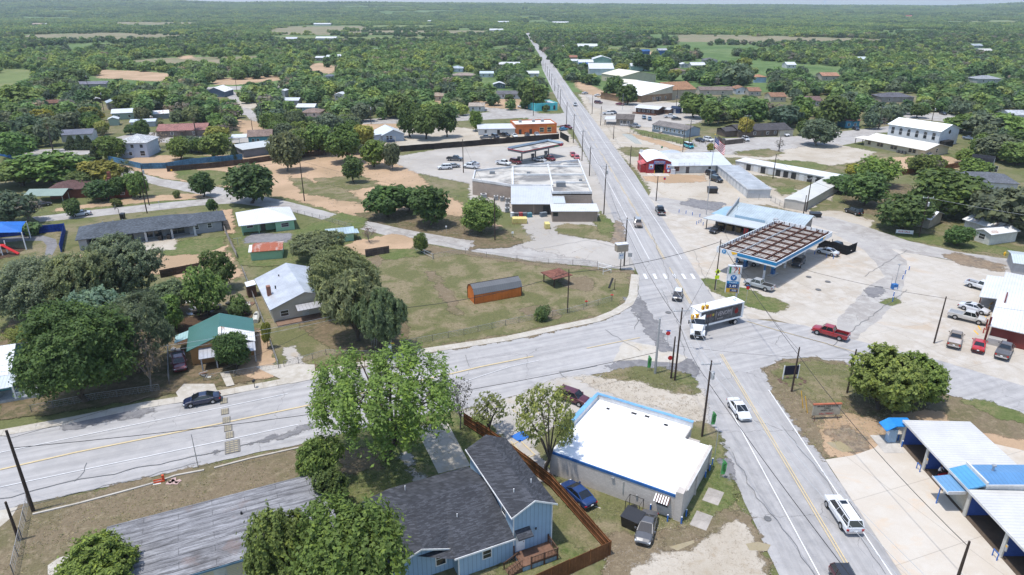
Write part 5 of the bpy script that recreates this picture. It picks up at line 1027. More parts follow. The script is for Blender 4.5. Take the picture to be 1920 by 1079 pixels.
roof(r,7,7,3.6,'hip',.3,.2,'rib',(.52,.56,.6),x0=1,y0=12.4,name='rear_hip_roof');box('rear_wall',M['paint'],r,1,8,12.4,19.4,0,3.6,(.5,.5,.48))
# storage rows
def rolls(r,s,L,W,n,h=2.1,col=(.62,.62,.61),a=None,w=None,names='roll_door',dk=()):
    a=a or 1.0
    for k in range(n):
        pitch=((L if s in 'FB' else W)-2*a)/n;w_=w or pitch*.62
        door(r,s,L,W,a+pitch*(k+.5),w_,h,col if k not in dk else (.03,.03,.03),name=names,mat='sheet')
SG=(.50,.51,.51)
r,L=bld('storage_row','pale grey storage row with roll-up doors running back from the open lot','storage building',(68.1,192.5),(74.6,192.5),'self storage rows','the pale storage row')
walls(r,L,31,2.55,'sheet',SG,hb=2.55);rolls(r,'L',L,31,9);MB().slab([(-.15,-.15,2.75),(L+.15,-.15,2.75),(L+.15,31.2,2.75),(-.15,31.2,2.75)],.22).build('roof',M['paint'],r,(.36,.38,.40))
m=MB();m.box(-.2,L+.2,-.2,-.16,2.5,2.85);m.box(-.2,-.16,-.2,31.2,2.5,2.85);m.box(L+.16,L+.2,-.2,31.2,2.5,2.85);[m.box(-.15,L+.15,yy,yy+.15,2.751,2.82) for yy in (10,20)];m.build('white_edge',M['paint'],r,(.68,.68,.68))
r,L=bld('storage_row','beige ribbed storage building with a bare end wall near the trees','storage building',(74.9,182.5),ang((74.9,182.5),-41,1),'self storage rows','the beige storage building')
walls(r,5.6,35,2.55,'sheet',(.46,.43,.38));roof(r,5.6,35,2.55,'y',.07,.15,'rib',(.68,.66,.60))
A_=gp(1378,316);r,L=bld('storage_row','longest storage row with pairs of dark doorways facing the yard','storage building',A_,gp(1562,351),'self storage rows','the longest storage row')
walls(r,L,6,2.5,'sheet',(.50,.48,.45));rolls(r,'F',L,6,12,2.0,dk=(1,3,5,6,7,9,10),w=1.5);MB().slab([(-.15,-.2,2.6),(L+.15,-.2,2.6),(L+.15,6.2,2.75),(-.15,6.2,2.75)],.2).build('roof',M['paint'],r,(.64,.64,.64))
# ---------------------------------------------------------------- corner fuel station
O_=(47.8,163.0);r,L=bld('corner_store','long convenience store with a pale ribbed metal roof and dark shopfront behind the blue canopy','store',O_,ang(O_,-40,1),land='the convenience store')
L=21.5;walls(r,19.6,8,3.1,'paint',(.10,.085,.075),x0=1.4,y0=3.6);m=MB()
m.slab([(-.3,-.3,3.0),(14,-.3,3.0),(14,4,3.35),(1.2,4,3.35)],.22);m.build('porch_roof',M['rib'],r,(.58,.62,.64))
m=MB();m.slab([(4.0,3.9,3.38),(L+.6,3.9,3.38),(L+.6,12.2,5.0),(3.2,12.2,5.0)],.12);m.slab([(3.2,12.2,5.0),(L+.6,12.2,5.0),(L+.6,15.5,3.6),(3.2,15.5,3.6)],.12);m.build('main_roof',M['ribm'],r,(.58,.66,.68))
m=MB();m.slab([(-.1,3.9,3.2),(4.1,3.9,3.4),(3.2,9.4,4.5),(1.0,9.4,4.0)],.1);m.build('blue_side_roof',M['rib'],r,(.33,.50,.62));m=MB();m.add([(3.9,3.8,3.3),(4.15,3.8,3.3),(3.35,12.4,4.9),(3.1,12.4,4.9),(3.9,3.8,3.9),(4.15,3.8,3.9),(3.35,12.4,6.2),(3.1,12.4,6.2)],[(0,1,5,4),(1,2,6,5),(2,3,7,6),(3,0,4,7),(4,5,6,7)]);m.build('end_parapet',M['paint'],r,(.33,.34,.35))
m=MB();m.add([(21,3.7,3.1),(21,15.3,3.1),(21,12.2,4.85),(21.05,3.7,0),(21.05,15.3,0),(21.05,15.3,3.5),(21.05,12.2,4.85),(21.05,3.7,3.3)],[(3,4,5,6,7)]);m.build('end_wall',M['vert'],r,(.25,.22,.20));box('rear_wall',M['paint'],r,3.4,21,11.6,15.2,0,3.5,(.25,.22,.2))
m=MB();m.box(6,13.5,3.9,4.1,3.4,4.0);m.build('roof_sign_panel',M['rib'],r,(.33,.48,.6));m=MB();[m.box(15+1.6*k,15.9+1.6*k,5.2,6.1,3.7,4.5) for k in range(1)];m.build('roof_unit',M['metal'],r,(.4,.4,.4))
for k in range(6):MB().box(.6+k*2.5-.09,.6+k*2.5+.09,.1,.28,0,2.95).build('porch_post',M['metal'],r,(.03,.03,.03))
for k in range(5):win(r,'F',19.6,8,1.8+k*2.4,.5,1.8,1.8,x0=1.4,y0=3.6,frame=(.25,.18,.1)) 
for k in range(3):MB().box(2.5+k*2.2,3.9+k*2.2,2.7,3.4,0,1.3).build('display_rack',M['wood'],r,(.28,.2,.1))
door(r,'F',19.6,8,14.2,1.8,2.2,(.05,.05,.05),x0=1.4,y0=3.6);MB().box(9.6,10.5,1.6,2.3,0,1.8).build('red_vending_machine',M['paint'],r,(.45,.03,.03));box('porch_slab',M['conc'],r,0,15,0,3.6,0,.12,(.35,.32,.3))
m=MB();m.tube([(5,7.5,4.1),(5,7.5,5.3)],.03,4);m.tube([(4.4,7.5,5.3),(5.6,7.4,5.1)],.03,4);m.build('roof_antenna',M['black'],r)
# canopy
O_=(42.3,133.3);cn,L=bld('blue_fuel_canopy','large blue and white fuel canopy with an open rusty steel frame top','canopy',O_,ang(O_,-45,1),land='the large blue canopy')
CL,CW_=12.8,27.2;ZB,ZT=4.55,5.65
M['deckm']=plain('white_deck_sheet',(.68,.66,.63),.6,var=.35,scale=2)
box('underside',M['deckm'],cn,.15,CL-.15,.15,CW_-.15,ZB+.05,ZB+.15)
m=MB();k=0;y_=.9
while y_ < CW_-.5:m.box(.3,CL-.3,y_-.14,y_+.14,ZB+.18,ZB+.50,0);y_ +=.78
m.build('deck_ribs',M['deckm'],cn)
M['rustb']=plain('rusted_beam',(.085,.035,.022),.9,var=.5,scale=3)
m=MB()
for k in range(9):yy=1.3+k*3.05;m.box(.3,CL-.3,yy-.1,yy+.1,ZB+.3,ZB+.78)
for k in range(34):yy=.6+k*.78;m.box(.3,CL-.3,yy-.045,yy+.045,ZB+.5,ZB+.58)
o=m.build('cross_beams',M['rustb'],cn)
for k,x_ in enumerate((1.5,4.4,7.0,9.9,11.9)):MB().box(x_-.09,x_+.09,.2,CW_-.2,ZB+.6,ZB+.9).build('long_beam',M['rustb'] if k != 1 else M['steel'],cn)
for (x0_,x1_,y0_,y1_) in ((0,CL,-.02,.1),(CL-.1,CL+.02,.1,CW_-.1),(0,CL,CW_-.1,CW_+.02),(-.02,.1,.1,CW_-.1)):MB().box(x0_,x1_,y0_,y1_,ZB,ZT).build('fascia',M['paint'],cn,(.74,.75,.76))
FB=(.015,.20,.42)
box('blue_band',M['paint'],cn,4.6,CL+.04,-.05,-.022,ZB+.35,ZT-.12,FB);box('blue_band',M['paint'],cn,CL+.022,CL+.05,-.05,CW_-5,ZB+.35,ZT-.12,FB)
box('pale_band',M['paint'],cn,-.05,-.022,0,CW_,ZT-.25,ZT+.03,(.35,.55,.58))
m=MB();m.add([(3.6,-.04,ZB+.3),(4.6,-.04,ZB+.7),(4.6,-.04,ZT-.15),(3.2,-.04,ZT-.15)],[(0,1,2,3)]);m.add([(CL+.04,CW_-4.9,ZB+.35),(CL+.04,CW_-3.6,ZB+.9),(CL+.04,CW_-3.6,ZT-.15),(CL+.04,CW_-4.9,ZT-.15)],[(0,1,2,3)]);m.build('gold_wedge',M['amber'],cn)
lg=MB().tube([(1.7,-.06,ZB+.55),(1.7,-.025,ZB+.55)],.46,18).build('round_logo',M['paint'],cn,FB);text('V',.75,M['white'],lg,Matrix.Translation((1.7,-.075,ZB+.55)) @ STAND)
m=MB()
for k in range(22):m.box(.1,.22,.6+k*1.2,.7+k*1.2,ZB+.1,ZT+.0)
for k in range(10):m.box(.6+k*1.25,.72+k*1.25,CW_-.22,CW_-.1,ZB+.1,ZT)
m.build('rim_struts',M['rustb'],cn)
def loc(o,x,y,z=0):return o.matrix_basis @ Vector((x,y,z))
bpy.context.view_layer.update()
for k,(x_,y_) in enumerate([(3.2,3.2),(9.3,3.2),(3.2,13),(9.3,13),(3.2,22.5),(9.3,22.5)]):
    cc=MB();cc.box(x_-.16,x_+.16,y_-.16,y_+.16,2.2,ZB+.04);o=cc.build('column',M['paint'],cn,(.03,.13,.30));MB().box(x_-.17,x_+.17,y_-.17,y_+.17,0,2.2).build('white_base',M['paint'],o,(.6,.6,.6))
for k,(x_,y_) in enumerate([(9.3,7.4),(9.3,17.5),(3.2,7.4),(3.2,17.5)]):
    q=loc(cn,x_,y_);pump(q.x,q.y,R(45),['blue fuel pump under the lot side of the blue canopy, near end','blue fuel pump under the lot side of the blue canopy, far end','blue fuel pump under the store side of the blue canopy, near end','blue fuel pump under the store side of the blue canopy, far end'][k],(.03,.12,.3),(.06,.35,.6))
# tall price sign
p=G(1378,590);p=G(1377,582);sg=thing('price_sign','tall fuel price sign with stacked panels on a steel pole in the grass wedge','sign',p,R(-12));BLD.append((sg,'the fuel price sign'))
HS=8.6;MB().tube([(0,0,0),(0,0,HS)],.17,8).build('pole',M['steel'],sg)
m=MB();m.box(-2.1,.35,-.2,.2,HS-.1,HS+.08);m.box(-2.1,-2.0,-.2,.2,HS-5.2,HS);m.box(.2,.3,-.2,.2,HS-5.2,HS);m.build('frame',M['paint'],sg,(.66,.68,.7))
def panel(z0,z1,col,nm):return box(nm,M['paint'],sg,-1.95,.15,-.16,.14,HS+z0,HS+z1,col)
a=panel(-1.55,-.12,(.66,.66,.62),'store_panel');m=MB();m.box(-1.8,-1.5,-.2,-.165,HS-1.45,HS-.2);m.build('green_side',M['paint'],a,(.02,.22,.08));text('7',1.45,M['red'],a,Matrix.Translation((-.75,-.19,HS-.8)) @ STAND);text('ELEVEN',.26,M['white'],a,Matrix.Translation((-.85,-.23,HS-.95)) @ STAND);MB().box(-.2,.0,-.2,-.165,HS-1.45,HS-.2).build('orange_side',M['paint'],a,(.7,.2,.02))
a=panel(-2.9,-1.62,(.68,.68,.68),'brand_panel');lg=MB().tube([(-.9,-.2,HS-2.25),(-.9,-.165,HS-2.25)],.56,16).build('round_logo',M['paint'],a,(.01,.12,.33));text('V',.85,M['white'],lg,Matrix.Translation((-.9,-.22,HS-2.25)) @ STAND)
a=panel(-3.4,-2.95,FB,'name_panel');text('VALERO',.36,M['white'],a,Matrix.Translation((-.9,-.18,HS-3.18)) @ STAND)
a=panel(-4.3,-3.45,(.012,.05,.16),'price_panel');text('3.49',.72,M['white'],a,Matrix.Translation((-.9,-.18,HS-3.88)) @ STAND)
a=panel(-5.1,-4.35,(.6,.35,.03),'lower_panel');MB().box(-1.3,.05,-.19,-.165,HS-4.95,HS-4.45).build('price_strip',M['paint'],a,(.02,.05,.14));text('3.85',.45,M['white'],a,Matrix.Translation((-.6,-.21,HS-4.7)) @ STAND)
# ---------------------------------------------------------------- church, hall and others
A_=(156.0,286.5);r,L=bld('white_church','tall white church building with arched dark windows and a round gable window','church',A_,ang(A_,-59,1),land='the white church')
L=21;walls(r,L,13.5,6.2,'lap',(.66,.67,.69),('x',.30));roof(r,L,13.5,6.2,'x',.30,.5,'smoothroof',(.76,.77,.76))
for k in range(6):win(r,'F',L,13.5,2+k*3.35,2.6,1.2,2.6,arch=k not in (0,5),bars=True,frame=(.5,.5,.52))
S_=side('R',L,13.5);m=MB();m.M=S_;m.tube([(6.7,-.05,5.4),(6.7,.02,5.4)],.8,14);m.build('round_window',M['glass'],r);box('porch',M['dark'],r,L+.02,L+2.2,1,7,0,2.4)
A_=(139.6,271.8);r,L=bld('cream_hall','long low cream hall with a wide pale roof in front of the white church','hall',A_,ang(A_,-63,1),land='the long cream hall')
L=25;walls(r,L,14,2.75,'block',(.52,.46,.33),('x',.22));roof(r,L,14,2.75,'x',.22,.7,'smoothroof',(.62,.59,.53));m=MB();m.slab([(-4.5,-.7,2.55),(-.7,-.7,2.62),(-.7,5,2.9),(-4.5,5,2.85)],.12);m.build('porch_roof',M['smoothroof'],r,(.62,.59,.53));[MB().box(-4.2,-4.0,y_,y_+.2,0,2.55).build('porch_post',M['wood'],r,(.2,.14,.1)) for y_ in (0,4.4)]
for q in (2.2,6.2,7.6,12,13.4,19.4,21):win(r,'F',L,14,q,.9,1.1,1.2,frame=(.3,.2,.12))
door(r,'F',L,14,23.2,col=(.45,.38,.25));win(r,'R',L,14,7,1.2,.9,1.3)
for k in range(3):t_=thing('air_conditioner',['left','middle','right'][k]+' of the three dark air conditioners against the cream hall','air conditioner',(loc(r,15.5+k*1.3,-1.0) if 0 else Vector((A_[0]+math.cos(R(-63))*(15.5+k*1.3)+math.sin(R(-63))*1.0,A_[1]+math.sin(R(-63))*(15.5+k*1.3)-math.cos(R(-63))*1.0,0))),R(-63),'air conditioners by the hall');MB().box(-.45,.45,-.45,.45,.1,1).build('casing',M['metal'],t_,(.1,.1,.1));MB().tube([(0,0,1.0),(0,0,1.03)],.38,10).build('fan',M['black'],t_)
A_=gp(1202,193.5);r,L=bld('school_hall','large tan brick school hall under a broad white single slope roof','school building',A_,ang(A_,30,1),land='the large white roofed school hall')
walls(r,23,32,4.0,'brick',(.30,.20,.12),name='wall');m=MB();m.add([(0,-.03,4),(23,-.03,4),(23,-.03,8.3),(23.03,0,4),(23.03,32,4),(23.03,32,8.3),(23.03,0,8.3),(0,32.03,4),(23,32.03,4),(23,32.03,8.3)],[(0,1,2),(3,4,5,6),(7,9,8)]);m.build('upper_wall',M['block'],r,(.50,.46,.36));roof(r,23,32,4.0,'shedx',.18,.6,'smoothroof',(.74,.74,.72))
for q in (9,11.2,14,18):win(r,'F',23,32,q,1,1,1.5)
door(r,'F',23,32,12.6,1.4,2.4,(.05,.05,.05));win(r,'L',23,32,24,1,2,1.8);box('entry_wing',M['brick'],r,-9,-.03,4,26,0,3.6,(.28,.18,.10));box('entry_roof',M['smoothroof'],r,-9.5,-.1,3.5,26.5,3.61,3.8,(.30,.2,.12))
simple('cream_gymnasium','cream gymnasium with a long low gable roof left of the school hall','school building',gp(1128,152),gp(1166,158),30,5,(.52,.47,.34),'x',.18,(.62,.58,.46),'block','smoothroof',wins=(.2,.4,.6,.8),rwins=(.5,),land='the cream gymnasium')
simple('cream_annex','lower cream annex with a pale roof beside the gymnasium','school building',gp(1158,166),gp(1183,168),16,4,(.50,.45,.33),'x',.15,(.64,.60,.48),'block','smoothroof',land='the cream annex')
simple('brown_roofed_block','tall brick block with a brown gable roof right of the school hall','school building',gp(1254,188),ang(gp(1254,188),20,18),22,5.5,(.42,.36,.26),'x',.3,(.34,.19,.11),'block',wins=(.3,.7),land='the brown roofed block')
r,L=simple('dark_wood_cabin','long dark brown cabin with a white metal roof and a railed ramp','cabin',gp(1192,213),gp(1232,217),8,3,(.07,.035,.025),'x',.22,(.70,.70,.69),'lap','rib',wins=(.15,.35,.6,.8),doors=(.5,),ov=.8,land='the dark brown cabin')
m=MB();m.tube([(-1,-2.4,.9),(L,-2.4,.9)],.08,4);[m.tube([(k*1.2,-2.4,0),(k*1.2,-2.4,.95)],.06,4) for k in range(int(L/1.2))];m.build('ramp_railing',M['wood'],r,(.12,.05,.03));box('ramp',M['wood'],r,-1,L,-2.3,-.02,0,.4,(.14,.07,.05))
simple('navy_shed','small navy blue shed beside the dark brown cabin','shed',gp(1258,213),gp(1274,214),5,2.6,(.02,.05,.13),'x',.3,(.03,.05,.1),doors=(.4,),dcol=(.6,.6,.6),land='the navy shed')
simple('tiny_white_kiosk','tiny white roofed kiosk between the dark cabin and the navy shed','kiosk',gp(1244,214),gp(1255,215),4,2.3,(.2,.12,.08),'x',.25,(.68,.68,.68),rm='rib',land='the tiny white kiosk')
r,L=simple('porch_cafe','small brown house with grey roof and a white roofed porch by the main road','cafe',gp(1155,236),gp(1187,237),9,3,(.22,.18,.14),'x',.35,(.16,.14,.13),'lap',wins=(.3,.7),doors=(.5,),land='the porch cafe')
m=MB();m.slab([(-5.5,.6,2.5),(-.1,.6,2.8),(-.1,9.5,2.8),(-5.5,9.5,2.5)],.12);m.build('porch_roof',M['rib'],r,(.70,.70,.68));[MB().box(-5.4,-5.25,y_,y_+.15,0,2.4).build('porch_post',M['wood'],r,(.2,.15,.1)) for y_ in (.7,5,9.2)]
m=MB();m.tube([(-6,-1.6,1.0),(L,-1.6,1.0)],.05,4);m.tube([(-6,-1.6,.5),(L,-1.6,.5)],.04,4);[m.tube([(-6+k*.9,-1.6,0),(-6+k*.9,-1.6,1.05)],.05,4) for k in range(int((L+6)/.9))];m.build('railing',M['wood'],r,(.3,.28,.26));box('white_ramp',M['paint'],r,2,L+1,-1.5,-.02,0,.8,(.5,.5,.5))
r,L=bld('blue_mobile_home','long pale blue mobile home with many white framed windows behind a rail fence','mobile home',gp(1222.7,247.5),gp(1286,259),land='the pale blue mobile home')
walls(r,L,9,3.1,'lap',(.30,.36,.42),('x',.28));roof(r,L,9,3.1,'x',.28,.3,'shingle',(.22,.20,.19));box('skirt',M['paint'],r,-.02,L+.02,-.03,-.005,0,1.0,(.14,.18,.22))
for q in (.06,.14,.22,.36,.44,.54,.66,.8,.9):win(r,'F',L,9,q*L,1.3,.9,1.2)
door(r,'F',L,9,L*.28,.9,2,(.6,.6,.6),z=.6);box('steps',M['wood'],r,L*.25,L*.32,-1.2,-.05,0,.6,(.3,.25,.2))
r,L=simple('dark_roofed_brick_house','brick house with dark grey roof and cream garage beyond the wide street','house',gp(1385,259),ang(gp(1385,259),12,24),12,2.8,(.16,.12,.09),'x',.28,(.085,.08,.085),'brick',wins=(.3,.55,.7),doors=(.45,),land='the dark roofed brick house')
box('garage',M['paint'],r,L-6,L+.2,-1.6,-.02,0,2.7,(.45,.42,.33));box('garage_roof',M['shingle'],r,L-6.4,L+.5,-2,0.1,2.71,2.9,(.085,.08,.085));box('left_wing',M['brick'],r,-5,-.02,2,10,0,2.6,(.15,.11,.085));m=MB();m.slab([(-5.5,1.6,2.5),(-.1,1.6,2.7),(-.1,6,3.6),(-5.5,6,3.4)],.1);m.slab([(-5.5,6,3.4),(-.1,6,3.6),(-.1,10.4,2.7),(-5.5,10.4,2.5)],.1);m.build('wing_roof',M['shingle'],r,(.09,.085,.09))
# right side small ones
r,L=simple('rusty_white_cottage','small white cottage with a rust streaked tin roof beside the shaded yard','cottage',gp(1826,452),gp(1853,461),8.5,2.8,(.62,.61,.56),'y',.32,(1,1,1),'vert','rustlite',wins=(.45,),wsize=(1.5,1.2),land='the rust streaked cottage')
roof(r,8,6,2.7,'x',.3,.3,'rustlite',WH,x0=-7.5,y0=5,name='side_roof');box('side_wall',M['vert'],r,-7.3,-.02,5.2,10.8,0,2.65,(.6,.6,.56))
r,L=bld('black_roofed_shed','white shed with a black barn roof behind the timber fence','shed',gp(1816,318),gp(1857,323),land='the black roofed white shed')
L=min(L,12);pr=[(0,0,-.02),(0,0,2.6),(0,.9,4.0),(0,3,4.7),(0,5.1,4.0),(0,6,2.6),(0,6,-.02)];m=MB();m.add(pr+[(L,p_[1],p_[2]) for p_ in pr],[tuple(range(6,-1,-1)),tuple(range(7,14))]+[(k,k+7,k+8,k+1) for k in (0,5)]);m.build('wall',M['vert'],r,(.62,.61,.60))
m=MB()
for a,b in (((-.2,2.5),(.85,4.1)),((.85,4.1),(3,4.8)),((3,4.8),(5.15,4.1)),((5.15,4.1),(6.2,2.5))):m.slab([(-.15,a[0],a[1]),(L+.15,a[0],a[1]),(L+.15,b[0],b[1]),(-.15,b[0],b[1])],.08)
m.build('roof',M['shingle'],r,(.022,.024,.03));win(r,'F',L,6,1.6,.1,1.6,2.0,frame=(.03,.03,.03));win(r,'F',L,6,7.6,.1,.9,2.0,frame=(.5,.5,.5));win(r,'R',L,6,3,1,.9,1.2,frame=(.03,.03,.03))
simple('slate_hip_house','house with a wide slate grey hip roof among trees below the black roofed shed','house',gp(1812,356),gp(1905,362),13,2.7,(.5,.5,.5),'hip',.25,(.14,.15,.17),land='the slate hip roofed house')
simple('shaded_tin_shack','old pale shack with a tin roof half hidden by trees near the utility pole','shack',gp(1712,424),gp(1740,430),8,2.5,(.4,.36,.3),'x',.3,(.5,.5,.5),'vert','rustlite',land='the half hidden tin shack')
simple('white_lean_to','small white roofed lean-to at the right edge above the red barn shop','shed',gp(1897,514),gp(1940,520),8,2.5,(.4,.4,.4),'x',.15,(.6,.66,.68),'paint','rib',land='the lean-to at the right edge')
# left middle distance
r,L=simple('red_brick_house','red brick house with a brown red roof and two chimneys behind shade trees','house',gp(176,375),gp(245,371),11,2.9,(.26,.075,.04),'hip',.4,(.14,.075,.07),'brick',rwins=(.4,),wins=(.8,),land='the red brick house')
MB().box(L-5,L-4.2,-.5,-.02,0,6.2).build('chimney',M['brick'],r,(.3,.1,.06));MB().box(3,3.8,6,6.8,3,6.4).build('chimney',M['brick'],r,(.3,.1,.06));box('left_wing',M['brick'],r,-12,-.02,3,12,0,2.7,(.24,.08,.05));roof(r,12.5,9,2.75,'hip',.35,.4,'shingle',(.13,.075,.07),x0=-12.5,y0=3,name='wing_roof')
r,L=bld('green_carport','open carport with a pale green arched roof beside the red brick house','carport',gp(50,384),gp(97,383),land='the pale green carport')
roof(r,10,7,2.4,'x',.3,.3,'rib',(.28,.36,.30));[MB().box(x_-.06,x_+.06,y_-.06,y_+.06,0,2.4).build('post',M['steel'],r) for x_ in (.1,9.9) for y_ in (.1,3.5,6.9)]
r,L=bld('white_two_storey_house','white two storey house with a low white hip roof above the blue fence','house',gp(225,297),gp(279,296),land='the white two storey house')
walls(r,L,11,5.6,'lap',(.52,.57,.66));roof(r,L,11,5.6,'hip',.4,.6,'shingle',(.52,.53,.54))
for q in (.2,.5,.82):win(r,'F',L,11,q*L,3.6,1.0,1.1,frame=(.5,.5,.55))
win(r,'F',L,11,L*.4,.9,1,1.1);win(r,'F',L,11,L*.82,.7,1.6,1.7);MB().slab([(L*.08,-1.6,2.1),(L*.4,-1.6,2.1),(L*.4,-.02,2.6),(L*.08,-.02,2.6)],.1).build('door_hood',M['paint'],r,(.6,.6,.62))
r,L=simple('pink_roofed_house','long house with a faded pink shingle roof and dark porch behind two palms','house',gp(296,259),gp(388,256),12,2.8,(.22,.17,.14),'x',.3,(.34,.17,.15),'brick',wins=(.3,.75),doors=(.5,),land='the pink roofed house');box('porch',M['shingle'],r,L*.45,L*.6,-3,.5,2.5,2.8,(.12,.07,.06))
r,L=simple('white_tin_row_house','long white building with a dull grey tin roof behind round cedars','building',gp(117,268),gp(175,265),9,3,(.55,.56,.56),'x',.3,(.20,.20,.23),'lap','ribm',land='the grey tin roofed building')
r,L=simple('pale_green_shed','small pale green shed with a white gable roof','shed',gp(205,237),gp(223,236),5,3,(.36,.47,.38),'y',.4,(.72,.76,.76),'lap','rib',land='the pale green shed')
r,L=simple('pale_green_house','pale green house with a bright white metal roof behind the matching shed','house',gp(212,226),gp(252,224),9,3.2,(.32,.42,.35),'x',.3,(.72,.75,.76),'lap','rib',wins=(.3,.8),land='the pale green house')
simple('grey_gable_house','grey gabled house with a pale tin roof among trees','house',gp(204,207),gp(232,205),9,3.6,(.24,.22,.19),'y',.35,(.50,.53,.56),'lap','ribm',wins=(.3,),land='the grey gabled house')
simple('small_dark_shack','tiny dark shack with a white roof edge left of the grey gabled house','shack',gp(176,195),gp(190,194),5,2.3,(.06,.05,.04),'y',.35,(.55,.55,.55),land='the tiny dark shack')
simple('rust_brown_roofed_shack','low shack with a rust brown roof and white edge','shack',gp(88,203),gp(122,201),8,2.4,(.3,.26,.22),'x',.3,(.2,.11,.08),land='the rust brown shack')
simple('long_grey_ranch_house','long low grey ranch house beside the far left street','house',gp(145,167),gp(200,166),10,2.8,(.30,.27,.26),'x',.25,(.20,.20,.24),'lap',wins=(.2,.4,.7),land='the long grey ranch house')
simple('steep_gable_house','house with a pale steep gable roof beside the left street','house',gp(386,183),gp(422,183),14,3.2,(.10,.14,.20),'y',.42,(.56,.52,.50),'lap','rustlite',land='the pale steep gable house')
simple('patched_tin_roof_shed','shed with a patched rust and silver tin roof behind the pink roofed house','shed',gp(288,225),gp(318,223),8,2.6,(.25,.27,.28),'x',.25,(1,1,1),'sheet','rustlite',land='the patched tin shed')
simple('bright_tin_shed','low shed with a bright blue white tin roof left of the pink roofed house','shed',gp(246,240),gp(292,238),7,2.4,(.4,.42,.45),'x',.2,(.62,.68,.74),'sheet','rib',land='the bright tin shed')
r,L=simple('teal_gable_house','weathered teal gabled house with a brown roof by the left street','house',gp(467,272),gp(511,270),9,3.2,(.10,.30,.36),'x',.4,(.26,.19,.16),'lap',wins=(.2,.4),land='the teal gabled house')
MB().slab([(-6.5,-1,3.1),(-.5,-1,3.1),(-.5,5,3.5),(-6.5,5,3.5)],.15).build('white_porch_roof',M['rib'],r,(.70,.72,.72));[MB().box(x_,x_+.12,-.9,-.78,0,3).build('porch_post',M['paint'],r,(.15,.4,.42)) for x_ in (-6.4,-3.4)]
r,L=simple('flat_roofed_garage','grey block garage with a flat pale roof in front of the teal gabled house','garage',gp(458,297),gp(520,288),9,3,(.17,.18,.2),'shed',.05,(.42,.44,.44),'block','smoothroof',land='the flat roofed garage')
r,L=bld('white_gable_cottage','pale blue cottage with a bright metal gable roof beside the dark fence','cottage',gp(718,268),gp(758,265),land='the pale blue cottage')
walls(r,L,13,3.0,'lap',(.34,.40,.47),('y',.42));roof(r,L,13,3.0,'y',.42,.5,'rib',(.72,.76,.80));win(r,'F',L,13,2,1,1,1.5);win(r,'F',L,13,3.4,1,1,1.5);MB().box(1.5,4.5,-1.8,-.1,0,1.1).build('porch_railing',M['wood'],r,(.05,.07,.12));door(r,'F',L,13,4.8);box('left_wing',M['lap'],r,-5,-.02,1,9,0,2.8,(.4,.45,.52));MB().slab([(-5.3,.6,2.8),(-.1,.6,3.3),(-.1,9.4,3.3),(-5.3,9.4,2.8)],.1).build('wing_roof',M['rib'],r,(.7,.74,.78))
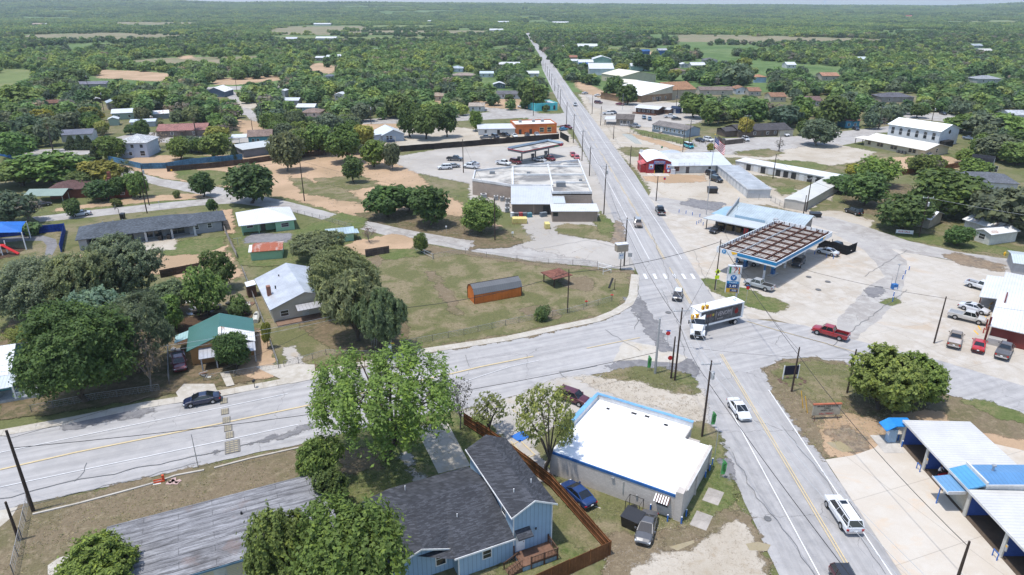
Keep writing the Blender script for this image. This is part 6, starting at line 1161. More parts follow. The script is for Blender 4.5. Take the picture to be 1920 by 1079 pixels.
# distant small buildings: (name, label, cat, u left, v base, u right, depth m, wall h, wall col, roof kind, roof col)
WR=(.72,.73,.73);BR=(.30,.17,.11);DG=(.15,.15,.16);TR_=(.40,.33,.26)
for q in [
 ('bungalow','white cottage with a tan roof by the dirt lane left of the turquoise shop','cottage',880,210,908,8,2.8,(.55,.55,.55),'x',(.42,.36,.30)),
 ('farm_shed','small dark blue shed with a white roof edge in a fenced dirt yard','shed',925,167,947,7,2.8,(.08,.12,.15),'y',WR),
 ('bungalow','long white bungalow with a grey roof behind the turquoise shop','bungalow',932,186,978,9,2.8,(.58,.60,.62),'x',DG),
 ('bungalow','tan roofed bungalow beneath trees at the end of the dirt lane','bungalow',802,190,835,9,2.8,(.45,.38,.3),'hip',(.36,.28,.21)),
 ('bungalow','small white bungalow with a reddish roof left of the young trees','bungalow',880,208,900,7,2.6,(.6,.6,.6),'hip',(.3,.2,.17)),
 ('farmhouse','pale blue hip roofed farmhouse among the central trees','farmhouse',845,136,868,12,3,(.45,.5,.55),'hip',(.46,.52,.58)),
 ('bungalow','wide brown bungalow with a faded tan roof among the central trees','bungalow',848,150,890,10,3,(.35,.27,.22),'hip',(.34,.28,.24)),
 ('metal_shed','long white roofed shed beside the main road poles','metal shed',936,128,976,10,3,(.35,.25,.2),'x',WR),
 ('bungalow','white roofed bungalow in the gap behind the light green tree','bungalow',988,146,1010,9,3,(.5,.5,.5),'x',WR),
 ('metal_shed','blue white shed behind the line of power poles','metal shed',900,146,925,8,3,(.45,.5,.52),'x',(.6,.68,.7)),
 ('trailer_home','white trailer home with a metal roof left of the tree line','trailer home',695,97,712,6,2.6,(.6,.6,.6),'flat',WR),
 ('trailer_home','white trailer home beside a small dark shed in the trees','trailer home',722,97,730,6,2.8,(.3,.3,.3),'y',WR),
 ('barn','grey arched barn in the pale clearing','barn',535,79,556,14,4,(.35,.3,.27),'x',(.62,.64,.66)),
 ('long_barn','long white roofed barn at the edge of the pale clearing','barn',592,77,630,14,3.5,(.35,.38,.36),'x',WR),
 ('long_barn','long pale barn standing in the far pasture','barn',588,49,620,14,4,(.5,.5,.5),'x',WR),
 ('farmhouse','white farmhouse beyond the far left scrub','farmhouse',366,36,376,14,5,(.6,.62,.65),'x',WR),
 ('farmhouse','tan house with a small white barn in the left scrub','farmhouse',60,49,78,14,4,(.45,.38,.3),'x',(.42,.34,.27)),
 ('farm_shed','small white barn beside the tan house in the left scrub','barn',79,48,89,10,3,(.6,.62,.65),'x',WR),
 ('metal_shed','pair of low white roofs at the edge of the left woods','metal shed',592,115,607,8,3,(.3,.25,.22),'x',WR),
 ('metal_shed','low white metal roof between trees left of the long hedge','metal shed',612,113,634,9,3,(.2,.25,.22),'x',(.68,.72,.72)),
 ('metal_shed','small bright roof beside the two low metal roofs','metal shed',632,112,642,9,3,(.2,.25,.22),'x',WR),
 ('trailer_home','single white trailer in the left central trees','trailer home',670,114,681,6,2.8,(.6,.6,.6),'flat',WR),
 ('bungalow','slate roofed bungalow with a concrete drive left of centre','bungalow',608,151,622,9,2.8,(.4,.42,.45),'hip',(.18,.2,.24)),
 ('metal_shed','long pale tin carport by the left street','carport',528,198,560,7,2.6,(.3,.3,.3),'x',(.66,.70,.74)),
 ('bungalow','low teal bungalow with a long white roof by the left street','bungalow',557,212,590,8,2.8,(.3,.42,.44),'x',WR),
 ('bungalow','brown hip roofed bungalow behind the teal bungalow','bungalow',566,222,600,10,2.7,(.45,.43,.4),'hip',(.27,.20,.17)),
 ('bungalow','white bungalow half hidden by trees beyond the left street','bungalow',526,184,535,7,4,(.6,.6,.6),'y',WR),
 ('bungalow','bright white gable end among the trees above the pale blue cottage','bungalow',628,188,645,8,3,(.6,.6,.58),'y',WR),
 ('metal_shed','white metal workshop with a green gable by the right lots','workshop',1112,120,1146,14,4,(.25,.38,.33),'y',WR),
 ('metal_shed','long white metal roof facing the main road beyond the workshop','metal shed',1085,125,1112,12,3.5,(.6,.6,.6),'x',WR),
 ('metal_shed','broad white warehouse with a dark doorway left of the gymnasium','warehouse',1105,142,1150,22,5,(.6,.62,.64),'x',WR),
 ('metal_shed','small bright blue roofed stall by the white workshop','stall',1086,126,1103,5,2.5,(.03,.1,.3),'x',(.02,.14,.5)),
 ('bungalow','red brown roofed house near the far road','house',1068,114,1082,10,3,(.4,.2,.15),'x',(.34,.16,.11)),
 ('metal_shed','white canopy roof beneath the red brown roofed house','shed',1069,120,1083,8,2.5,(.3,.5,.5),'x',WR),
 ('metal_shed','very long white roof in the trees behind the playing field','metal shed',1083,94,1120,16,4,(.5,.52,.52),'x',WR),
 ('metal_shed','short white roof beside the very long white roof','metal shed',1054,94,1062,10,3,(.5,.52,.52),'x',WR),
 ('grandstand','blue seating stand beside the far playing field','grandstand',1203,104,1218,10,4,(.03,.10,.25),'x',(.04,.12,.3)),
 ('grandstand','larger blue seating stand with a silver top beside the far field','grandstand',1234,106,1250,10,6,(.04,.12,.3),'x',(.4,.42,.45)),
 ('pale_house','tall white house beside the blue seating stands','house',1205,124,1220,10,6,(.62,.64,.64),'y',WR),
 ('metal_shed','green white open barn beside parked vehicles','barn',1183,134,1217,12,4,(.3,.42,.38),'x',WR),
 ('bungalow','brown roofed bungalow behind the school blocks','bungalow',1260,141,1286,10,3,(.4,.35,.28),'hip',(.24,.18,.15)),
 ('metal_shed','row of bright white roofs in the right middle town','row of sheds',1296,131,1322,12,3.5,(.4,.38,.35),'x',WR),
 ('metal_shed','small bright white gable left of the row of white roofs','shed',1277,128,1290,9,3,(.5,.5,.5),'y',WR),
 ('bungalow','grey hipped roof peeking over the right trees','bungalow',1322,120,1345,14,3,(.4,.4,.4),'hip',DG),
 ('long_house','long cream house with a brown grey roof in the pale clearing','house',1312,179,1373,10,3,(.44,.40,.32),'x',(.22,.17,.15)),
 ('white_gabled_house','white gabled house with a tan brown roof','house',1379,178,1403,10,3.4,(.62,.64,.66),'y',BR),
 ('tan_roof_wing','wing with tan brown roof right of the white gabled house','house',1404,181,1426,11,3,(.4,.36,.3),'x',BR),
 ('blue_house_small','small blue house with an orange brown hip roof','house',1414,156,1436,10,4,(.35,.48,.62),'hip',(.42,.22,.13)),
 ('bungalow','cream bungalow with brown roof behind bright green trees','bungalow',1445,192,1473,11,3,(.45,.40,.3),'x',BR),
 ('bungalow','dull red roofed bungalow right of the cream bungalow','bungalow',1514,200,1540,11,3,(.35,.3,.27),'x',(.20,.13,.12)),
 ('bungalow','orange brown roofed house in the right middle trees','house',1541,152,1572,12,3.4,(.4,.36,.3),'x',(.42,.23,.15)),
 ('bungalow','slate roofed long bungalow beyond the right trees','bungalow',1652,193,1712,12,3,(.3,.28,.26),'hip',(.13,.13,.15)),
 ('teal_cottage','bright teal cottage tucked behind the large round tree','cottage',1584,241,1610,8,3.4,(.05,.22,.33),'x',(.2,.1,.08)),
 ('bungalow','white walled bungalow with a silver roof at the right edge','bungalow',1893,228,1925,10,3,(.5,.5,.5),'x',(.5,.52,.55)),
 ('bungalow','pale roofed bungalow on the upper right','bungalow',1832,157,1876,12,3,(.4,.4,.4),'hip',(.32,.34,.36)),
 ('metal_shed','pale tan shed in a small clearing on the upper right','shed',1838,101,1861,12,3,(.5,.46,.38),'x',(.62,.60,.55)),
 ('metal_shed','grey roof line above the pale tan shed','shed',1824,91,1842,12,3,(.3,.32,.33),'x',(.4,.45,.48)),
 ('metal_shed','bright blue white roof in the upper right woods','shed',1607,118,1625,12,3,(.4,.45,.47),'x',(.6,.66,.7)),
 ('metal_shed','white roof glinting near the right edge of the town','shed',1475,129,1492,12,3,(.5,.5,.5),'x',WR),
 ('farmhouse','red roofed farmhouse on the far right plain','farmhouse',1697,34,1712,20,5,(.5,.2,.18),'x',(.5,.12,.1)),
 ('farmhouse','white ranch house with dark porch right of the far road','farmhouse',1036,46,1066,16,4,(.6,.6,.6),'x',WR),
 ('farmhouse','white farmhouse left of the far road','farmhouse',933,45,954,16,4,(.6,.6,.6),'x',WR),
 ('farmhouse','second white farmhouse left of the far road beside dark oaks','farmhouse',918,61,943,14,4,(.6,.6,.6),'x',WR),
 ('farmhouse','small tan farmhouse in the far central woods','farmhouse',838,41,848,12,4,(.5,.3,.26),'x',(.45,.3,.26)),
 ('farmhouse','tiny white far house in the central woods','farmhouse',802,43,808,12,4,(.6,.6,.6),'x',WR),
 ('metal_shed','far low white shed right of the road','shed',1120,32,1129,16,4,(.5,.5,.5),'x',WR),
 ('metal_shed','far white house on the plain above the road','shed',1057,18,1066,20,5,(.6,.6,.6),'x',WR),
 ('long_barn','long pink roofed far barn','barn',708,28,736,20,5,(.45,.3,.28),'x',(.45,.3,.28)),
 ('long_barn','far white barn with a silver roof near the pale fields','barn',755,24,770,20,6,(.6,.6,.6),'x',WR),
 ('farmhouse','leftmost tiny white house on the far hills','farmhouse',163,15,170,20,5,(.6,.6,.6),'x',WR),
 ('far_school','white cluster building right of the far road','building',968,21,994,30,6,(.6,.6,.6),'x',(.6,.5,.48)),
 ('far_school','largest white roof of the far cluster','building',985,18,996,20,8,(.65,.65,.65),'flat',WR)]:
    nm,lb,ct,u0,v0,u1,dep,hh_,wc,rk,rc=q
    a=gp(u0,v0);b=gp(u1,v0)
    simple({'blue_house_small':'blue_house'}.get(nm,nm),lb,ct,a,b,dep,hh_,wc,rk,.3,rc,'paint','rib' if sum(rc) > 1.6 else 'shingle',wins=(.25,.7) if hh_ < 4 and v0 > 90 and rk != 'flat' else (),group='distant buildings in the trees' if v0 < 110 else 'small houses of the town',land=None)
# water tower on the horizon
wt=thing('water_tower','slender pale water tower standing on the right horizon','water tower',G(1545,13.5),0);k_=1
d=G(1545,13.5);sc_=d.length/1400;MB().tube([(0,0,-40),(0,0,14*sc_)],1.1*sc_,10).build('stem',M['white'],wt);MB().tube([(0,0,14*sc_),(0,0,16*sc_),(0,0,19*sc_),(0,0,21*sc_)],[1.1*sc_,4.5*sc_,4.5*sc_,1.5*sc_],14).build('tank',M['white'],wt)
# ---------------------------------------------------------------- vehicles
def hpx(u,v,vt,ut=None):# height of something standing at (u, v) whose top shows at vt
    p=G(u,v);lo,hi=0,40
    for _ in range(30):
        m_=(lo+hi)/2
        if PU((p.x,p.y,m_))[1] > vt:lo=m_
        else:hi=m_
    return lo
WT=(.68,.69,.70);BK=(.012,.012,.014);SV=(.36,.38,.40);RDc=(.28,.012,.016);NV=(.012,.018,.05);GY=(.10,.105,.11)
car('pickup',(1242,409),(1233,393),'black pickup truck driving away near the storage row entrance',BK)
car('suv',(1194,417),(1198,432),'silver and brown utility car coming down the main road',(.22,.17,.13),roofcol=(.3,.3,.3))
car('hatch',(1272,552),(1268,569),'dark compact car with a white roof approaching the junction',(.03,.03,.035),roofcol=WT)
car('pickup',(1442,547),(1402,536),'silver pickup truck with a dark bed parked beside the grass wedge',SV,bed=(.03,.03,.03))
car('pickup',(1577,638),(1534,626),'red pickup truck turning on the cross street',RDc)
car('sedan',(1375,762),(1395,790),'white patrol sedan driving toward the camera on the main road',WT)
car('longsuv',(1594,998),(1563,951),'long white utility car with a sunroof driving away in the near lane',WT)
car('suv',(1573,1086),(1604,1142),'dark red car just entering at the bottom of the main road',(.06,.012,.012),roofcol=(.03,.03,.035))
car('suv',(1051,746),(1097,762),'maroon utility car parked behind the white flat roofed shop',(.085,.014,.022))
car('sedan',(1103,953),(1064,918),'deep blue sedan parked between the shop wall and the wooden fence',(.010,.035,.13))
car('sedan',(1217,977),(1205,1022),'glossy grey sedan parked by the black bin enclosure',(.09,.09,.095))
car('sedan',(409,752),(350,763),'navy blue sedan parked on the side street by the rubber pads',NV)
car('sedan',(168,404),(136,408),'silver sedan parked on the back street below the red brick house',(.5,.52,.55))
car('sedan',(1351,432),(1334,440),'black sedan parked at the convenience store front',BK)
car('pickup',(1418,500),(1386,492),'silver pickup truck refuelling under the blue canopy',(.4,.41,.42),bed=(.3,.3,.3))
car('suv',(1502,492),(1490,505),'dark utility car at the pumps beneath the far side of the blue canopy',(.02,.03,.05))
car('sedan',(1566,482),(1535,474),'white sedan parked beside the blue posts right of the canopy',(.6,.62,.64))
car('pickup',(1588,476),(1552,464),'black pickup truck parked behind the white sedan',BK)
car('pickup',(1818,538),(1862,551),'white pickup truck with an open bed nosed toward the red barn shop',WT)
car('sedan',(1801,578),(1850,592),'white sedan nosed toward the red barn shop',(.6,.61,.63))
car('pickup',(1785,596),(1840,609),'off white pickup truck with a grey bed cover beside the white sedan',(.5,.48,.44),bed=(.3,.31,.32))
car('pickup',(1785,660),(1793,630),'tan pickup truck with cargo in its bed',(.22,.17,.12),bed=(.5,.45,.42))
car('sedan',(1831,668),(1836,642),'bright red sports coupe parked between two pickup trucks',(.45,.02,.02))
car('pickup',(1874,680),(1888,652),'brown grey pickup truck parked against the red barn wall',(.10,.085,.08),bed=(.12,.12,.13))
car('suv',(1616,407),(1584,397),'black utility car on the pale gravel by the shade trees',BK)
car('suv',(1325,328),(1344,334),'black utility car at the storage row, farther of the pair',BK)
car('suv',(1331,338),(1354,345),'black utility car at the storage row, nearer of the pair',(.02,.02,.022))
car('van',(1284,276),(1298,281),'turquoise and white van beside the rail fence',(.02,.32,.38),roofcol=WT)
car('sedan',(1306,265),(1318,268),'black sedan parked next to the pale blue mobile home',BK)
car('suv',(1320,264),(1336,268),'white utility car parked next to the pale blue mobile home',WT)
car('suv',(1392,262),(1404,268),'white utility car at the timber fence of the brick house',(.55,.56,.58))
car('suv',(1462,254),(1479,258),'white utility car on the brick house driveway',WT)
car('pickup',(1078,196),(1079,203),'light grey pickup truck on the main road in the distance',(.4,.42,.45))
car('hatch',(1050,247),(1063,245),'bright blue hatchback at the road end of the orange restaurant',(.02,.2,.38))
car('pickup',(1052,241),(1072,244),'dark red pickup truck behind the blue hatchback',(.16,.012,.02))
car('pickup',(935,256),(956,259),'black pickup truck by the dark fence outside the orange restaurant',BK)
car('sedan',(961,255),(969,261),'white sedan by the dark fence outside the orange restaurant',WT)
car('suv',(987,256),(990,260),'black utility car beside the dark fence outside the orange restaurant',BK)
car('sedan',(1004,253),(1009,258),'silver sedan beside the dark fence outside the orange restaurant',SV)
car('pickup',(919,262),(906,262),'dark grey pickup truck near the white annex',GY)
car('suv',(925,259),(933,262),'charcoal utility car near the white annex',(.03,.03,.035))
car('pickup',(841,302),(865,303),'dark charcoal pickup truck alone in the old parking lot',(.03,.035,.045))
car('suv',(846,318),(822,319),'white utility car leading the row in the old parking lot',WT)
car('sedan',(856,315),(842,316),'grey sedan behind the white utility car in the lot',(.3,.31,.32))
car('pickup',(894,318),(873,316),'white pickup truck beside the tall pole in the lot',WT)
car('sedan',(893,312),(878,311),'grey sedan behind the white pickup truck in the lot',(.35,.36,.38))
car('pickup',(934,309),(954,312),'white pickup truck by the canopy pumps behind the tan store',WT)
car('suv',(959,306),(975,310),'dark red utility car at the far canopy',(.12,.012,.018))
car('sedan',(1005,303),(1020,305),'silver sedan under the far canopy',(.45,.46,.48))
car('suv',(1025,300),(1038,304),'red utility car under the road end of the far canopy',(.16,.015,.02))
car('sedan',(1072,291),(1076,297),'bright red coupe beside the main road at the far canopy',(.45,.03,.03))
car('hatch',(1079,297),(1084,303),'second bright red car nearer the tan store roof',(.42,.04,.04))
car('sedan',(973,203),(984,204),'white sedan on the lane left of the turquoise shop',WT)
car('pickup',(1132,216),(1148,216),'white pickup truck left of the porch cafe',WT)
car('sedan',(1146,213),(1154,215),'dark sedan left of the porch cafe',(.05,.05,.06))
car('hatch',(1206,222),(1209,226),'blue grey hatchback in front of the dark brown cabin, left one',(.08,.13,.18))
car('hatch',(1217,224),(1219,229),'steel blue hatchback in front of the dark brown cabin, right one',(.06,.14,.22))
car('pickup',(1180,239),(1199,241),'grey pickup truck in front of the porch cafe',(.2,.21,.23))
car('pickup',(1246,222),(1265,222),'white pickup truck beside the tiny white kiosk',WT)
car('sedan',(1264,226),(1272,226),'black sedan beside the white pickup truck near the kiosk',BK)
car('suv',(1117,195),(1127,196),'maroon utility car in the school parking lot',(.08,.012,.02))
car('sedan',(1157,198),(1168,199),'dark red sedan beneath the school oak',(.14,.01,.03))
car('sedan',(1116,182),(1127,182),'white sedan in the shade of the first school oak, left',WT)
car('sedan',(1131,181),(1141,181),'silver sedan in the shade of the first school oak, right',SV)
car('sedan',(1093,178),(1101,177),'pale car at the edge of the main road by the school',(.5,.5,.5))
car('sedan',(1730,296),(1748,292),'white sedan parked at the end of the cream hall',WT)
car('sedan',(1810,262),(1822,264),'grey blue car behind the white church',(.2,.24,.3))
car('sedan',(1760,214),(1776,218),'dark car on the street above the white church',(.03,.03,.04))
car('sedan',(289,283),(297,285),'white car between trees by the white two storey house',WT)
car('suv',(466,188),(472,190),'black utility car on the left street',BK)
car('suv',(40,404),(53,398),'dark utility car in the shade left of the green carport',(.02,.02,.025))
car('sedan',(72,389),(85,387),'dark car under the green carport',(.05,.05,.06))
car('hatch',(-8,998),(-2,1010),'red car just showing at the left edge',(.25,.02,.03)) if 0 else None
car('pickup',(334,668),(341,708),'dark red old pickup truck with a black flatbed beside the green roofed house',(.13,.015,.025),bed=(.03,.03,.03))
car('sedan',(1600,243),(1608,246),'dark car beside the teal cottage',(.03,.04,.06))
# junk, boat and cart
b=thing('upturned_boat','small white skiff lying beside the wire fence by the green roofed house','boat',G(481,598),R(105));m=MB();m.tube([(-2.1,0,.3),(-1.4,0,.32),(.3,0,.35),(1.5,0,.35),(2.2,0,.45)],[.5,.62,.62,.45,.05],10);m.build('hull',M['gloss'],b,(.6,.58,.5));MB().tube([(-.2,0,.9),(-.2,0,1.0)],.3,10).build('hatch',M['black'],b)
for k in range(26):
    u,v=rnd.uniform(350,475),rnd.uniform(568,592);
    if k > 17:u,v=rnd.uniform(322,335),rnd.uniform(640,700)
    if k > 21:u,v=rnd.uniform(372,395),rnd.uniform(690,712)
    c_=rnd.choice([(.5,.5,.5),(.3,.3,.32),(.06,.06,.06),(.15,.2,.3),(.2,.12,.08),(.6,.58,.5)])
    o=thing('yard_junk','assorted piece of scrap in the cluttered yard behind the green roofed house' if k <= 17 else 'assorted scrap beside the old dark red pickup truck' if k <= 21 else 'assorted clutter before the porch of the green roofed house','scrap',G(u,v),rnd.uniform(0,3),'scrap piled in the yard')
    a,b_,c2=rnd.uniform(.2,.7),rnd.uniform(.2,.6),rnd.uniform(.2,.8)
    MB().box(-a,a,-b_,b_,0,c2*.6).build('panel',M['metal'],o,c_);MB().tube([(-a*1.5,0,c2*.6),(a*1.6,b_,c2*.62)],.06,5).build('pipe',M['metal'],o,(.4,.4,.4))
o=thing('long_plank','long white plank lying across the cluttered yard','plank',G(388,585),R(30));MB().box(-2.6,2.6,-.12,.12,.8,.9).build('board',M['wood'],o,(.6,.6,.58));MB().box(-2.4,2.4,-.5,.5,.0,.5).build('trestle',M['wood'],o,(.1,.08,.06))
# ---------------------------------------------------------------- lorry
lt=thing('delivery_lorry','white articulated lorry with a black lettered trailer turning through the junction','lorry',(35.5,107.6,ZL),R(206.3))
MB().box(-4.8,4.8,-1.3,1.3,1.15,4.0).build('trailer_box',M['paint'],lt,(.70,.71,.73));MB().box(-4.86,4.86,-1.34,1.34,4.0,4.08).build('trailer_roof',M['smoothroof'],lt,(.74,.75,.76))
m=MB();m.box(-.9-3.6,-.55-3.6,-.55,-.05,4.081,4.1);m.box(-.9-3.0,-.55-3.0,-.35,.35,4.081,4.1);m.build('roof_vents',M['paint'],lt,(.25,.33,.42))
t_=NT('worn_black_panel',.5,.4);co=t_.pos(True);t_.col(t_.mix(t_.ramp(t_.noise(co,1.4,5,.7),[(.4,0),(.75,.6)]),(.035,.035,.04),(.2,.2,.21)));
for s in (1,-1):MB().box(-4.35,4.62,s*1.31-.008*1,s*1.31+.008,1.5,3.85).build('side_panel',t_.m,lt)
m=MB();m.box(-4.8,4.8,1.3,1.34,1.15,1.42);m.box(-4.8,-4.5,1.3,1.345,1.42,3.95);m.build('side_rail',M['white'],lt)
TM=Matrix.Translation((-.35,1.335,2.85)) @ Matrix.Rotation(R(180),4,'Z') @ STAND
wh_=M['pale']=plain('worn_white_lettering',(.42,.38,.38),.6,var=.4,scale=4);text('VENOM',.9,M['pale'],lt,TM @ Matrix.Diagonal((.95,1.25,1,1))) if 1 else text('VENOM',1.05,wh_,lt,TM @ Matrix.Diagonal((.95,1.25,1,1)));text('ENERGY',.36,wh_,lt,Matrix.Translation((.4,1.335,2.0)) @ Matrix.Rotation(R(180),4,'Z') @ STAND)
m=MB()
for x0_,dx in ((1.42,.16),(-2.1,-.16)):m.add([(x0_,1.34,3.65),(x0_+dx,1.34,3.0),(x0_-dx*.4,1.34,1.75),(x0_-dx*1.2,1.34,3.0)],[(0,1,2,3),(3,2,1,0)])
m.build('spike_marks',wh_,lt)
m=MB()
for k,(r_,a0) in enumerate(((.52,0),(.34,40),(.2,80))):m.add([(-3.2+r_*math.cos(R(a))*.8,1.336+.002*k,2.65+r_*math.sin(R(a))*(1.5 if 60 < a < 120 else .9)) for a in range(0,360,30)],[tuple(range(12)),tuple(range(11,-1,-1))])
m.build('flame_mark',M['red'],lt)
for r0 in range(2):
    for k in range(4):m=MB();x_=3.9-k*.62;z_=3.0-r0*.75;m.box(x_-.2,x_+.2,1.322,1.336,z_-.25,z_+.2);m.build('product_picture',M['paint'],lt,((.2,.2,.22),(.3,.08,.06),(.35,.1,.05),(.5,.4,.06))[k] if r0 == 0 else (.1,.11,.13))
wheels(lt,(-3.3,),1.28,.5,.5,'rim');MB().box(-4.7,-4.6,-1.1,1.1,.55,.7).build('rear_guard',M['steel'],lt);MB().box(-4.2,-2.3,-.5,.5,.7,1.14).build('axle_frame',M['black'],lt);[MB().box(-2.5,-2.45,s*.9-.3,s*.9+.3,.2,1.1).build('mud_flap',M['black'],lt) for s in (1,-1)]
CM=Matrix.Translation((4.15,0.1,0)) @ Matrix.Rotation(R(50),4,'Z')
def cabm():m=MB();m.M=CM;return m
m=cabm();m.box(-2.2,2.5,-.45,.45,.55,.95);m.build('chassis',M['black'],lt)
m=cabm();m.add([(.2,-1.2,.9),(2.0,-1.2,.9),(2.0,1.2,.9),(.2,1.2,.9),(.2,-1.2,2.2),(2.0,-1.15,2.1),(2.0,1.15,2.1),(.2,1.2,2.2),(.2,-1.15,2.9),(1.55,-1.0,2.85),(1.55,1.0,2.85),(.2,1.15,2.9)],[(0,3,2,1),(0,1,5,4),(1,2,6,5),(2,3,7,6),(3,0,4,7),(4,5,9,8),(6,7,11,10),(7,4,8,11),(8,9,10,11)]);m.build('cab',M['gloss'],lt,WT)
m=cabm();m.add([(2.01,-1.08,2.1),(2.01,1.08,2.1),(1.57,.95,2.84),(1.57,-.95,2.84)],[(0,1,2,3)]);m.add([(.5,1.21,2.15),(1.75,1.19,2.12),(1.4,1.07,2.7),(.5,1.13,2.75)],[(3,2,1,0)]);m.add([(.5,-1.21,2.15),(1.75,-1.19,2.12),(1.4,-1.07,2.7),(.5,-1.13,2.75)],[(0,1,2,3)]);m.build('windscreen',M['cglass'],lt)
m=cabm();m.add([(.1,-1.2,2.9),(1.5,-1.0,2.86),(1.5,1.0,2.86),(.1,1.2,2.9),(-.2,-1.2,3.95),(.3,-.8,3.85),(.3,.8,3.85),(-.2,1.2,3.95),(.95,0,3.45)],[(0,1,5,4),(1,8,5),(1,2,8),(2,6,8),(5,8,6),(2,3,7,6),(4,5,6,7),(3,0,4,7)]);m.build('roof_fairing',M['gloss'],lt,WT)
m=cabm();m.add([(2.0,-.98,.75),(3.7,-.72,.75),(3.7,.72,.75),(2.0,.98,.75),(2.0,-.95,2.05),(3.55,-.62,1.6),(3.55,.62,1.6),(2.0,.95,2.05)],[(0,1,5,4),(1,2,6,5),(2,3,7,6),(4,5,6,7),(0,3,2,1)]);
for s in (-1,1):m.add([(2.35,s*.8,.75),(3.65,s*.7,.75),(3.6,s*1.2,.75),(2.35,s*1.25,.75),(2.4,s*.8,1.25),(3.5,s*.7,1.15),(3.4,s*1.15,1.1),(2.4,s*1.22,1.25)],[(0,1,5,4),(1,2,6,5),(2,3,7,6),(4,5,6,7),(3,0,4,7)] if s > 0 else [(4,5,1,0),(5,6,2,1),(6,7,3,2),(7,6,5,4),(7,4,0,3)])
m.build('bonnet',M['gloss'],lt,WT)
m=cabm();m.add([(3.72,-.5,.85),(3.72,.5,.85),(3.58,.5,1.55),(3.58,-.5,1.55)],[(0,1,2,3)]);m.build('grille',M['black'],lt)
m=cabm();m.box(3.45,3.85,-1.15,1.15,.35,.74);m.build('bumper',M['black'],lt);m=cabm();m.box(3.86,3.88,-.2,.2,.45,.6);m.build('number_plate',M['white'],lt)
for s in (-1,1):
    m=cabm();m.box(3.5,3.68,s*.88-.14,s*.88+.14,.85,1.08);m.build('headlight',M['headlight'],lt)
    m=cabm();m.tube([(1.8,s*1.15,2.2),(1.95,s*1.5,2.25)],.03,4);m.box(1.88,2.0,s*1.55-.1,s*1.55+.1,1.95,2.6);m.build('mirror',M['black'],lt)
    m=cabm();m.tube([(2.95,s*.85,.5),(2.95,s*1.18,.5)],.5,14);w_=m.build('wheel',M['tyre'],lt);m=cabm();m.tube([(2.95,s*1.181,.5),(2.95,s*1.19,.5)],.3,10);m.build('rim',M['rim'],w_)
    for xx in (-1.2,):m=cabm();m.tube([(xx,s*.7,.5),(xx,s*1.2,.5)],.5,14);m.build('wheel',M['tyre'],lt)
# ---------------------------------------------------------------- poles
def P_(key,u,v,vt,label,**kw):return pole(key,u,v,hpx(u,v,vt),label,**kw)
P_('a',63,960,808,'thick wooden utility pole leaning at the left end of the low kerb wall',trans=False,r=.2)
P_('b',36,1015,942,'short dark wooden post beside the chain link fence at the lower left',r=.17)
P_('c',372,878,815,'thin bare metal post on the verge between street and grey roof',kind='steel',r=.06)
P_('d',1265,715,578,'tall dark utility pole with steel crossarm in front of the junction',arm=5,kind='wood',trans=False)
P_('d2',1258,711,632,'shorter wooden pole standing right next to the tall junction pole')
P_('e',1228,702,598,'round grey steel signal pole left of the junction poles',kind='steel',r=.2)
P_('f',1316,820,677,'utility pole with steel crossarm and grey transformer behind the white shop',arm=5,trans=True)
P_('g',1484,736,652,'dark pole beside the dark notice board on the island',r=.15)
P_('h',1588,738,656,'dark pole half covered by the large island tree',r=.15)
P_('i',1751,645,557,'tall leaning brown pole with a yellow foot in the pale lot',r=.14)
P_('j',1793,1092,1016,'dark pole at the lower right in front of the car wash apron',r=.16)
P_('k',1340,545,450,'dark pole with yellow green crossing signs on the grass wedge corner',r=.13)
P_('l',1170,500,409,'utility pole with crossarm beside the boxy sign at the lot corner',arm=5)
P_('m',1132,403,309,'utility pole with crossarm and transformers beside the tan store corner',arm=5,trans=True)
P_('n',1105,331,276,'utility pole with crossarm along the road beside the tan store roof',arm=5)
P_('o',1091,303,245,'utility pole with crossarm beside the red cars',arm=5)
P_('p',1075,269,215,'utility pole with crossarm at the end of the dark fence',arm=5)
P_('q',1062,238,193,'dark utility pole between the orange restaurant and the road')
P_('r',1050,206,168,'dark utility pole beside the turquoise shop')
far=[(1046,186,160),(1040,172,148),(1034,161,139),(1030,152,131),(1026,144,125),(1022,137,119),(1018,130,113),(1014,124,108),(1010,117,103)]
for k,(u,v,vt) in enumerate(far):P_('far%d' % k,u,v,vt,'small distant utility pole, number %s beyond the turquoise shop along the road' % 'one two three four five six seven eight nine'.split()[k],arm=5 if k < 5 else None)
P_('s',713,645,545,'utility pole with a transformer and lamp arm at the mesquite edge',trans=True,lamp=True)
P_('t',1064,588,506,'plain slim pole standing at the front fence of the open lot',r=.12)
P_('u',928,452,373,'plain dark pole in front of the tan store trees')
P_('v',571,378,298,'dark pole on the bare dirt beyond the mint house')
P_('w',869,325,262,'tall dark pole in the old parking lot')
P_('x',280,386,309,'taller of two dark poles below the red brick house',trans=True)
P_('y',276,401,350,'shorter of two dark poles, at the edge of the back street')
P_('z',1230,378,331,'dark pole in the small grass patch right of the main road',trans=False)
P_('aa',1280,286,243,'thick dark pole behind the curved roof shop')
P_('ab',1291,280,226,'utility pole with crossarm beside the turquoise van',arm=0)
P_('ac',1396,269,216,'utility pole with crossarm at the timber fence of the brick house',arm=0)
P_('ad',1449,336,290,'plain pole in front of the longest storage row',trans=False)
P_('ae',1511,399,333,'tall pole beside the end of the beige storage building',arm=0)
P_('af',1506,404,367,'short dark pole paired with the tall storage corner pole')
P_('ag',1181,314,274,'dark pole left of the red drive-through shop')
P_('ah',1460,285,257,'short pole beside the bare bush on the wide street verge')
P_('ai',1723,445,368,'utility pole with crossarm, transformer and lamp at the shaded yard',arm=0,trans=True)
P_('aj',1646,245,200,'utility pole with crossarm left of the cream hall',arm=0)
P_('ak',1747,228,198,'dark pole behind the white church roof',trans=True)
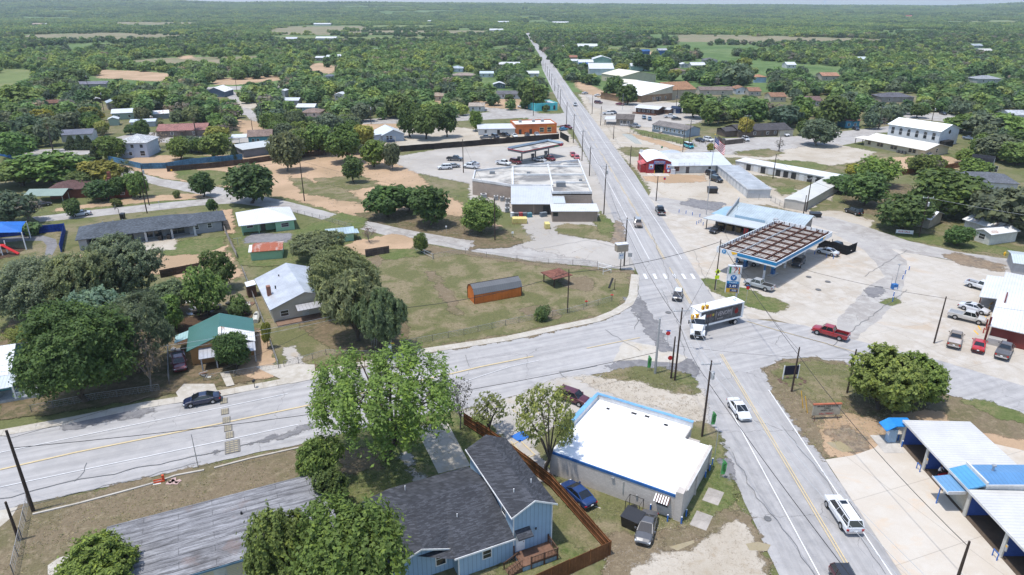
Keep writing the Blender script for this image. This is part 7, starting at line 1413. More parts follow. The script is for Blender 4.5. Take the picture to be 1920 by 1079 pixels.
P_('al',1827,253,224,'dark pole with a transformer in the trees right of the church',trans=True)
P_('am',167,173,138,'dark pole with a transformer on the far left street',trans=True)
P_('an',195,209,169,'dark pole right of the tiny dark shack',trans=True)
P_('ao',269,260,217,'dark pole left of the pink roofed house')
P_('ap',298,275,246,'dark pole in front of the pink roofed house')
P_('aq',495,250,198,'tall dark pole beside the left street')
P_('ar',474,248,223,'short dark pole beside the left street')
P_('as',696,234,196,'dark pole with a lamp above the pale blue cottage',trans=True)
P_('at',1000,218,152,'tall dark pole left of the turquoise shop')
P_('au',959,240,205,'slim dark pole above the white annex') if 0 else None
P_('av',1187,345,300,'thin sign post') if 0 else None
P_('aw',1110,215,180,'slim dark pole at the school lot corner')
P_('ax',1126,236,200,'thick dark pole left of the porch cafe')
P_('ay',1150,262,236,'slim pole at the puddle beside the main road')
P_('az',445,176,146,'dark pole at the top of the left street')
P_('ba',1183,262,236,'slim pole beside the oval grass patch') if 0 else None
P_('bb',1268,200,168,'dark pole before the brown roofed block')
P_('bc',1167,207,176,'slim lamp pole before the large white roofed school hall',kind='steel',r=.1)
P_('bd',107,340,305,'dark pole') if 0 else None
# cables
def cb(a,b,label,**kw):cable(a,b,label,**kw)
far_cam=(34.5,18,11);D={'mat':'wire'}
for k,dx in enumerate((-1.1,0,1.1)):
    nm=('left','middle','right')[k]
    cb('f',far_cam,f'{nm} pale conductor from the transformer pole over the near main road',off=(dx,0,-.2),off2=(dx+2,0,0),mat='wirel',sag=.9,r=.02)
    cb('d','f',f'{nm} pale conductor between the two crossarm poles at the junction',off=(dx,0,-.2),mat='wirel',sag=.7,r=.02)
    cb('l','d',f'{nm} conductor from the lot corner pole to the junction pole',off=(dx,0,-.2),mat='wirel',sag=.9,r=.018)
    cb('m','l',f'{nm} conductor along the road beside the tan store',off=(dx,0,-.2),mat='wirel',sag=.9,r=.018)
cb('d','f','thick dark cable below the conductors at the junction',off=(0,0,-3),sag=.8,r=.03);cb('f',(33,18,7),'thick dark cable beside the near main road',off=(0,0,-3.2),off2=(0,0,0),sag=.9,r=.035)
cb('l','d','dark cable below the conductors at the lot corner',off=(0,0,-2.6),sag=.9,r=.03);cb('m','l','dark cable low along the road beside the tan store',off=(0,0,-3),sag=1,r=.03);cb('n','m','dark cable from the store roof pole',off=(0,0,-1.5),sag=1,r=.03);cb('o','n','dark cable beside the red cars',off=(0,0,-1.5),sag=.9,r=.03)
cb('s','t','thick black cable over the open lot, left span',off=(0,0,-3.5),off2=(0,0,-.6),sag=1.2,r=.045);cb('t','k','thick black cable crossing the main road to the grass wedge',off=(0,0,-.6),off2=(0,0,-.4),sag=1.0,r=.045)
cb('k','g','dark cable from the wedge corner over the cross street',off=(0,0,-.4),off2=(0,0,-1.2),sag=.5,r=.03);cb('g','j','dark cable over the island and wash apron',off=(0,0,-1.2),off2=(0,0,-.6),sag=.9,r=.035);cb('k','g','second dark cable from the wedge corner to the island',off=(.3,0,-.8),off2=(.1,0,-.6),sag=.9,r=.02)
cb('k','i','thin dark cable across the pale forecourt',off=(0,0,-.6),off2=(0,0,-.3),sag=1.2,r=.03);cb('i',(95,100,5),'thin dark cable to the red barn shop',off=(0,0,-.3),off2=(0,0,0),sag=.4,r=.02)
cb('e','a','long dark cable above the side street centre line',off=(0,0,-5.6),off2=(0,0,-2.2),sag=1.6,r=.035);cb('e','h','thin cable over the cross street',off=(0,0,-4),off2=(0,0,-1.5),sag=.6,r=.015)
LFT=(-92,74,8.6);cb('s',LFT,'upper pale cable along the left yards',off=(0,0,-2.8),off2=(0,0,0),sag=2.2,mat='wirel',r=.022);cb('s',LFT,'lower pale cable along the left yards',off=(0,0,-3.3),off2=(0,0,-.9),sag=2.4,mat='wirel',r=.022);cb('s','a','cable from the mesquite pole to the leaning left pole',off=(0,0,-1.2),off2=(0,0,-1),sag=1.8,r=.02)
cb('a',LFT,'short cable from the leaning pole to the left edge',off=(0,0,-.8),off2=(0,0,-1),sag=.4,r=.02)
cb('ai','ae','cable above the shaded yard',off=(0,0,-2),off2=(0,0,-1),sag=1.4,r=.03);cb('ai',(150,118,8),'cable from the shaded yard pole to the right edge',off=(0,0,-2),off2=(0,0,0),sag=1.2,r=.03);cb('ai',(150,123,9.5),'upper cable from the shaded yard pole',off=(0,0,-.5),off2=(0,0,0),sag=1.2,mat='wirel',r=.025)
for k in range(3):cb('s',(G(695+k*5,655).x,G(700,652).y,0),['left','middle','right'][k]+' guy wire of the mesquite pole',off=(0,0,-1.5+k*.5),off2=(0,0,0),sag=.02,r=.018,mat='wirel')
for k,(a,b) in enumerate((('n','o'),('o','p'),('p','q'),('q','r'),('r','far0'),('far0','far1'),('far1','far2'))):
    for j,dz in enumerate((-.3,-1.6)):cb(a,b,f"{['upper','lower'][j]} roadside cable, span {'one two three four five six seven'.split()[k]} beyond the tan store corner pole",off=(.5-j,0,dz),sag=.7,r=.03)
for k,(a,b) in enumerate((('ab','ac'),('ac','ah'),('ad','ae'),('ag','z'),('aa','ab'),('x','v'),('u','v'),('w','u'),('aj','ah'),('aq','ao'))):cb(a,b,f"thin service cable between the poles of the {'mobile-home brick-house storage red-shop van dirt-field tan-store parking-lot hall left-street'.split()[k]} area",off=(0,0,-.6),sag=1.1,r=.025)
# hanging signals
for k,(u,v,z) in enumerate(((1322,577,6.2),(1303,594,6.2))):
    t_=thing('hanging_signal',['upper right','lower left'][k]+' yellow flashing signal hanging over the junction','traffic signal',G(u,v,z),.4,'hanging signals')
    for s in (-1,1):o=MB().box(s*.42-.2,s*.42+.2,-.2,.2,-.35,.35).build('housing',M['amber'],t_);MB().tube([(s*.42,-.21,0),(s*.42,-.24,0)],.13,10).build('lens',M['red'],o)
    MB().tube([(-.45,0,.3),(.45,0,.3)],.05,5).build('bracket',M['amber'],t_);MB().tube([(0,0,.3),(0,0,.9)],.04,5).build('hanger',M['black'],t_)
cb('d','k','span wire carrying the yellow signals over the junction',off=(0,0,-2.0),off2=(0,0,-1.2),sag=.9,r=.025)
# ---------------------------------------------------------------- fences
fence([(-6.4,77.2),(-3,73.6),(0,70.1),(4.5,64.4),(10,53.8),(5.6,51.3),(2,49.2)],1.95,'reddish brown board fence between the sky blue house and the white shop',col=(.20,.085,.035),step=2.4)
def px(*a):return [gp(*q) for q in a]
fence(px((-40,288),(0,293),(80,310)),2.2,'blue painted board fence along the back street at the far left',col=(.03,.14,.36))
fence(px((204,303),(267,318),(311,317),(358,309),(400,305),(455,300)),2.0,'pale blue board fence in front of the white two storey house',col=(.10,.24,.38))
fence(px((314,323),(400,316),(470,308),(512,302),(612,292)),1.9,'weathered brown board fence before the pale blue fence',col=(.12,.08,.06))
fence(px((-60,452),(0,447),(123,434),(115,474)),2.0,'bright blue board fence around the playground',col=(.015,.06,.32))
fence(px((735,287),(850,278),(950,270),(1048,262)),2.3,'long dark brown board fence behind the far canopy',col=(.055,.042,.036));fence(px((1050,259),(1066,268)),2.6,'short black fence panel at the road end of the dark fence',col=(.02,.02,.02))
fence(px((750,653),(870,630),(973,607),(1067,590),(1147,567)),1.2,'low rusty wire fence along the front of the open lot','wire',step=3);fence(px((813,487),(873,477),(912,484),(1028,497),(1120,501)),1.3,'wire fence with dark posts behind the open lot','wire',step=6)
fence(px((780,472),(812,488)),1.4,'pale pipe gate at the rear of the open lot','rail',col=(.35,.38,.40),step=4);fence(px((686,483),(730,476)),1.8,'short weathered picket fence by the mesquite tree',col=(.16,.12,.10))
fence(px((533,690),(560,683),(612,668),(735,672)),1.1,'low chain link fence and gate before the curved stepping stones','wire',step=3)
fence(px((455,510),(493,607),(523,693)),1.4,'long chain link fence right of the green roofed house','wire',step=3);fence(px((523,693),(440,708),(383,716)),1.1,'front chain link fence of the green roofed house','wire',step=3);fence(px((318,722),(316,650)),1.3,'chain link fence left of the dark red pickup truck','wire',step=3);fence(px((60,775),(180,752),(300,735)),1.2,'low chain link fence under the big dark tree','wire',step=3)
fence(px((405,397),(427,447),(445,485)),1.5,'grey weathered picket fence left of the mint green house',col=(.25,.23,.22));fence(px((302,522),(378,507)),1.7,'dark weathered board fence behind the tin roof',col=(.12,.085,.065))
fence(px((1181,250),(1223,259),(1276,272),(1334,272)),1.2,'dark rail fence before the pale blue mobile home','rail',col=(.04,.03,.03));fence(px((1690,329),(1756,323),(1818,311)),1.9,'orange brown board fence before the black roofed shed',col=(.26,.12,.05))
fence(px((1345,264),(1358,273),(1394,269)),1.9,'weathered board fence left of the dark roofed brick house',col=(.16,.13,.11));fence(px((55,950),(27,1082)),1.5,'chain link fence with a pale rail at the lower left','wire',step=3)
fence(px((1400,373),(1445,378),(1470,392)),1.6,'chain link gate between the storage rows','wire',step=3);fence(px((545,400),(600,412),(660,430)),1.2,'dark post fence beside the mint green house','wire',step=2.5)
fence([loc(cn,9,31),loc(cn,15.5,30.5),loc(cn,16,34.5)],2.2,'black screen fence behind the blue canopy',col=(.02,.02,.022))
# ---------------------------------------------------------------- street furniture
def bollard(u,v,label,mat='blue',h=1.0,grp='blue bollards'):
    t_=thing('bollard',label,'bollard',G(u,v),0,grp);MB().tube([(0,0,0),(0,0,h)],.085,8).build('post',M[mat],t_);MB().tube([(0,0,h),(0,0,h+.06)],[.09,.04],8).build('cap',M['white'] if mat == 'blue' else M[mat],t_)
od='first second third fourth fifth sixth seventh eighth ninth tenth'.split()
for k,q in enumerate([(1277,984),(1286,970),(1284,953),(1293,940),(1301,929),(1322,897),(1330,885),(1335,873)]):bollard(*q,f'{od[k]} blue bollard from the near corner along the road side of the white shop')
bollard(1251,980,'blue bollard at the striped awning window of the white shop');bollard(1219,960,'blue bollard behind the glossy grey sedan')
for k,q in enumerate([(1273,400),(1286,402),(1298,405),(1312,408),(1306,422),(1310,420),(1314,418),(1318,424)]):bollard(*q,f'{od[k]} dark blue bollard from the left at the convenience store entrance')
for k,q in enumerate([(1527,478),(1549,484),(1562,487)]):bollard(*q,f'{["left","middle","right"][k]} blue bollard beside the white sedan near the canopy')
for k,q in enumerate([(1532,470),(1540,466),(1548,463),(1554,460),(1560,457)]):bollard(*q,f'{od[k]} black bollard in the row behind the canopy','black',grp='black bollards')
for k,q in enumerate([(1673,567),(1675,557),(1692,525),(1697,515),(1704,508)]):bollard(*q,f'{od[k]} blue bollard from the front around the air station')
for k,q in enumerate([(1675,817),(1683,828),(1690,840)]):bollard(*q,f'{["far","middle","near"][k]} blue bollard beside the vacuum kiosk')
for k,q in enumerate([(1850,610),(1848,620),(1843,626)]):bollard(*q,f'{["far","middle","near"][k]} red striped bollard at the red barn shop','red',grp='red bollards')
for k,q in enumerate([(1858,571),(1855,579),(1848,598),(1836,616),(1830,625)]):
    o=thing('wheel_stop',f'{od[k]} yellow wheel stop from the back before the red barn shop','wheel stop',G(*q),R(40+k*10),'yellow wheel stops');MB().add([(-.8,-.12,.0),(.8,-.12,0),(.8,.12,0),(-.8,.12,0),(-.75,-.06,.14),(.75,-.06,.14),(.75,.06,.14),(-.75,.06,.14)],[(0,1,5,4),(1,2,6,5),(2,3,7,6),(3,0,4,7),(4,5,6,7)]).build('block',M['amber'],o)
# air station
t_=thing('air_station','blue and white air and vacuum machine on a thin lamp post in the forecourt','air station',G(1676,543),R(10));MB().box(-.5,.5,-.4,.4,0,1.1).build('cabinet',M['paint'],t_,(.03,.15,.4));MB().box(-.35,.35,-.42,-.4,.1,.5).build('panel',M['white'],t_);MB().tube([(.3,.3,0),(.3,.3,5)],.05,6).build('post',M['steel'],t_);MB().box(.0,.5,.15,.45,5,5.1).build('lamp_head',M['steel'],t_);[MB().tube([(s*.4,.5,0),(s*.4,.5,2.4)],.04,5).build('hose_post',M['steel'],t_) for s in (-1,1)]
# bins
def bin_(u,v,label,col=(.015,.015,.017),s=(1.0,.8,1.2),rz=0,cat='bin',nm='rubbish_bin'):
    t_=thing(nm,label,cat,G(u,v),R(rz));a,b,c=s;m=MB();m.add([(-a*.9,-b*.8,.1),(a*.9,-b*.8,.1),(a*.9,b*.8,.1),(-a*.9,b*.8,.1),(-a,-b,c),(a,-b,c),(a,b,c*1.12),(-a,b,c*1.12)],[(0,3,2,1),(0,1,5,4),(1,2,6,5),(2,3,7,6),(3,0,4,7),(4,5,6,7)]);m.build('tub',M['metal'],t_,col)
    MB().slab([(-a-.05,-b-.05,c+.07),(a+.05,-b-.05,c+.07),(a+.05,b+.05,c*1.12+.07),(-a-.05,b+.05,c*1.12+.07)],.05).build('lid',M['metal'],t_,tuple(q+.012 for q in col));[MB().tube([(s_*a*.7,-b*.6,.1),(s_*a*.7+.06,-b*.6,.1)],.1,8).build('caster',M['tyre'],t_) for s_ in (-1,1)]
bin_(1185,988,'black wheeled skip between the glossy grey sedan and the shop wall',s=(1.0,.9,1.5),rz=-35,cat='skip',nm='rubbish_skip');bin_(1335,363,'black skip beneath the flagpole near the storage row',s=(1.4,1,1.6));bin_(1528,408,'small black grill trailer beside the storage corner',s=(1.4,.8,1.1));bin_(345,408,'x',s=(.4,.4,1.1)) if 0 else None
bin_(231,411,'black wheelie bin behind the long grey house roof',s=(.5,.5,1.3));bin_(302,452,'black bin on the porch of the long grey house',s=(.4,.4,1.1));bin_(318,450,'second black bin on the porch of the long grey house',s=(.4,.4,1.1));bin_(1354,268,'black skip at the timber fence near the flag',s=(1,.8,1.3))
bin_(1537,447,'blue recycling bin under the far corner of the blue canopy',col=(.02,.12,.35),s=(.6,.5,1.2))
t_=thing('condenser_cage','wire cage with a black condenser against the white shop wall','cage',loc(h2,11.2,-1.3),R(-31));m=MB();[m.box(x_-.03,x_+.03,y_-.03,y_+.03,0,1.8) for x_ in (-.8,.8) for y_ in (-.6,.7)];[m.tube([(a*.8,b*.65,1.8),(c*.8,d*.65,1.8)],.025,4) for a,b,c,d in ((-1,-1,1,-1),(1,-1,1,1),(1,1,-1,1),(-1,1,-1,-1))];m.build('cage_frame',M['black'],t_);MB().tube([(0,-.1,.1),(0,-.1,.9)],.45,12).build('condenser',M['black'],t_);MB().box(-1.1,1.1,-1,.6,0,.08).build('pad',M['conc'],t_,(.5,.48,.45))
# feather flags
def feather(u,v,vt,label):
    H_=max(2.6,hpx(u,v,vt));t_=thing('feather_banner',label,'banner flag',G(u,v),R(-8),'green feather banners');MB().tube([(0,0,0),(0,0,H_*.8),(.25,0,H_)],.03,5).build('pole',M['steel'],t_)
    m=MB();n=9;vs=[]
    for k in range(n):z=H_*(.22+.77*k/(n-1));w_=.62*min(1,(n-k)/3)*(.75+.25*k/n);y0_=.04*math.sin(k);vs +=[(.03,y0_,z),(.03+w_,y0_+.08*math.cos(k*1.3),z)]
    m.add(vs,[(2*k,2*k+1,2*k+3,2*k+2) for k in range(n-1)]);c=m.build('cloth',M['paint'],t_,(.10,.42,.12));text('OPEN',.42,M['dark'],c,Matrix.Translation((.33,-.09,H_*.6)) @ STAND @ Matrix.Rotation(R(90),4,'Z'));MB().box(-.3,.4,-.25,.25,0,.08).build('base',M['white'],t_)
feather(1213,697,667,'green feather banner left of the grey steel signal pole');feather(1332,804,772,'green feather banner beside the transformer pole');feather(1350,898,862,'green feather banner on the verge beside the white shop')
# message board and notice
t_=thing('message_board','portable letter board with black and red lettering on the bare island','message board',G(1546,787),R(4));o=MB().box(-1.9,1.9,-.12,.12,.75,2.35).build('face',M['paint'],t_,(.42,.38,.30));MB().box(-1.98,1.98,-.16,.16,2.35,2.5).build('frame',M['paint'],t_,(.4,.12,.06));[MB().tube([(x_,0,.8),(x_+s*.2,s_*.5,0)],.04,5).build('leg',M['rustb'],t_) for x_,s in ((-1.5,-1),(1.5,1)) for s_ in (-1,1)]
for k,(s,zz,c) in enumerate((('BRAKE TIRE SHOP',2.15,'black'),('OPEN',1.82,'black'),('MON - SAT',1.5,'black'),('CALL TODAY',.98,'red'))):text(s,.34 if k else .36,M[c],o,Matrix.Translation((0,-.14,zz)) @ STAND)
t_=thing('notice_board','dark blue notice board between white posts inside a ring of rocks','notice board',G(1481,712),R(8));MB().box(-1.1,1.1,-.06,.06,.8,2.3).build('panel',M['paint'],t_,(.01,.012,.04));[MB().box(s*1.18-.06,s*1.18+.06,-.06,.06,0,2.4).build('post',M['white'],t_) for s in (-1,1)]
for k in range(11):
    a=R(k*33);p=G(1485,716);rk=MB();rk.tube([(0,0,0),(0,0,.12),(0,0,.25)],[.26,.3,.1],6);o=rk.build('edging_rock',M['conc'],None,(.14,.09,.07));o.location=(p.x+1.9*math.cos(a),p.y+1.1*math.sin(a),0);o.rotation_euler=(.2,.1,k);tag(o,'brown edging rock in the ring around the dark blue notice board','rock','rocks around the notice board')
for k,(u,v,vt) in enumerate(((1506,768,736),(1514,777,746))):t_=thing('marker_post',['left','right'][k]+' thin yellow guy marker near the island pole','marker post',G(u,v),0);MB().tube([(0,0,0),(-.6,.3,hpx(u,v,vt))],.05,6).build('sleeve',M['amber'],t_);MB().tube([(0,0,-.05),(0,0,.1)],.08,6).build('anchor',M['steel'],t_)
# road signs
def sign(u,v,vt,label,shape='square',col='white',back=None,rz=0,wd=.6,cat='road sign',extra=None):
    H_=hpx(u,v,vt);t_=thing('road_sign',label,cat,G(u,v),R(rz));MB().tube([(0,0,0),(0,0,H_)],.035,5).build('post',M['steel'],t_)
    a=wd/2;n={'square':4,'octagon':8,'round':14,'diamond':4}[shape];o0={'square':45,'octagon':22.5,'round':0,'diamond':0}[shape];rr=a*(1.41 if shape == 'square' else 1.1)
    pts=[(rr*math.cos(R(o0+360*k/n)),H_-a+rr*math.sin(R(o0+360*k/n))) for k in range(n)];m=MB();m.add([(x_,-.05,z_) for x_,z_ in pts]+[(x_,-.03,z_) for x_,z_ in pts],[tuple(range(n)),tuple(range(2*n-1,n-1,-1))]+[(k,k+n,(k+1)%n+n,(k+1)%n) for k in range(n)]);m.build('plate',M[col],t_)
    if extra:MB().box(-.35,.35,-.06,-.03,H_+.02,H_+.2).build('name_plate',M['blue'],t_)
    return t_,H_
M['lime']=plain('fluorescent_sign',(.62,.75,.02),.4);M['redp']=plain('red_sign_paint',(.5,.02,.02),.5);M['greenp']=plain('green_box_paint',(.03,.22,.10),.5)
t_,H_=sign(1341,548,505,'yellow green school crossing sign on the wedge corner','diamond','lime',rz=10,wd=1.1);MB().box(-.45,.45,-.05,-.03,H_-2.1,H_-1.35).build('lower_plate',M['lime'],t_);MB().box(-.12,.2,-.08,-.055,H_-.9,H_-.3).build('figure_mark',M['black'],t_)
sign(1398,572,537,'stop sign with street name plates on the grass wedge','octagon','redp',wd=.7,extra=1);sign(1250,655,622,'stop sign with a blue name plate on the pale apron','octagon','redp',wd=.7,extra=1);sign(1255,690,668,'round no entry sign left of the junction poles','round','redp',wd=.7)
sign(1180,500,475,'back of a square grey sign at the lot corner','square','steel',wd=.9);sign(961,447,435,'small blue white sign at the curving street end','square','white',wd=.5);sign(837,438,424,'small white sign before the row of dense trees','square','white',wd=.4);sign(322,323,318,'small yellow diamond sign before the brown fence','diamond','amber',wd=.7)
sign(1199,330,281,'thin pole with a blue white sign left of the red shop','square','white',wd=1.0) ;sign(1245,350,334,'red and blue street sign beside the pole on the bare lot','octagon','redp',wd=.7,extra=1);sign(1240,290,275,'small green sign behind the curved roof','round','greenp',wd=.7);sign(300,392,378,'small grey sign on the curving street verge','square','steel',wd=.4) 
# boxy sign at the lot corner
t_=thing('box_sign','tan boxy lightless sign with a small white panel on a dark post','sign',G(1163,508),R(15));H_=6.1;MB().tube([(0,0,0),(0,0,H_)],.09,6).build('post',M['black'],t_);m=MB();m.box(-1.3,1.2,-.7,.7,4.4,5.9);m.build('box',M['paint'],t_,(.35,.29,.22));m=MB();m.box(-1.35,1.25,-.75,.75,5.9,6.05);m.build('top',M['paint'],t_,(.6,.6,.62));o=MB().box(-.6,.6,-.1,-.04,2.6,4.0).build('panel',M['white'],t_);text('BUS',.45,M['blue'],o,Matrix.Translation((0,-.12,3.4)) @ STAND)
# solar school flasher
t_=thing('solar_flasher','slim pole with a tilted solar panel and two small amber beacons at the sidewalk','solar beacon',G(735,667),R(10));H_=hpx(735,667,603);MB().tube([(0,0,0),(0,0,H_)],.07,6).build('post',M['steel'],t_);m=MB();m.slab([(-.75,-.45,H_-.3),(.45,-.65,H_-.3),(.55,.3,H_+.6),(-.65,.5,H_+.6)],.06);m.build('solar_panel',M['paint'],t_,(.03,.10,.25));[MB().tube([(.0,-.1,z_),(.45,-.2,z_)],.13,8).build('beacon',M['amber'],t_) for z_ in (2.2,4.6)];MB().box(-.5,0,-.25,.1,1.2,1.9).build('control_box',M['white'],t_)
# white pipe frame, leaning board, hydrants
t_=thing('pipe_frame','white painted pipe frame standing in the far corner of the open lot','frame',G(1131,512),R(-25));a=[(-1.4,.9),(1.6,.3),(.4,-1.4)];m=MB();[m.tube([(x_,y_,0),(x_,y_,1.7)],.05,6) for x_,y_ in a];[m.tube([(*a[i],z_),(*a[j],z_)],.05,6) for i,j in ((0,1),(1,2)) for z_ in (.8,1.65)];m.build('pipes',M['white'],t_)
t_=thing('leaning_board','dark tilted signboard on a post near the sidewalk corner','board',G(1152,545),R(20));MB().tube([(0,0,0),(0,0,2.4)],.07,6).build('post',M['pole'],t_);MB().slab([(-1.6,-.3,.9),(-1.3,-.5,.8),(-.2,.2,2.5),(-.5,.4,2.6)],.1).build('panel',M['black'],t_)
for k,(u,v,lb) in enumerate(((1099,575,'left of two small red markers on the front wire fence'),(1147,563,'right of two small red markers on the front wire fence'))):t_=thing('hydrant_marker',lb,'marker',G(u,v),0);MB().tube([(0,0,0),(0,0,1.3)],.05,6).build('stake',M['pole'],t_);MB().tube([(-.25,0,1.0),(.25,0,1.0)],.12,8).build('red_valve',M['redp'],t_)
t_=thing('fire_hydrant','yellow fire hydrant on the right street verge','fire hydrant',G(1883,480),0);MB().tube([(0,0,0),(0,0,.7),(0,0,.9)],[.2,.2,.08],8).build('barrel',M['amber'],t_);MB().tube([(-.3,0,.5),(.3,0,.5)],.09,6).build('outlets',M['amber'],t_)
t_=thing('banner','long white banner with red and blue lettering staked before the shaded yard','banner',G(1695,441),R(-15));o=MB().box(-1.9,1.9,-.03,.03,.3,1.2).build('cloth',M['white'],t_);text('FOR SALE',.6,M['redp'],o,Matrix.Translation((-.1,-.05,.75)) @ STAND);[MB().tube([(s*1.9,0,0),(s*1.9,0,1.3)],.04,5).build('stake',M['steel'],t_) for s in (-1,1)]
t_=thing('road_barricade','orange red folding barricade lying on the verge by the side street','barricade',G(299,905),R(20));M['orp']=plain('orange_plastic',(.65,.09,.03),.5);m=MB();m.box(-.6,.6,-.25,-.18,.1,.3);m.box(-.6,.6,-.05,.02,.3,.45);m.box(.35,.6,-.1,.1,.1,.9);m.build('orange_rail',M['orp'],t_);MB().box(-.6,.2,-.45,-.3,0,.1).build('white_foot',M['white'],t_)
t_=MB();[t_.tube([(0,0,0),(0,0,.2)],.1,5)]
for k in range(5):o=MB().box(-.35,.35,-.25,.25,0,.15).build('brick_rubble',M['conc'],None,(.5,.35,.32));p=G(318+k*4,908-k%3*3);o.location=p;o.rotation_euler=(0,0,k);tag(o,'pale broken brick in the small heap beside the orange barricade','brick','broken bricks by the barricade')
for k,(u,v) in enumerate(((1330,930),(1297,955))):o=MB().box(-.9,.9,-1.3,1.3,0,.12).build('concrete_pad',M['conc'],None,(.36,.33,.3));o.location=loc(h2,18.0,5.9 if k == 0 else 1.3);o.rotation_euler=(0,0,R(-31));tag(o,['upper','lower'][k]+' flat concrete pad on the grass beside the white shop','concrete pad')
o=MB().box(-1.2,1.2,-.06,.06,0,.1).build('fallen_pipe',M['paint'],None,(.6,.55,.48));o.location=loc(h2,6.6,-2.6);o.rotation_euler=(0,0,R(-28));tag(o,'white pipe lying on the grass beside the white shop wall','pipe')
# flag
fp_=thing('flagpole','tall silver flagpole in front of the convenience store','flagpole',G(1324,404),0);H_=hpx(1324,404,254);MB().tube([(0,0,0),(0,0,H_)],[.11,.06],8).build('pole',M['steel'],fp_);MB().tube([(0,0,H_),(0,0,H_+.15),(0,0,H_+.3)],[.02,.14,.02],8).build('finial',M['amber'],fp_)
fl=thing('national_flag','red white and blue striped flag hanging from the tall flagpole','flag',G(1324,404)+Vector((0,0,H_-.4)),R(-8));m=MB();NC,NR=20,26;W2,H2=4.4,4.1;vs=[]
for j in range(NR+1):
    for i in range(NC+1):u_=i/NC;vs.append((.1+u_*W2*.62,.22*math.sin(u_*8+j*.12),-j/NR*H2*.62-u_*W2*.62*(.75+.12*math.sin(u_*3))))
fs=[];mi=[]
for j in range(NR):
    for i in range(NC):fs.append((j*(NC+1)+i,(j+1)*(NC+1)+i,(j+1)*(NC+1)+i+1,j*(NC+1)+i+1));mi.append(2 if (i < 8 and j < 14) else (0 if (j//2) % 2 == 0 else 1))
m.add(vs,fs);m.m=mi;m.build('cloth',[M['redp'],M['white'],plain('flag_blue',(.02,.03,.15),.7)],fl,smooth=True)
st=MB()
for j in range(1,13,3):
    for i in range(1,8,2):v0=Vector(vs[j*(NC+1)+i]);st.box(v0.x-.06,v0.x+.06,v0.y-.03,v0.y-.012,v0.z-.06,v0.z+.06)
st.build('stars',M['white'],fl)
# playground
t_=thing('shade_canopy','bright blue fabric shade canopy on white posts over the playground','shade canopy',G(50,470),0);HC=4.3;a=G(50,470);b_=G(58,448);dv=b_-a;ex=Vector((-11,-.8,0))
q=[Vector((0,0,0)),dv,dv+ex,ex];[MB().tube([(p.x,p.y,0),(p.x,p.y,HC)],.12,8).build('post',M['white'],t_) for p in q]
cpt=(q[0]+q[2])/2+Vector((0,0,HC+1.3));m=MB();m.add([(p.x,p.y,HC) for p in q]+[tuple(cpt)]+[((q[i].x+q[(i+1)%4].x)/2*.92+cpt.x*.08,(q[i].y+q[(i+1)%4].y)/2*.92+cpt.y*.08,HC-.1) for i in range(4)],[(0,5,4),(5,1,4),(1,6,4),(6,2,4),(2,7,4),(7,3,4),(3,8,4),(8,0,4)]);m.build('fabric',M['paint'],t_,(.01,.13,.48))
t_=thing('play_structure','red and blue playground slide set under the blue shade canopy','playground slide',G(10,478),0);m=MB();m.slab([(0,-.4,2.2),(3.2,-.6,.3),(3.2,.2,.3),(0,.4,2.2)],.15);m.build('slide',M['redp'],t_);[MB().tube([(x_,y_,0),(x_,y_,3)],.1,6).build('tower_post',M['white'],t_) for x_ in (-1.6,0) for y_ in (-.8,.8)];MB().tube([(-1.2,-2,0),(-1.2,-1.4,1.2),(-.9,-.8,2.2)],[.55,.5,.5],10).build('tube_slide',M['blue'],t_);MB().box(-1.7,.1,-.9,.9,2.0,2.15).build('platform',M['redp'],t_)
# clothes line, basketball hoop
t_=thing('clothesline_pole','grey clothesline frame in the yard left of the mint green shed','clothesline',G(447,462),R(25));MB().tube([(0,0,0),(0,0,2)],.05,6).build('post',M['steel'],t_);MB().tube([(-.9,0,1.9),(.9,0,1.9)],.04,5).build('crossbar',M['steel'],t_)
t_=thing('basketball_hoop','basketball hoop behind the long grey house','basketball hoop',G(226,413),R(200));MB().tube([(0,0,0),(0,0,3),(.6,0,3.3)],.07,6).build('post',M['black'],t_);MB().box(.6,.66,-.8,.8,2.9,3.8).build('backboard',M['glass'],t_)
# picnic of mailboxes
t_=thing('mailbox','small dark mailbox on the kerb before the driveway','mailbox',G(478,729),0);MB().tube([(0,0,0),(0,0,1.1)],.05,5).build('post',M['black'],t_);MB().box(-.15,.15,-.25,.25,1.1,1.4).build('box',M['black'],t_)
# low dining log edging and parking marks
for k,(a,b_) in enumerate((((960,770),(990,792)),((985,760),(1015,780)),((1010,752),(1040,770)))):
    m=MB();strip(m,gl([a,b_]),.14);tag(m.build('parking_line',M['yline']),kind='structure')
m=MB();strip(m,gl([(968,815),(985,826)]),2.0);tag(m.build('accessible_bay_marking',M['blue']),kind='structure');m=MB();[strip(m,gl([q0,q1]),.16) for q0,q1 in (((955,840),(975,828)),((958,830),(985,860)),((975,828),(1003,855)),((1003,855),(985,862)))];tag(m.build('hatched_bay_lines',M['yline']),kind='structure')
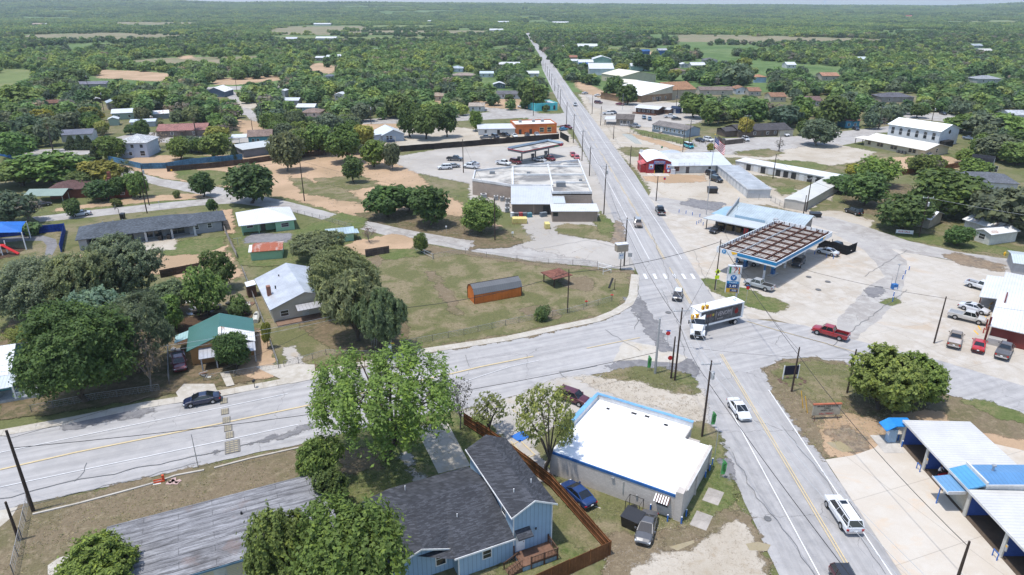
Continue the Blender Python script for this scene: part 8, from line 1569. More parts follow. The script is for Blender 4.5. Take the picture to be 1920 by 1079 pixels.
# person washing in the bay
def person(x,y,rz,label,shirt,legs,pose=0):
    t=thing('person',label,'person',(x,y,ZL+.03),rz)
    V={'pel':(0,0,.95),'wst':(.02,0,1.1),'cst':(.08,0,1.36),'nck':(.12,0,1.52),'hd0':(.15,0,1.6),'hd1':(.17,0,1.70),'hd2':(.16,0,1.78)}
    E=[('pel','wst'),('wst','cst'),('cst','nck'),('nck','hd0'),('hd0','hd1'),('hd1','hd2')];Rr={'pel':.15,'wst':.14,'cst':.17,'nck':.06,'hd0':.085,'hd1':.10,'hd2':.06}
    for s,n in ((1,'l'),(-1,'r')):
        V.update({n+'hip':(0,s*.1,.88),n+'kne':(.06*s,s*.12,.48),n+'ank':(-.02+.08*s,s*.13,.09),n+'toe':(.14+.08*s,s*.15,.04),n+'sh':(.09,s*.2,1.43),n+'elb':(.24,s*.26,1.18),n+'wri':(.45,s*.16,1.1+.05*s),n+'hnd':(.52,s*.14,1.1+.05*s)})
        E +=[('pel',n+'hip'),(n+'hip',n+'kne'),(n+'kne',n+'ank'),(n+'ank',n+'toe'),('cst',n+'sh'),(n+'sh',n+'elb'),(n+'elb',n+'wri'),(n+'wri',n+'hnd')]
        Rr.update({n+'hip':.095,n+'kne':.062,n+'ank':.042,n+'toe':.038,n+'sh':.068,n+'elb':.046,n+'wri':.03,n+'hnd':.034})
        for f in range(5):
            k=n+'f%d' % f;a=(f-2)*.018
            if f < 4:V[k]=(.59,s*.14+a,1.09+.05*s);V[k+'t']=(.62+.008*(f % 2),s*.14+a,1.05+.05*s)
            else:V[k]=(.53,s*.10,1.12+.05*s);V[k+'t']=(.57,s*.085,1.12+.05*s)
            E +=[(n+'hnd',k),(k,k+'t')];Rr[k]=.010;Rr[k+'t']=.008
    ks=list(V);me=bpy.data.meshes.new('body');me.from_pydata([V[k] for k in ks],[(ks.index(a),ks.index(b)) for a,b in E],[]);o=link(bpy.data.objects.new('body',me));o.parent=t
    md=o.modifiers.new('skin','SKIN');sd=o.modifiers.new('sub','SUBSURF');sd.levels=sd.render_levels=1
    for k,sv in zip(ks,me.skin_vertices[0].data):sv.radius=(Rr[k],Rr[k]);sv.use_root=k == 'pel'
    T_=NT('person_clothing',.8,.2);z=T_.xyz(T_.pos(True));c=T_.mix(T_.math('GREATER_THAN',z[2],.93),legs,shirt);c=T_.mix(T_.math('GREATER_THAN',z[2],1.53),c,(.14,.07,.045));c=T_.mix(T_.math('GREATER_THAN',z[0],.38),c,(.14,.07,.045));c=T_.mix(T_.math('LESS_THAN',z[2],.09),c,(.02,.02,.02));me.materials.append(T_.col(c))
    MB().tube([(.14,0,1.70),(.14,0,1.76),(.13,0,1.81),(.12,0,1.83)],[.108,.112,.08,.02],10).build('hair',M['black'],t)
    m=MB();[m.tube([(.245,s*.035,1.715),(.262,s*.035,1.715)],.012,5) for s in (-1,1)];m.build('eyes',M['dark'],t);MB().tube([(.24,0,1.70),(.275,0,1.675)],[.01,.018],5).build('nose',plain('skin',(.14,.07,.045),.6),t)
    return t
pw=G(1757,897);person(pw.x,pw.y,R(-60),'person in a white shirt and dark trousers washing beside a red cart in the bay',(.65,.65,.66),(.03,.03,.04))
t_=thing('red_cart','small red cart on the wet floor of the second wash bay','cart',G(1766,905)+Vector((.3,0,ZL+.03)),R(15));m=MB();m.add([(-.6,-.4,.3),(.6,-.4,.3),(.6,.4,.3),(-.6,.4,.3),(-.75,-.5,.75),(.75,-.5,.75),(.75,.5,.75),(-.75,.5,.75)],[(0,3,2,1),(0,1,5,4),(1,2,6,5),(2,3,7,6),(3,0,4,7),(4,5,6,7)]);m.build('tub',M['redp'],t_);[MB().tube([(x_,y_-.05,.2),(x_,y_+.05,.2)],.2,10).build('wheel',M['tyre'],t_) for x_ in (-.4,.4) for y_ in (-.45,.45)];MB().tube([(.7,0,.7),(1.3,0,1.0)],.03,5).build('handle',M['black'],t_)
# ---------------------------------------------------------------- trees
rg=np.random.default_rng(11)
GN_=1.9
def leafmat(name,col=None,tr=.38,vr=.45):
    t=NT(name,.62,.25);at=t.n('ShaderNodeAttribute',attribute_name='lv');c=t.objcol() if col is None else t.mix(0,tuple(col),(0,0,0))
    c=t.mix(1,c,t.ramp(at.outputs['Fac'],[(0,(1-vr,1-vr,1-vr*.9)),(.6,(1,1,1)),(1,(1+vr*1.1,1+vr*.8,1-vr*.2))]),'MULTIPLY')
    c=t.mix(1,c,t.ramp(t.objrand(),[(0,(.72,.82,.85)),(.35,(1.05,1,.9)),(.7,(.85,.95,1)),(1,(1.28,1.16,.95))]),'MULTIPLY')
    t.l(c,t.b.inputs['Base Color']);ts=t.n('ShaderNodeBsdfTranslucent');t.l(c,ts.inputs[0]);mx=t.n('ShaderNodeMixShader');mx.inputs[0].default_value=tr
    t.l(t.b.outputs[0],mx.inputs[1]);t.l(ts.outputs[0],mx.inputs[2]);t.l(mx.outputs[0],t.t.nodes['Material Output'].inputs[0]);return t.m
M['leaf']=leafmat('foliage');M['bark']=plain('bark',(.075,.06,.048),.95,var=.4,scale=3);M['barkg']=plain('grey_bark',(.16,.145,.13),.95,var=.3,scale=3)
def snoise(p,f,s):
    q=p*f;return (np.sin(q[:,0]*1.7+q[:,1]*1.1+s)+np.sin(q[:,1]*1.9-q[:,2]*1.3+s*2.1)+np.sin(q[:,2]*2.3+q[:,0]*.9+s*.7)+np.sin((q[:,0]+q[:,1]+q[:,2])*2.9+s))/4
def crown_data(R0,H,n,leaf,lobes=13,lr=.42,base=.3,flat=1.0,gap=-.12,asp=1.5,droop=0,shell=.55,seed=0,cone=False):
    g=np.random.default_rng(seed);zc=H*(base+1)/2;hz_=H*(1-base)/2;L=[]
    for k in range(lobes):
        ph=2*math.pi*(k*.618+g.uniform(-.08,.08));c=1-2*(k+.5)/lobes;c=max(-.75,c);sr=math.sqrt(max(0,1-c*c))*g.uniform(.75,1.12);
        r_=lr*g.uniform(.6,1.4)
        if cone:c=(k+.5)/lobes*2-1;sr=.25*(1-c)/2;r_=.75*(1-(c+1)/2)+.22
        L.append((R0*shell*sr*math.cos(ph),R0*shell*sr*math.sin(ph),zc+hz_*(.62 if not cone else .85)*c*flat,R0*r_,hz_*r_*(1.05 if not cone else .5)))
    L=np.array(L);w_=L[:,3]**2;w_ /= w_.sum();N=int(n*1.7);i=g.choice(len(L),N,p=w_);d=g.normal(size=(N,3));d[:,2] +=.25;d /= np.linalg.norm(d,axis=1)[:,None]
    rr=g.uniform(.62,1.04,N)**.7;rr *= 1+.34*snoise(d*3+i[:,None],2.2,seed)+g.exponential(.05,N)
    P=L[i,:3]+d*rr[:,None]*np.stack([L[i,3],L[i,3],L[i,4]],1);out=P-np.array([0,0,zc-.15*H]);out /= np.linalg.norm(out,axis=1)[:,None]
    keep=((out*d).sum(1) > -.35) & (snoise(P,2.4/max(.8,R0*.28),seed) > gap) & (P[:,2] > H*base*.75);P,d,out=P[keep][:n],d[keep][:n],out[keep][:n];N=len(P)
    nr=d*.5+out*.3+g.normal(size=(N,3))*.5;nr[:,2] +=.45;nr /= np.linalg.norm(nr,axis=1)[:,None]
    a=np.cross(nr,g.normal(size=(N,3)));a[:,2] -= droop*np.sign(a[:,2]+1e-9)*-1 if droop else 0;a /= np.linalg.norm(a,axis=1)[:,None];b=np.cross(nr,a);s=leaf*g.uniform(.4,1.5,N)[:,None]
    A=a*s*asp/2;B=b*s/2/ (asp**.5);k_=B*g.uniform(-.3,.3,(N,1));V=np.stack([P-A,P-B+k_,P+A,P+B+k_],1).reshape(-1,3)
    lobev=g.uniform(-.12,.12,len(L))
    lv=np.repeat(np.clip(g.beta(2.2,2.6,N)+.25*snoise(P,1.1,seed+3)+0*lobev[0],0,1),4);return V,lv,L
def leafmesh(name,V,lv,mat):
    me=bpy.data.meshes.new(name);nf=len(V)//4;me.vertices.add(len(V));me.vertices.foreach_set('co',V.astype(np.float32).ravel());me.loops.add(len(V));me.loops.foreach_set('vertex_index',np.arange(len(V),dtype=np.int32))
    me.polygons.add(nf);me.polygons.foreach_set('loop_start',np.arange(0,len(V),4,dtype=np.int32));me.polygons.foreach_set('loop_total',np.full(nf,4,dtype=np.int32));me.update(calc_edges=True)
    at=me.attributes.new('lv','FLOAT','POINT');at.data.foreach_set('value',lv.astype(np.float32));me.materials.append(mat);me.validate();return me
def trunkmesh(H,L,r0,seed,mat,n=7,base=.3,twigs=0,stems=1):
    g=random.Random(seed);m=MB();fk=H*base*.8
    for st in range(stems):
        ax=g.uniform(-.05,.05)*H + (st-.5*(stems-1))*.5;top=(ax*1.6,g.uniform(-.04,.04)*H,fk);m.tube([(ax*.3,0,-.2),(ax*.8,0,fk*.5),top],[r0*1.25,r0,r0*.85],8)
        for k in range(n):
            c=L[(k*2+st) % len(L)];mid=((c[0]+top[0])/2*.8,(c[1]+top[1])/2*.8,(c[2]+fk)/2*1.02);m.tube([top,mid,(c[0]*1.05,c[1]*1.05,c[2])],[r0*.6,r0*.38,r0*.13],5)
            for q in range(twigs):
                e=Vector((c[0],c[1],c[2]));d=Vector((g.gauss(0,1),g.gauss(0,1),g.gauss(.4,.8))).normalized()*c[3]*g.uniform(.7,1.3);s_=Vector(mid).lerp(e,g.uniform(.2,1));m.tube([s_,s_+d*.55+Vector((0,0,.1)),s_+d],[r0*.16,r0*.1,r0*.04],4,cap=False)
    me_o=m.build('trunk_proto',mat);me=me_o.data;bpy.data.objects.remove(me_o);return me
# kind: (R0, H, dict, colour, name, adjective)
GT={'oak':(4.2,7.5,dict(lobes=17,lr=.36,base=.12,gap=-.2),(.056,.098,.030),'broadleaf_tree','dense dark green'),
 'light':(4.2,7.5,dict(lobes=15,lr=.36,base=.12,gap=-.12,shell=.6),(.090,.145,.036),'broadleaf_tree','bright mid green'),
 'pecan':(5.0,9.5,dict(lobes=26,lr=.27,base=.22,gap=-.02,shell=.70,asp=1.7),(.108,.165,.038),'pecan_tree','airy light green'),
 'airy':(4.4,9.5,dict(lobes=20,lr=.28,base=.24,gap=.1,shell=.74,asp=1.6),(.115,.160,.05),'ash_tree','thin pale green'),
 'mesq':(4.6,6.0,dict(lobes=19,lr=.30,base=.18,gap=-.04,shell=.72,asp=2.6),(.084,.112,.055),'mesquite_tree','feathery olive'),
 'grey':(4.4,6.5,dict(lobes=17,lr=.33,base=.12,gap=-.1,shell=.64),(.074,.108,.062),'live_oak','grey green'),
 'bare':(3.4,6.5,dict(lobes=14,lr=.3,base=.25,gap=.15,shell=.7),(.12,.11,.085),'bare_tree','nearly leafless grey'),
 'yel':(3.6,6.5,dict(lobes=13,lr=.38,base=.24,gap=-.1,shell=.6),(.15,.175,.04),'broadleaf_tree','yellow green'),
 'cedar':(2.4,5.5,dict(lobes=9,lr=.6,base=.02,gap=-.6,shell=.3,cone=True),(.035,.055,.024),'cedar_tree','dark rounded'),
 'shrub':(1.6,1.9,dict(lobes=8,lr=.5,base=.02,gap=-.2,shell=.5),(.085,.125,.04),'shrub','bushy green')}
PR={}
def proto(kind,lod,sd):
    key=(kind,lod,sd)
    if key in PR:return PR[key]
    R0,H,kw,col,nm,adj=GT[kind];n,lf={'big':(60000,.14),'hero':(30000,.21),'near':(13000,.28),'mid':(4200,.50),'far':(1600,.80)}[lod]
    if kind == 'shrub':n,lf=n//4,lf*.6
    if kind == 'pecan':n=int(n*.46)
    if kind == 'airy':n=int(n*.3)
    if kind == 'bare':n=n//7;lf *= .7
    if kind == 'mesq':n=int(n*1.2);lf *= 1.0
    V,lv,L=crown_data(R0,H,n,lf,seed=sd*17+len(kind),**kw);tm=trunkmesh(H,L,{'shrub':.05,'cedar':.14,'bare':.17}.get(kind,.24),sd,M['barkg' if kind in ('bare','grey') else 'bark'],base=kw['base'],n=7,twigs={'bare':14,'pecan':6,'mesq':4,'airy':9}.get(kind,1) if lod in ('big','hero','near') else (8 if kind == 'bare' else 0),stems=2 if kind in ('mesq','shrub') else 1)
    PR[key]=(leafmesh('crown',V,lv,M['leaf']),tm);return PR[key]
TREES=[];TB=[]
def tree(kind,u,vb,wpx,vt,label=None,lod=None,sd=None,xy=None,RH=None,col=None):
    p=G(u,vb) if xy is None else Vector((*xy,0));D=(p-Vector((0,0,CH))).length
    R0,H0,kw,c0,nm,adj=GT[kind]
    if RH:Rr,Hh=RH
    else:Rr=wpx/2*D/1280*.86;Hh=hpx(u,vb,vt)
    lod=lod or ('big' if D < 175 and Rr/R0 > 1.35 and kind != 'bare' else 'hero' if D < 115 and Rr > 3 else 'near' if D < 170 else 'mid' if D < 330 else 'far');sd=rnd.randrange(3) if sd is None else sd
    cm,tm=proto(kind,lod,sd);t=thing(nm,label or '','shrub' if kind == 'shrub' else 'tree',p,rnd.uniform(0,6.28),None);sx=Rr/R0*rnd.uniform(.96,1.04)
    for me,n_ in ((cm,'crown'),(tm,'trunk')):
        o=link(bpy.data.objects.new(n_,me));o.parent=t;o.scale=(sx,sx*rnd.uniform(.95,1.05),Hh/H0)
        if n_ == 'crown':k=rnd.uniform(.85,1.15)*(1.3 if kind in ('mesq','grey') and D < 190 else 1.0);c_=[q*GN_ for q in (col or c0)];o.color=(c_[0]*k*rnd.uniform(1.0,1.25),c_[1]*k*.97,c_[2]*k*rnd.uniform(.9,1.1),1)
    TREES.append((t,kind,D,Rr,Hh,adj,label));return t
X=[('pecan',722,862,330,655,'large airy bright green tree on the lawn beside the side street'),('bare',862,806,60,708,'sparse half bare young tree left of the pale driveway fence'),('airy',918,815,88,738,'small airy tree behind the driveway beside the board fence'),('airy',1022,887,150,718,'tall slender airy tree between the wooden fence and the white shop'),
 ('light',556,1125,165,960,'lower left crown of the bright trees at the bottom beside the grey roof'),('light',668,1150,215,952,'largest bright tree at the bottom edge left of the sky blue house'),('light',196,1140,165,1036,'bright tree poking up at the bottom left corner'),('light',602,915,95,820,'bushy tree under the large airy lawn tree'),('oak',628,960,90,880,'dark shrubby tree against the right end of the grey roof'),
 ('oak',165,752,222,575,'huge dark green tree beside the teal porch house'),('mesq',262,700,165,562,'olive feathery tree above the old red pickup truck'),('grey',190,640,125,548,'grey green tree above the huge dark tree'),('grey',70,600,150,490,'broad grey green oak at the far left'),('grey',165,600,130,478,'grey green oak left of the long house yard'),('grey',248,565,140,445,'tall olive green oak before the long grey house'),
 ('shrub',50,640,60,612,'dark low bush beneath the far left oaks'),('light',395,590,88,500,'bright green tree above the cluttered yard'),('oak',415,545,80,468,'dark green tree by the weathered fence'),('grey',322,590,75,530,'grey green small tree left of the cluttered yard'),('shrub',450,592,48,556,'dark round bush in the cluttered yard'),('bare',283,735,75,622,'pale bare tree beside the huge dark tree'),('oak',442,694,78,620,'dense tree before the porch of the green roofed house'),
 ('mesq',645,590,150,468,'feathery mesquite behind the brick chimney house'),('mesq',672,640,150,505,'broad feathery mesquite beside the brick chimney house'),('mesq',715,660,110,545,'right hand feathery mesquite leaning over the open lot'),('mesq',598,488,110,436,'pale feathery mesquite above the rusty green shed'),('yel',503,655,24,602,'thin sapling on the chain link fence'),('light',318,625,70,556,'light green tree left of the green roofed house'),
 ('light',1648,770,150,655,'large bright tree on the bare island by the car wash'),('light',1712,755,115,668,'right hand crown on the bare island by the car wash'),('oak',790,476,36,438,'round dark bush at the pipe gate'),('bare',693,456,36,424,'small bare bush on the orange dirt'),('shrub',1018,602,34,575,'bush on the front wire fence of the open lot'),('shrub',1452,925,26,880,'small') ,
 ('oak',727,408,112,345,'left of the dense trees before the tan store'),('oak',805,424,108,346,'middle of the dense trees before the tan store'),('light',898,437,98,374,'right of the dense trees before the tan store'),('oak',765,398,70,350,'dense tree squeezed between the two dark ones before the tan store'),('oak',472,382,110,310,'large round dark tree behind the mint green house'),('oak',382,370,52,325,'round dark tree left of the mint green house'),
 ('grey',1531,274,76,226,'lone round grey green oak on the pale verge of the wide street'),('bare',1460,284,24,262,'bare bush at the short pole on the wide street'),('yel',1332,287,20,270,'small yellow green tree behind the flagpole'),
 ('oak',1618,386,92,326,'dark tree above the black car on the gravel'),('oak',1692,432,112,364,'dense tree over the half hidden shack'),('light',1640,348,80,296,'light tree behind the longest storage row'),('oak',1572,360,70,328,'dark tree at the end of the beige storage building'),('oak',1765,402,140,318,'broad dark tree beneath the black roofed shed'),('grey',1890,440,160,352,'broad grey green tree at the right edge'),('grey',1835,410,100,370,'feathery grey green tree above the rust streaked cottage'),('oak',1795,462,56,424,'round tree against the rust streaked cottage'),('yel',1600,335,40,306,'yellow green tree near the longest storage row'),('light',1710,322,28,294,'small light tree before the orange brown fence'),('bare',1745,325,44,296,'bare bush beside the orange brown fence'),
 ('light',1830,330,60,300,'x'),('grey',1870,300,90,255,'x'),('light',1905,310,70,268,'x'),('light',1800,250,70,215,'x'),('grey',1850,258,80,215,'x'),('light',1890,262,70,215,'x'),
 ('oak',664,343,52,294,'x'),('grey',735,319,44,270,'x'),('light',702,314,66,262,'x'),('light',650,306,80,236,'x'),('grey',538,322,70,250,'x'),('light',600,292,66,232,'x'),('light',560,300,50,245,'x'),('yel',680,285,60,232,'x'),('grey',620,262,70,215,'x'),
 ('oak',800,262,72,200,'x'),('oak',770,258,60,190,'x'),('oak',838,258,56,198,'x'),('oak',745,222,60,175,'x'),('light',892,247,32,208,'x'),('oak',1002,206,60,158,'x'),('oak',985,200,46,150,'x'),('shrub',1022,211,14,199,'x'),('light',915,190,26,170,'x'),('oak',955,190,26,178,'x'),
 ('light',340,300,50,258,'x'),('light',402,300,66,252,'x'),('light',30,298,70,248,'x'),('grey',60,262,60,215,'x'),('oak',210,300,60,255,'x'),('cedar',136,281,22,254,'x'),('cedar',152,281,22,253,'x'),('cedar',167,281,22,254,'x'),('cedar',441,300,16,270,'x'),('cedar',180,302,20,268,'x'),('light',180,250,34,218,'x'),('oak',270,262,34,225,'x'),('oak',240,212,54,178,'x'),('grey',90,155,60,140,'x') ,
 ('oak',130,162,70,130,'x'),('grey',92,180,44,147,'x'),('light',50,205,70,160,'x'),('light',120,190,40,155,'x'),('yel',410,275,50,235,'x'),('bare',300,278,36,245,'x'),('bare',430,235,50,205,'x'),('oak',360,212,40,180,'x'),('light',300,205,50,168,'x'),
 ('light',100,345,130,288,'x'),('oak',160,360,60,320,'x'),('light',40,350,120,300,'x'),('yel',200,352,80,300,'x'),('grey',30,420,90,360,'x'),('oak',190,378,60,340,'x'),('oak',225,372,40,330,'x'),('light',262,372,48,322,'x'),('bare',60,420,60,370,'x'),('oak',140,408,34,372,'x'),('shrub',222,388,22,374,'x'),('shrub',333,372,14,358,'x'),('oak',400,400,26,372,'x'),('shrub',62,440,44,418,'x'),
 ('light',1130,182,0,0,None),('oak',1151,187,50,145,'x'),('oak',1175,197,52,160,'x'),('light',1330,235,60,190,'x'),('light',1300,222,60,180,'x'),('oak',1290,212,50,172,'x'),('yel',1395,258,34,222,'x'),('oak',1410,236,70,188,'x'),('grey',1470,238,70,198,'x'),('light',1500,228,50,180,'x'),('oak',1555,240,70,182,'x'),('oak',1588,238,50,195,'x'),('grey',1632,243,34,210,'x'),('oak',1720,222,36,196,'x'),('grey',1670,228,44,198,'x'),('grey',1380,168,66,122,'x'),('yel',1395,130,36,110,'x'),('oak',1092,146,26,132,'x'),('oak',1104,160,26,140,'x'),('light',1062,147,16,132,'x'),('yel',1166,134,34,120,'x'),('yel',1263,152,30,130,'x'),('oak',1205,134,46,100,'x'),('light',1240,137,44,108,'x'),('light',1110,114,44,98,'x'),('light',1150,108,60,94,'x'),('shrub',1600,470,10,462,'x')]
for kind,u,vb,w_,vt,lb in X:
    if lb is None or lb == 'small':continue
    tree(kind,u,vb,w_,vt,None if lb == 'x' else lb)
# palms
def palm(u,vb,vt,label,R_=2.2,fan=True):
    p=G(u,vb);H_=hpx(u,vb,vt)-.8;t_=thing('palm_tree',label,'palm tree',p,0,'palms by the back street');MB().tube([(0,0,0),(.1,0,H_*.5),(0,0,H_)],[.28,.22,.2],7).build('trunk',M['bark'],t_);V=[];g=random.Random(int(u))
    for k in range(46):
        a=g.uniform(0,6.28);el=g.uniform(-.9,1.2);d=Vector((math.cos(a)*math.cos(el),math.sin(a)*math.cos(el),math.sin(el)));s_=d.cross(Vector((0,0,1))).normalized()*R_*.22;o=Vector((0,0,H_));e=o+d*R_*g.uniform(.8,1.1)-Vector((0,0,.5))
        for q in range(5):f=(q-2)/2.2;V +=[o+d*R_*.25,o+d*R_*.6+s_*(f-.12),e+s_*f*1.7-Vector((0,0,abs(f)*.35)),o+d*R_*.6+s_*(f+.12)]
    me=leafmesh('fronds',np.array([tuple(v) for v in V]),np.random.default_rng(3).uniform(0,1,len(V)),M['leaf']);o=link(bpy.data.objects.new('fronds',me));o.parent=t_;o.color=(.10,.12,.045,1)
    MB().tube([(0,0,H_-2.2),(0,0,H_-1.2),(0,0,H_-.2)],[.3,.75,.5],8).build('dry_skirt',M['wood'],t_,(.22,.16,.1))
palm(368,257,218,'right palm in front of the pink roofed house');palm(305,250,224,'left palm in front of the pink roofed house');palm(100,285,228,'tall shaggy palm left of the round cedars');palm(198,270,240,'palm half hidden beside the white two storey house')
for k,(u,v) in enumerate(((225,338),(240,334))):palm(u,v,v-26,['left','right'][k]+' low bushy palm behind the red brick house roof',3.2)
# where trees may not hide what the photograph shows
MW,MH=960,540;mask=np.zeros((MH,MW),bool);fmask=np.zeros((MH,MW),bool)
def raster(poly,arr,grow=0):
    P=np.array(poly,float)/2;u0,u1=max(0,int(P[:,0].min())-1),min(MW,int(P[:,0].max())+2);v0,v1=max(0,int(P[:,1].min())-1),min(MH,int(P[:,1].max())+2)
    if u1 <= u0 or v1 <= v0:return
    yy,xx=np.mgrid[v0:v1,u0:u1];yy=yy+.5;xx=xx+.5;ins=np.zeros(xx.shape,bool)
    for i in range(len(P)):
        (xa,ya),(xb,yb)=P[i-1],P[i]
        if ya == yb:continue
        c=((ya > yy) != (yb > yy)) & (xx < (xb-xa)*(yy-ya)/(yb-ya)+xa);ins ^= c
    arr[v0:v1,u0:u1] |= ins
for q in PROT:raster(q,mask);raster(q,fmask)
for q in FIELDS:raster(q[1],fmask)
bpy.context.view_layer.update();LM=[]
for r,ph in BLD:
    us=[];vs=[]
    for ch in r.children_recursive:
        if ch.type != 'MESH' or not ch.data.vertices:continue
        for c in ch.bound_box:w3=ch.matrix_world @ Vector(c);u,v=PU(w3);us.append(u);vs.append(v)
    if not us:continue
    u0,u1,v0,v1=min(us),max(us),min(vs),max(vs);ml=(v1-v0)*.1;raster([(u0,v0+ml),(u1,v0+ml),(u1,v1-ml),(u0,v1-ml)],mask);raster([(u0,v0),(u1,v0),(u1,v1+ (2 if v1 < 110 else 0)),(u0,v1+(2 if v1 < 110 else 0))],fmask)
    if ph:LM.append((ph,(u0+u1)/2,(v0+v1)/2,v1,Vector(r.location)))
EXC=[(880,340,1120,480),(700,295,900,345),(1140,380,1480,520)]
def boxmean(u0,u1,v0,v1,arr):
    a,b,c,d=int(max(0,u0)/2),int(min(1919,u1)/2)+1,int(max(0,v0)/2),int(min(1079,v1)/2)+1
    return arr[c:d,a:b].mean() if b > a and d > c else 1
cand=[]
yy_=150.0
while yy_ < 560:
    sp=7.2 if yy_ < 330 else 8;x_=-.80*yy_-20
    while x_ < .80*yy_+20:
        X_,Y_=x_+rnd.uniform(-.45,.45)*sp,yy_+rnd.uniform(-.45,.45)*sp;u,v=PU((X_,Y_,0));x_ +=sp
        if not (-60 < u < 1980) or v > 330:continue
        cand.append((Y_,X_,u,v))
    yy_ +=sp*.9
cand.sort();n_ind=0;forest=[]
OPEN=[(180,290,760,420),(60,380,460,430),(1280,280,1580,345),(1180,250,1340,330)]
for Y_,X_,u,v in cand:
    nz=noise.noise(Vector((X_/38,Y_/38,0)));
    if nz < (-.36 if u > 1050 or v < 170 else -.5 if u > 430 else -.5):continue
    if any(a < u < c and b < v < d for a,b,c,d in OPEN):continue
    D=math.hypot(X_,Y_);sc=1280/math.hypot(D,CH);Rr=rnd.uniform(2.8,5.4);Hh=Rr*rnd.uniform(1.25,1.8);vt=PU((X_,Y_,Hh))[1]
    if boxmean(u-Rr*sc*.8,u+Rr*sc*.8,vt+1,v-1,mask) > (.24 if u < 900 and v < 290 else .12):continue
    if any((t.location.x-X_)**2+(t.location.y-Y_)**2 < (3.6)**2 for t,*_ in TREES):continue
    kd=rnd.choices(['oak','light','grey','mesq','yel','bare','pecan','cedar'],[30,26,20,10,6,3,4,1])[0]
    if len(TREES) < 296 and v > 120:tree(kd,0,0,0,0,xy=(X_,Y_),RH=(Rr if kd != 'cedar' else Rr*.6,Hh))
    else:forest.append((X_,Y_,0,Rr/4.2,Hh/7.0,['oak','light','grey','mesq','yel','bare','pecan','cedar'].index(kd)))
# automatic labels: look, nearest landmark, order
def ordinal(k,n):return ['leftmost','second from left','third from left','fourth from left','fifth from left','sixth from left','seventh from left','eighth from left'][k] if k < 8 else 'rightmost' if k == n-1 else ['ninth','tenth','eleventh','twelfth','thirteenth','fourteenth','fifteenth','sixteenth','seventeenth','eighteenth','nineteenth','twentieth'][min(k-8,11)]+' from left'
gr={}
for t,kind,D,Rr,Hh,adj,lb in TREES:
    if lb:continue
    u,v=PU((t.location.x,t.location.y,Hh*.5));ph,bu,bv,b1,bl=min(LM,key=lambda q:math.hypot((q[1]-u),(q[2]-v)*2.2))
    du,dv=u-bu,v-bv;rel=('left of' if du < 0 else 'right of') if abs(du) > abs(dv)*2.2 else ('behind' if dv < 0 else 'in front of')
    sz='large' if Rr > 4.6 else 'small' if Rr < 3.3 else 'mid sized';nm={'shrub':'shrub','cedar':'cedar','mesq':'mesquite'}.get(kind,'tree')
    gr.setdefault(f'{sz} {adj} {nm} {rel} {ph}',[]).append((u,t))
for k,v in gr.items():
    v.sort(key=lambda q:q[0])
    for i,(u,t) in enumerate(v):
        s=k if len(v) == 1 else f'{ordinal(i, len(v))} '+k;t['label']=' '.join(s.replace('mid sized','').split()[:16])
        t['group']='trees of the town'
# ---------------------------------------------------------------- far woods
FC=[(a*1.12,b*.97,c) for a,b,c in [(.048,.092,.036),(.086,.148,.048),(.066,.098,.058),(.088,.135,.052),(.135,.195,.055),(.12,.115,.085),(.11,.165,.055),(.035,.06,.03)]]
pc=bpy.data.collections.new('woods_parts')
def addp(nm,V,lv,mat):o=bpy.data.objects.new(nm,leafmesh(nm,V,lv,mat));pc.objects.link(o)
for k,c in enumerate(FC):
    kd=['oak','light','grey','mesq','yel','bare','pecan','cedar'][k];kw=dict(GT[kd][2]);kw.pop('asp',0);kw['base']=.08;kw['gap']=max(-.3,kw['gap']-.1)
    V,lv,L=crown_data(4.2,7.0,420 if k != 5 else 130,1.35,seed=90+k,**kw);addp('a%02d_tree' % k,V,lv,leafmat('woods_%s' % kd,tuple(q*2.1 for q in c),vr=.4))
for k,c in enumerate([FC[0],FC[1],FC[3],FC[4]]):
    Vs=[];ls=[];g=np.random.default_rng(60+k)
    for q in range(7):
        V,lv,L=crown_data(4.0*g.uniform(.8,1.3),5.5*g.uniform(.8,1.3),110,2.3,lobes=7,lr=.5,base=.02,gap=-.4,seed=int(200+k*9+q));Vs.append(V+np.array([g.uniform(-12,12),g.uniform(-12,12),0]));ls.append(lv)
    addp('b%02d_clump' % k,np.concatenate(Vs),np.concatenate(ls),leafmat('scrub_%d' % k,tuple(x*2.1 for x in c),vr=.4))
def ongrid(y0,y1,sp,th,kinds,s0,s1,clump=False):
    y=y0
    while y < y1:
        x=-.76*y
        while x < .76*y:
            X_,Y_=x+rnd.uniform(-.5,.5)*sp,y+rnd.uniform(-.5,.5)*sp;x +=sp
            nz=noise.noise(Vector((X_/160,Y_/200,5)))+.4*noise.noise(Vector((X_/45,Y_/45,2)))
            if nz < th:continue
            Z_=hz(X_,Y_);u,v=PU((X_,Y_,Z_));iu,iv=int(u/2),int(v/2)
            if 0 <= iu < MW and 0 <= iv < MH and fmask[iv,iu] and rnd.random() > .03:continue
            if y < 1300 and 0 <= iu < MW and boxmean(u-3,u+3,PU((X_,Y_,Z_+5.5))[1],v,fmask) > .5:continue
            tone=noise.noise(Vector((X_/300,Y_/420,8)));kk=rnd.choices(range(len(kinds)),[max(.05,w_+tw*tone) for w_,tw in kinds])[0];s_=rnd.uniform(s0,s1);forest.append((X_,Y_,Z_-.3,s_,s_*rnd.uniform(.75,1.15),kk+(8 if clump else 0)))  # tone varies the tree mix and also imitates cloud shadow by darker patches
        y +=sp*.9
K1=[(.25,-1.1),(.30,.9),(.18,-.5),(.30,.2),(.10,.9),(.03,0),(.10,.5),(.01,0)];K2=[(.25,-1.2),(.3,.7),(.3,0),(.14,1.1)]
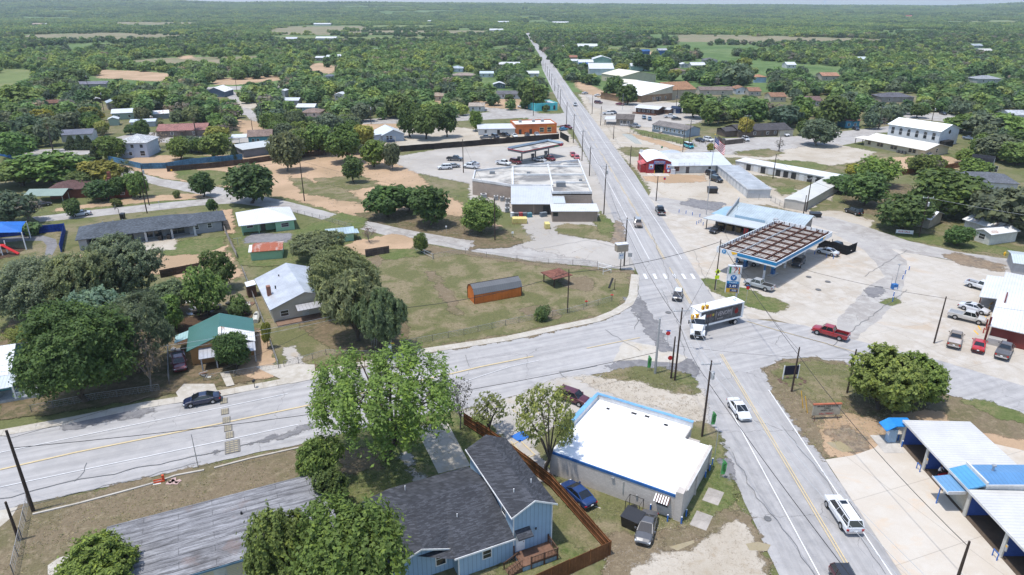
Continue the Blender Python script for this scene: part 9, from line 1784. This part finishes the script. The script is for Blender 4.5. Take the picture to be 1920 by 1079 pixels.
ongrid(560,1250,8.6,-.30,K1,.5,1.3);ongrid(1250,2600,17,-.28,K2,.62,.95,True);ongrid(2600,4600,26,-.30,K2,.9,1.25,True);ongrid(4600,7600,44,-.6,K2,1.5,2.0,True)
F=np.array(forest,dtype=np.float64);me=bpy.data.meshes.new('distant_woods');me.vertices.add(len(F));me.vertices.foreach_set('co',F[:,:3].astype(np.float32).ravel())
a=me.attributes.new('sc','FLOAT_VECTOR','POINT');a.data.foreach_set('vector',np.stack([F[:,3],F[:,3],F[:,4]],1).astype(np.float32).ravel());a=me.attributes.new('ix','INT','POINT');a.data.foreach_set('value',F[:,5].astype(np.int32));a=me.attributes.new('rt','FLOAT','POINT');a.data.foreach_set('value',rg.uniform(0,6.28,len(F)).astype(np.float32))
fo=tag(link(bpy.data.objects.new('distant_woods',me)),'wooded scrub country stretching from the edge of town to the horizon','woodland',kind='stuff')
ng=bpy.data.node_groups.new('woods','GeometryNodeTree');ng.interface.new_socket('Geometry',in_out='INPUT',socket_type='NodeSocketGeometry');ng.interface.new_socket('Geometry',in_out='OUTPUT',socket_type='NodeSocketGeometry')
gi=ng.nodes.new('NodeGroupInput');go=ng.nodes.new('NodeGroupOutput');ip=ng.nodes.new('GeometryNodeInstanceOnPoints');ci=ng.nodes.new('GeometryNodeCollectionInfo');ci.inputs['Collection'].default_value=pc;ci.inputs['Separate Children'].default_value=True;ci.inputs['Reset Children'].default_value=True
def na(nm,ty):o=ng.nodes.new('GeometryNodeInputNamedAttribute');o.data_type=ty;o.inputs['Name'].default_value=nm;return [q for q in o.outputs if q.enabled and q.name == 'Attribute'][0]
ng.links.new(gi.outputs[0],ip.inputs['Points']);ng.links.new(ci.outputs[0],ip.inputs['Instance']);ip.inputs['Pick Instance'].default_value=True;ng.links.new(na('ix','INT'),ip.inputs['Instance Index']);ng.links.new(na('sc','FLOAT_VECTOR'),ip.inputs['Scale'])
cx=ng.nodes.new('ShaderNodeCombineXYZ');ng.links.new(na('rt','FLOAT'),cx.inputs[2]);ng.links.new(cx.outputs[0],ip.inputs['Rotation']);ng.links.new(ip.outputs[0],go.inputs[0]);fo.modifiers.new('woods','NODES').node_group=ng
# tufts and stones on the near ground
def scatter(nm,label,cat,polys,n,mat,col,sz,up):
    V=[];k=0
    while k < n:
        P=rnd.choice(polys);us=[p[0] for p in P];vs=[p[1] for p in P];u,v=rnd.uniform(min(us),max(us)),rnd.uniform(min(vs),max(vs));ins=False
        for i in range(len(P)):
            (xa,ya),(xb,yb)=P[i-1],P[i]
            if (ya > v) != (yb > v) and u < (xb-xa)*(v-ya)/(yb-ya)+xa:ins=not ins
        k +=1
        if not ins:continue
        c=G(u,v)
        if noise.noise(c*.22)+.6*noise.noise(c*.9) < -.25:continue
        for q in range(5 if up else 2):
            a=rnd.uniform(0,6.28);s_=sz*rnd.uniform(.5,1.4);d=Vector((math.cos(a),math.sin(a),0));o=c+Vector((rnd.uniform(-.2,.2),rnd.uniform(-.2,.2),.06));t_=Vector((rnd.uniform(-.5,.5),rnd.uniform(-.5,.5),up+.25))*s_
            V +=[o-d*s_*.5,o+d*s_*.5,o+d*s_*.35+t_,o-d*s_*.35+t_]
    me=leafmesh(nm,np.array([tuple(p) for p in V]),np.repeat(np.random.default_rng(5).uniform(0,1,len(V)//4),4),mat);o=link(bpy.data.objects.new(nm,me));o.color=(*col,1);tag(o,label,cat,kind='stuff')
PL=[[(600,560),(740,470),(830,470),(1000,495),(1185,515),(1180,560),(1140,590),(960,630),(780,660),(600,690)],[(62,950),(380,880),(560,845),(640,860),(600,1080),(0,1080)],[(1440,695),(1530,675),(1640,700),(1780,745),(1600,850),(1540,860),(1455,750)],[(1000,940),(1130,1020),(1000,1079),(940,1079)],[(560,850),(900,790),(880,830),(660,960)],[(1290,985),(1340,840),(1395,950),(1320,1000),(1160,1020),(1040,910),(1120,930)],[(1112,707),(1240,690),(1307,744),(1190,716)]]
scatter('grass_tufts','low clumps of grass and weeds on the lawns and lots','grass',PL,15000,M['leaf'],(.28,.30,.16),.11,.3)
scatter('dry_grass_tufts','dry straw coloured clumps on the lawns and lots','grass',PL,15000,M['leaf'],(.46,.40,.28),.11,.25)
scatter('loose_stones','loose pale stones and clods on the gravel edges','gravel',[[(1140,1000),(1395,955),(1450,1079),(1130,1079)],[(1530,800),(1700,770),(1800,800),(1600,855)],[(1080,712),(1300,722),(1320,790),(1140,740)],[(540,330),(760,300),(940,420),(880,455),(640,400)]],7000,M['conc'],(.36,.31,.25),.14,.15)
# ---------------------------------------------------------------- air
hz_m=bpy.data.materials.new('air');hz_m.use_nodes=True;q=hz_m.node_tree;q.nodes.remove(q.nodes['Principled BSDF']);v=q.nodes.new('ShaderNodeVolumePrincipled')
v.inputs['Color'].default_value=(.78,.90,1,1);v.inputs['Density'].default_value=9e-5;v.inputs['Anisotropy'].default_value=.2;q.links.new(v.outputs[0],q.nodes['Material Output'].inputs['Volume'])
tag(MB().box(-22000,22000,-400,16500,-14,135).build('haze',hz_m),kind='stuff')
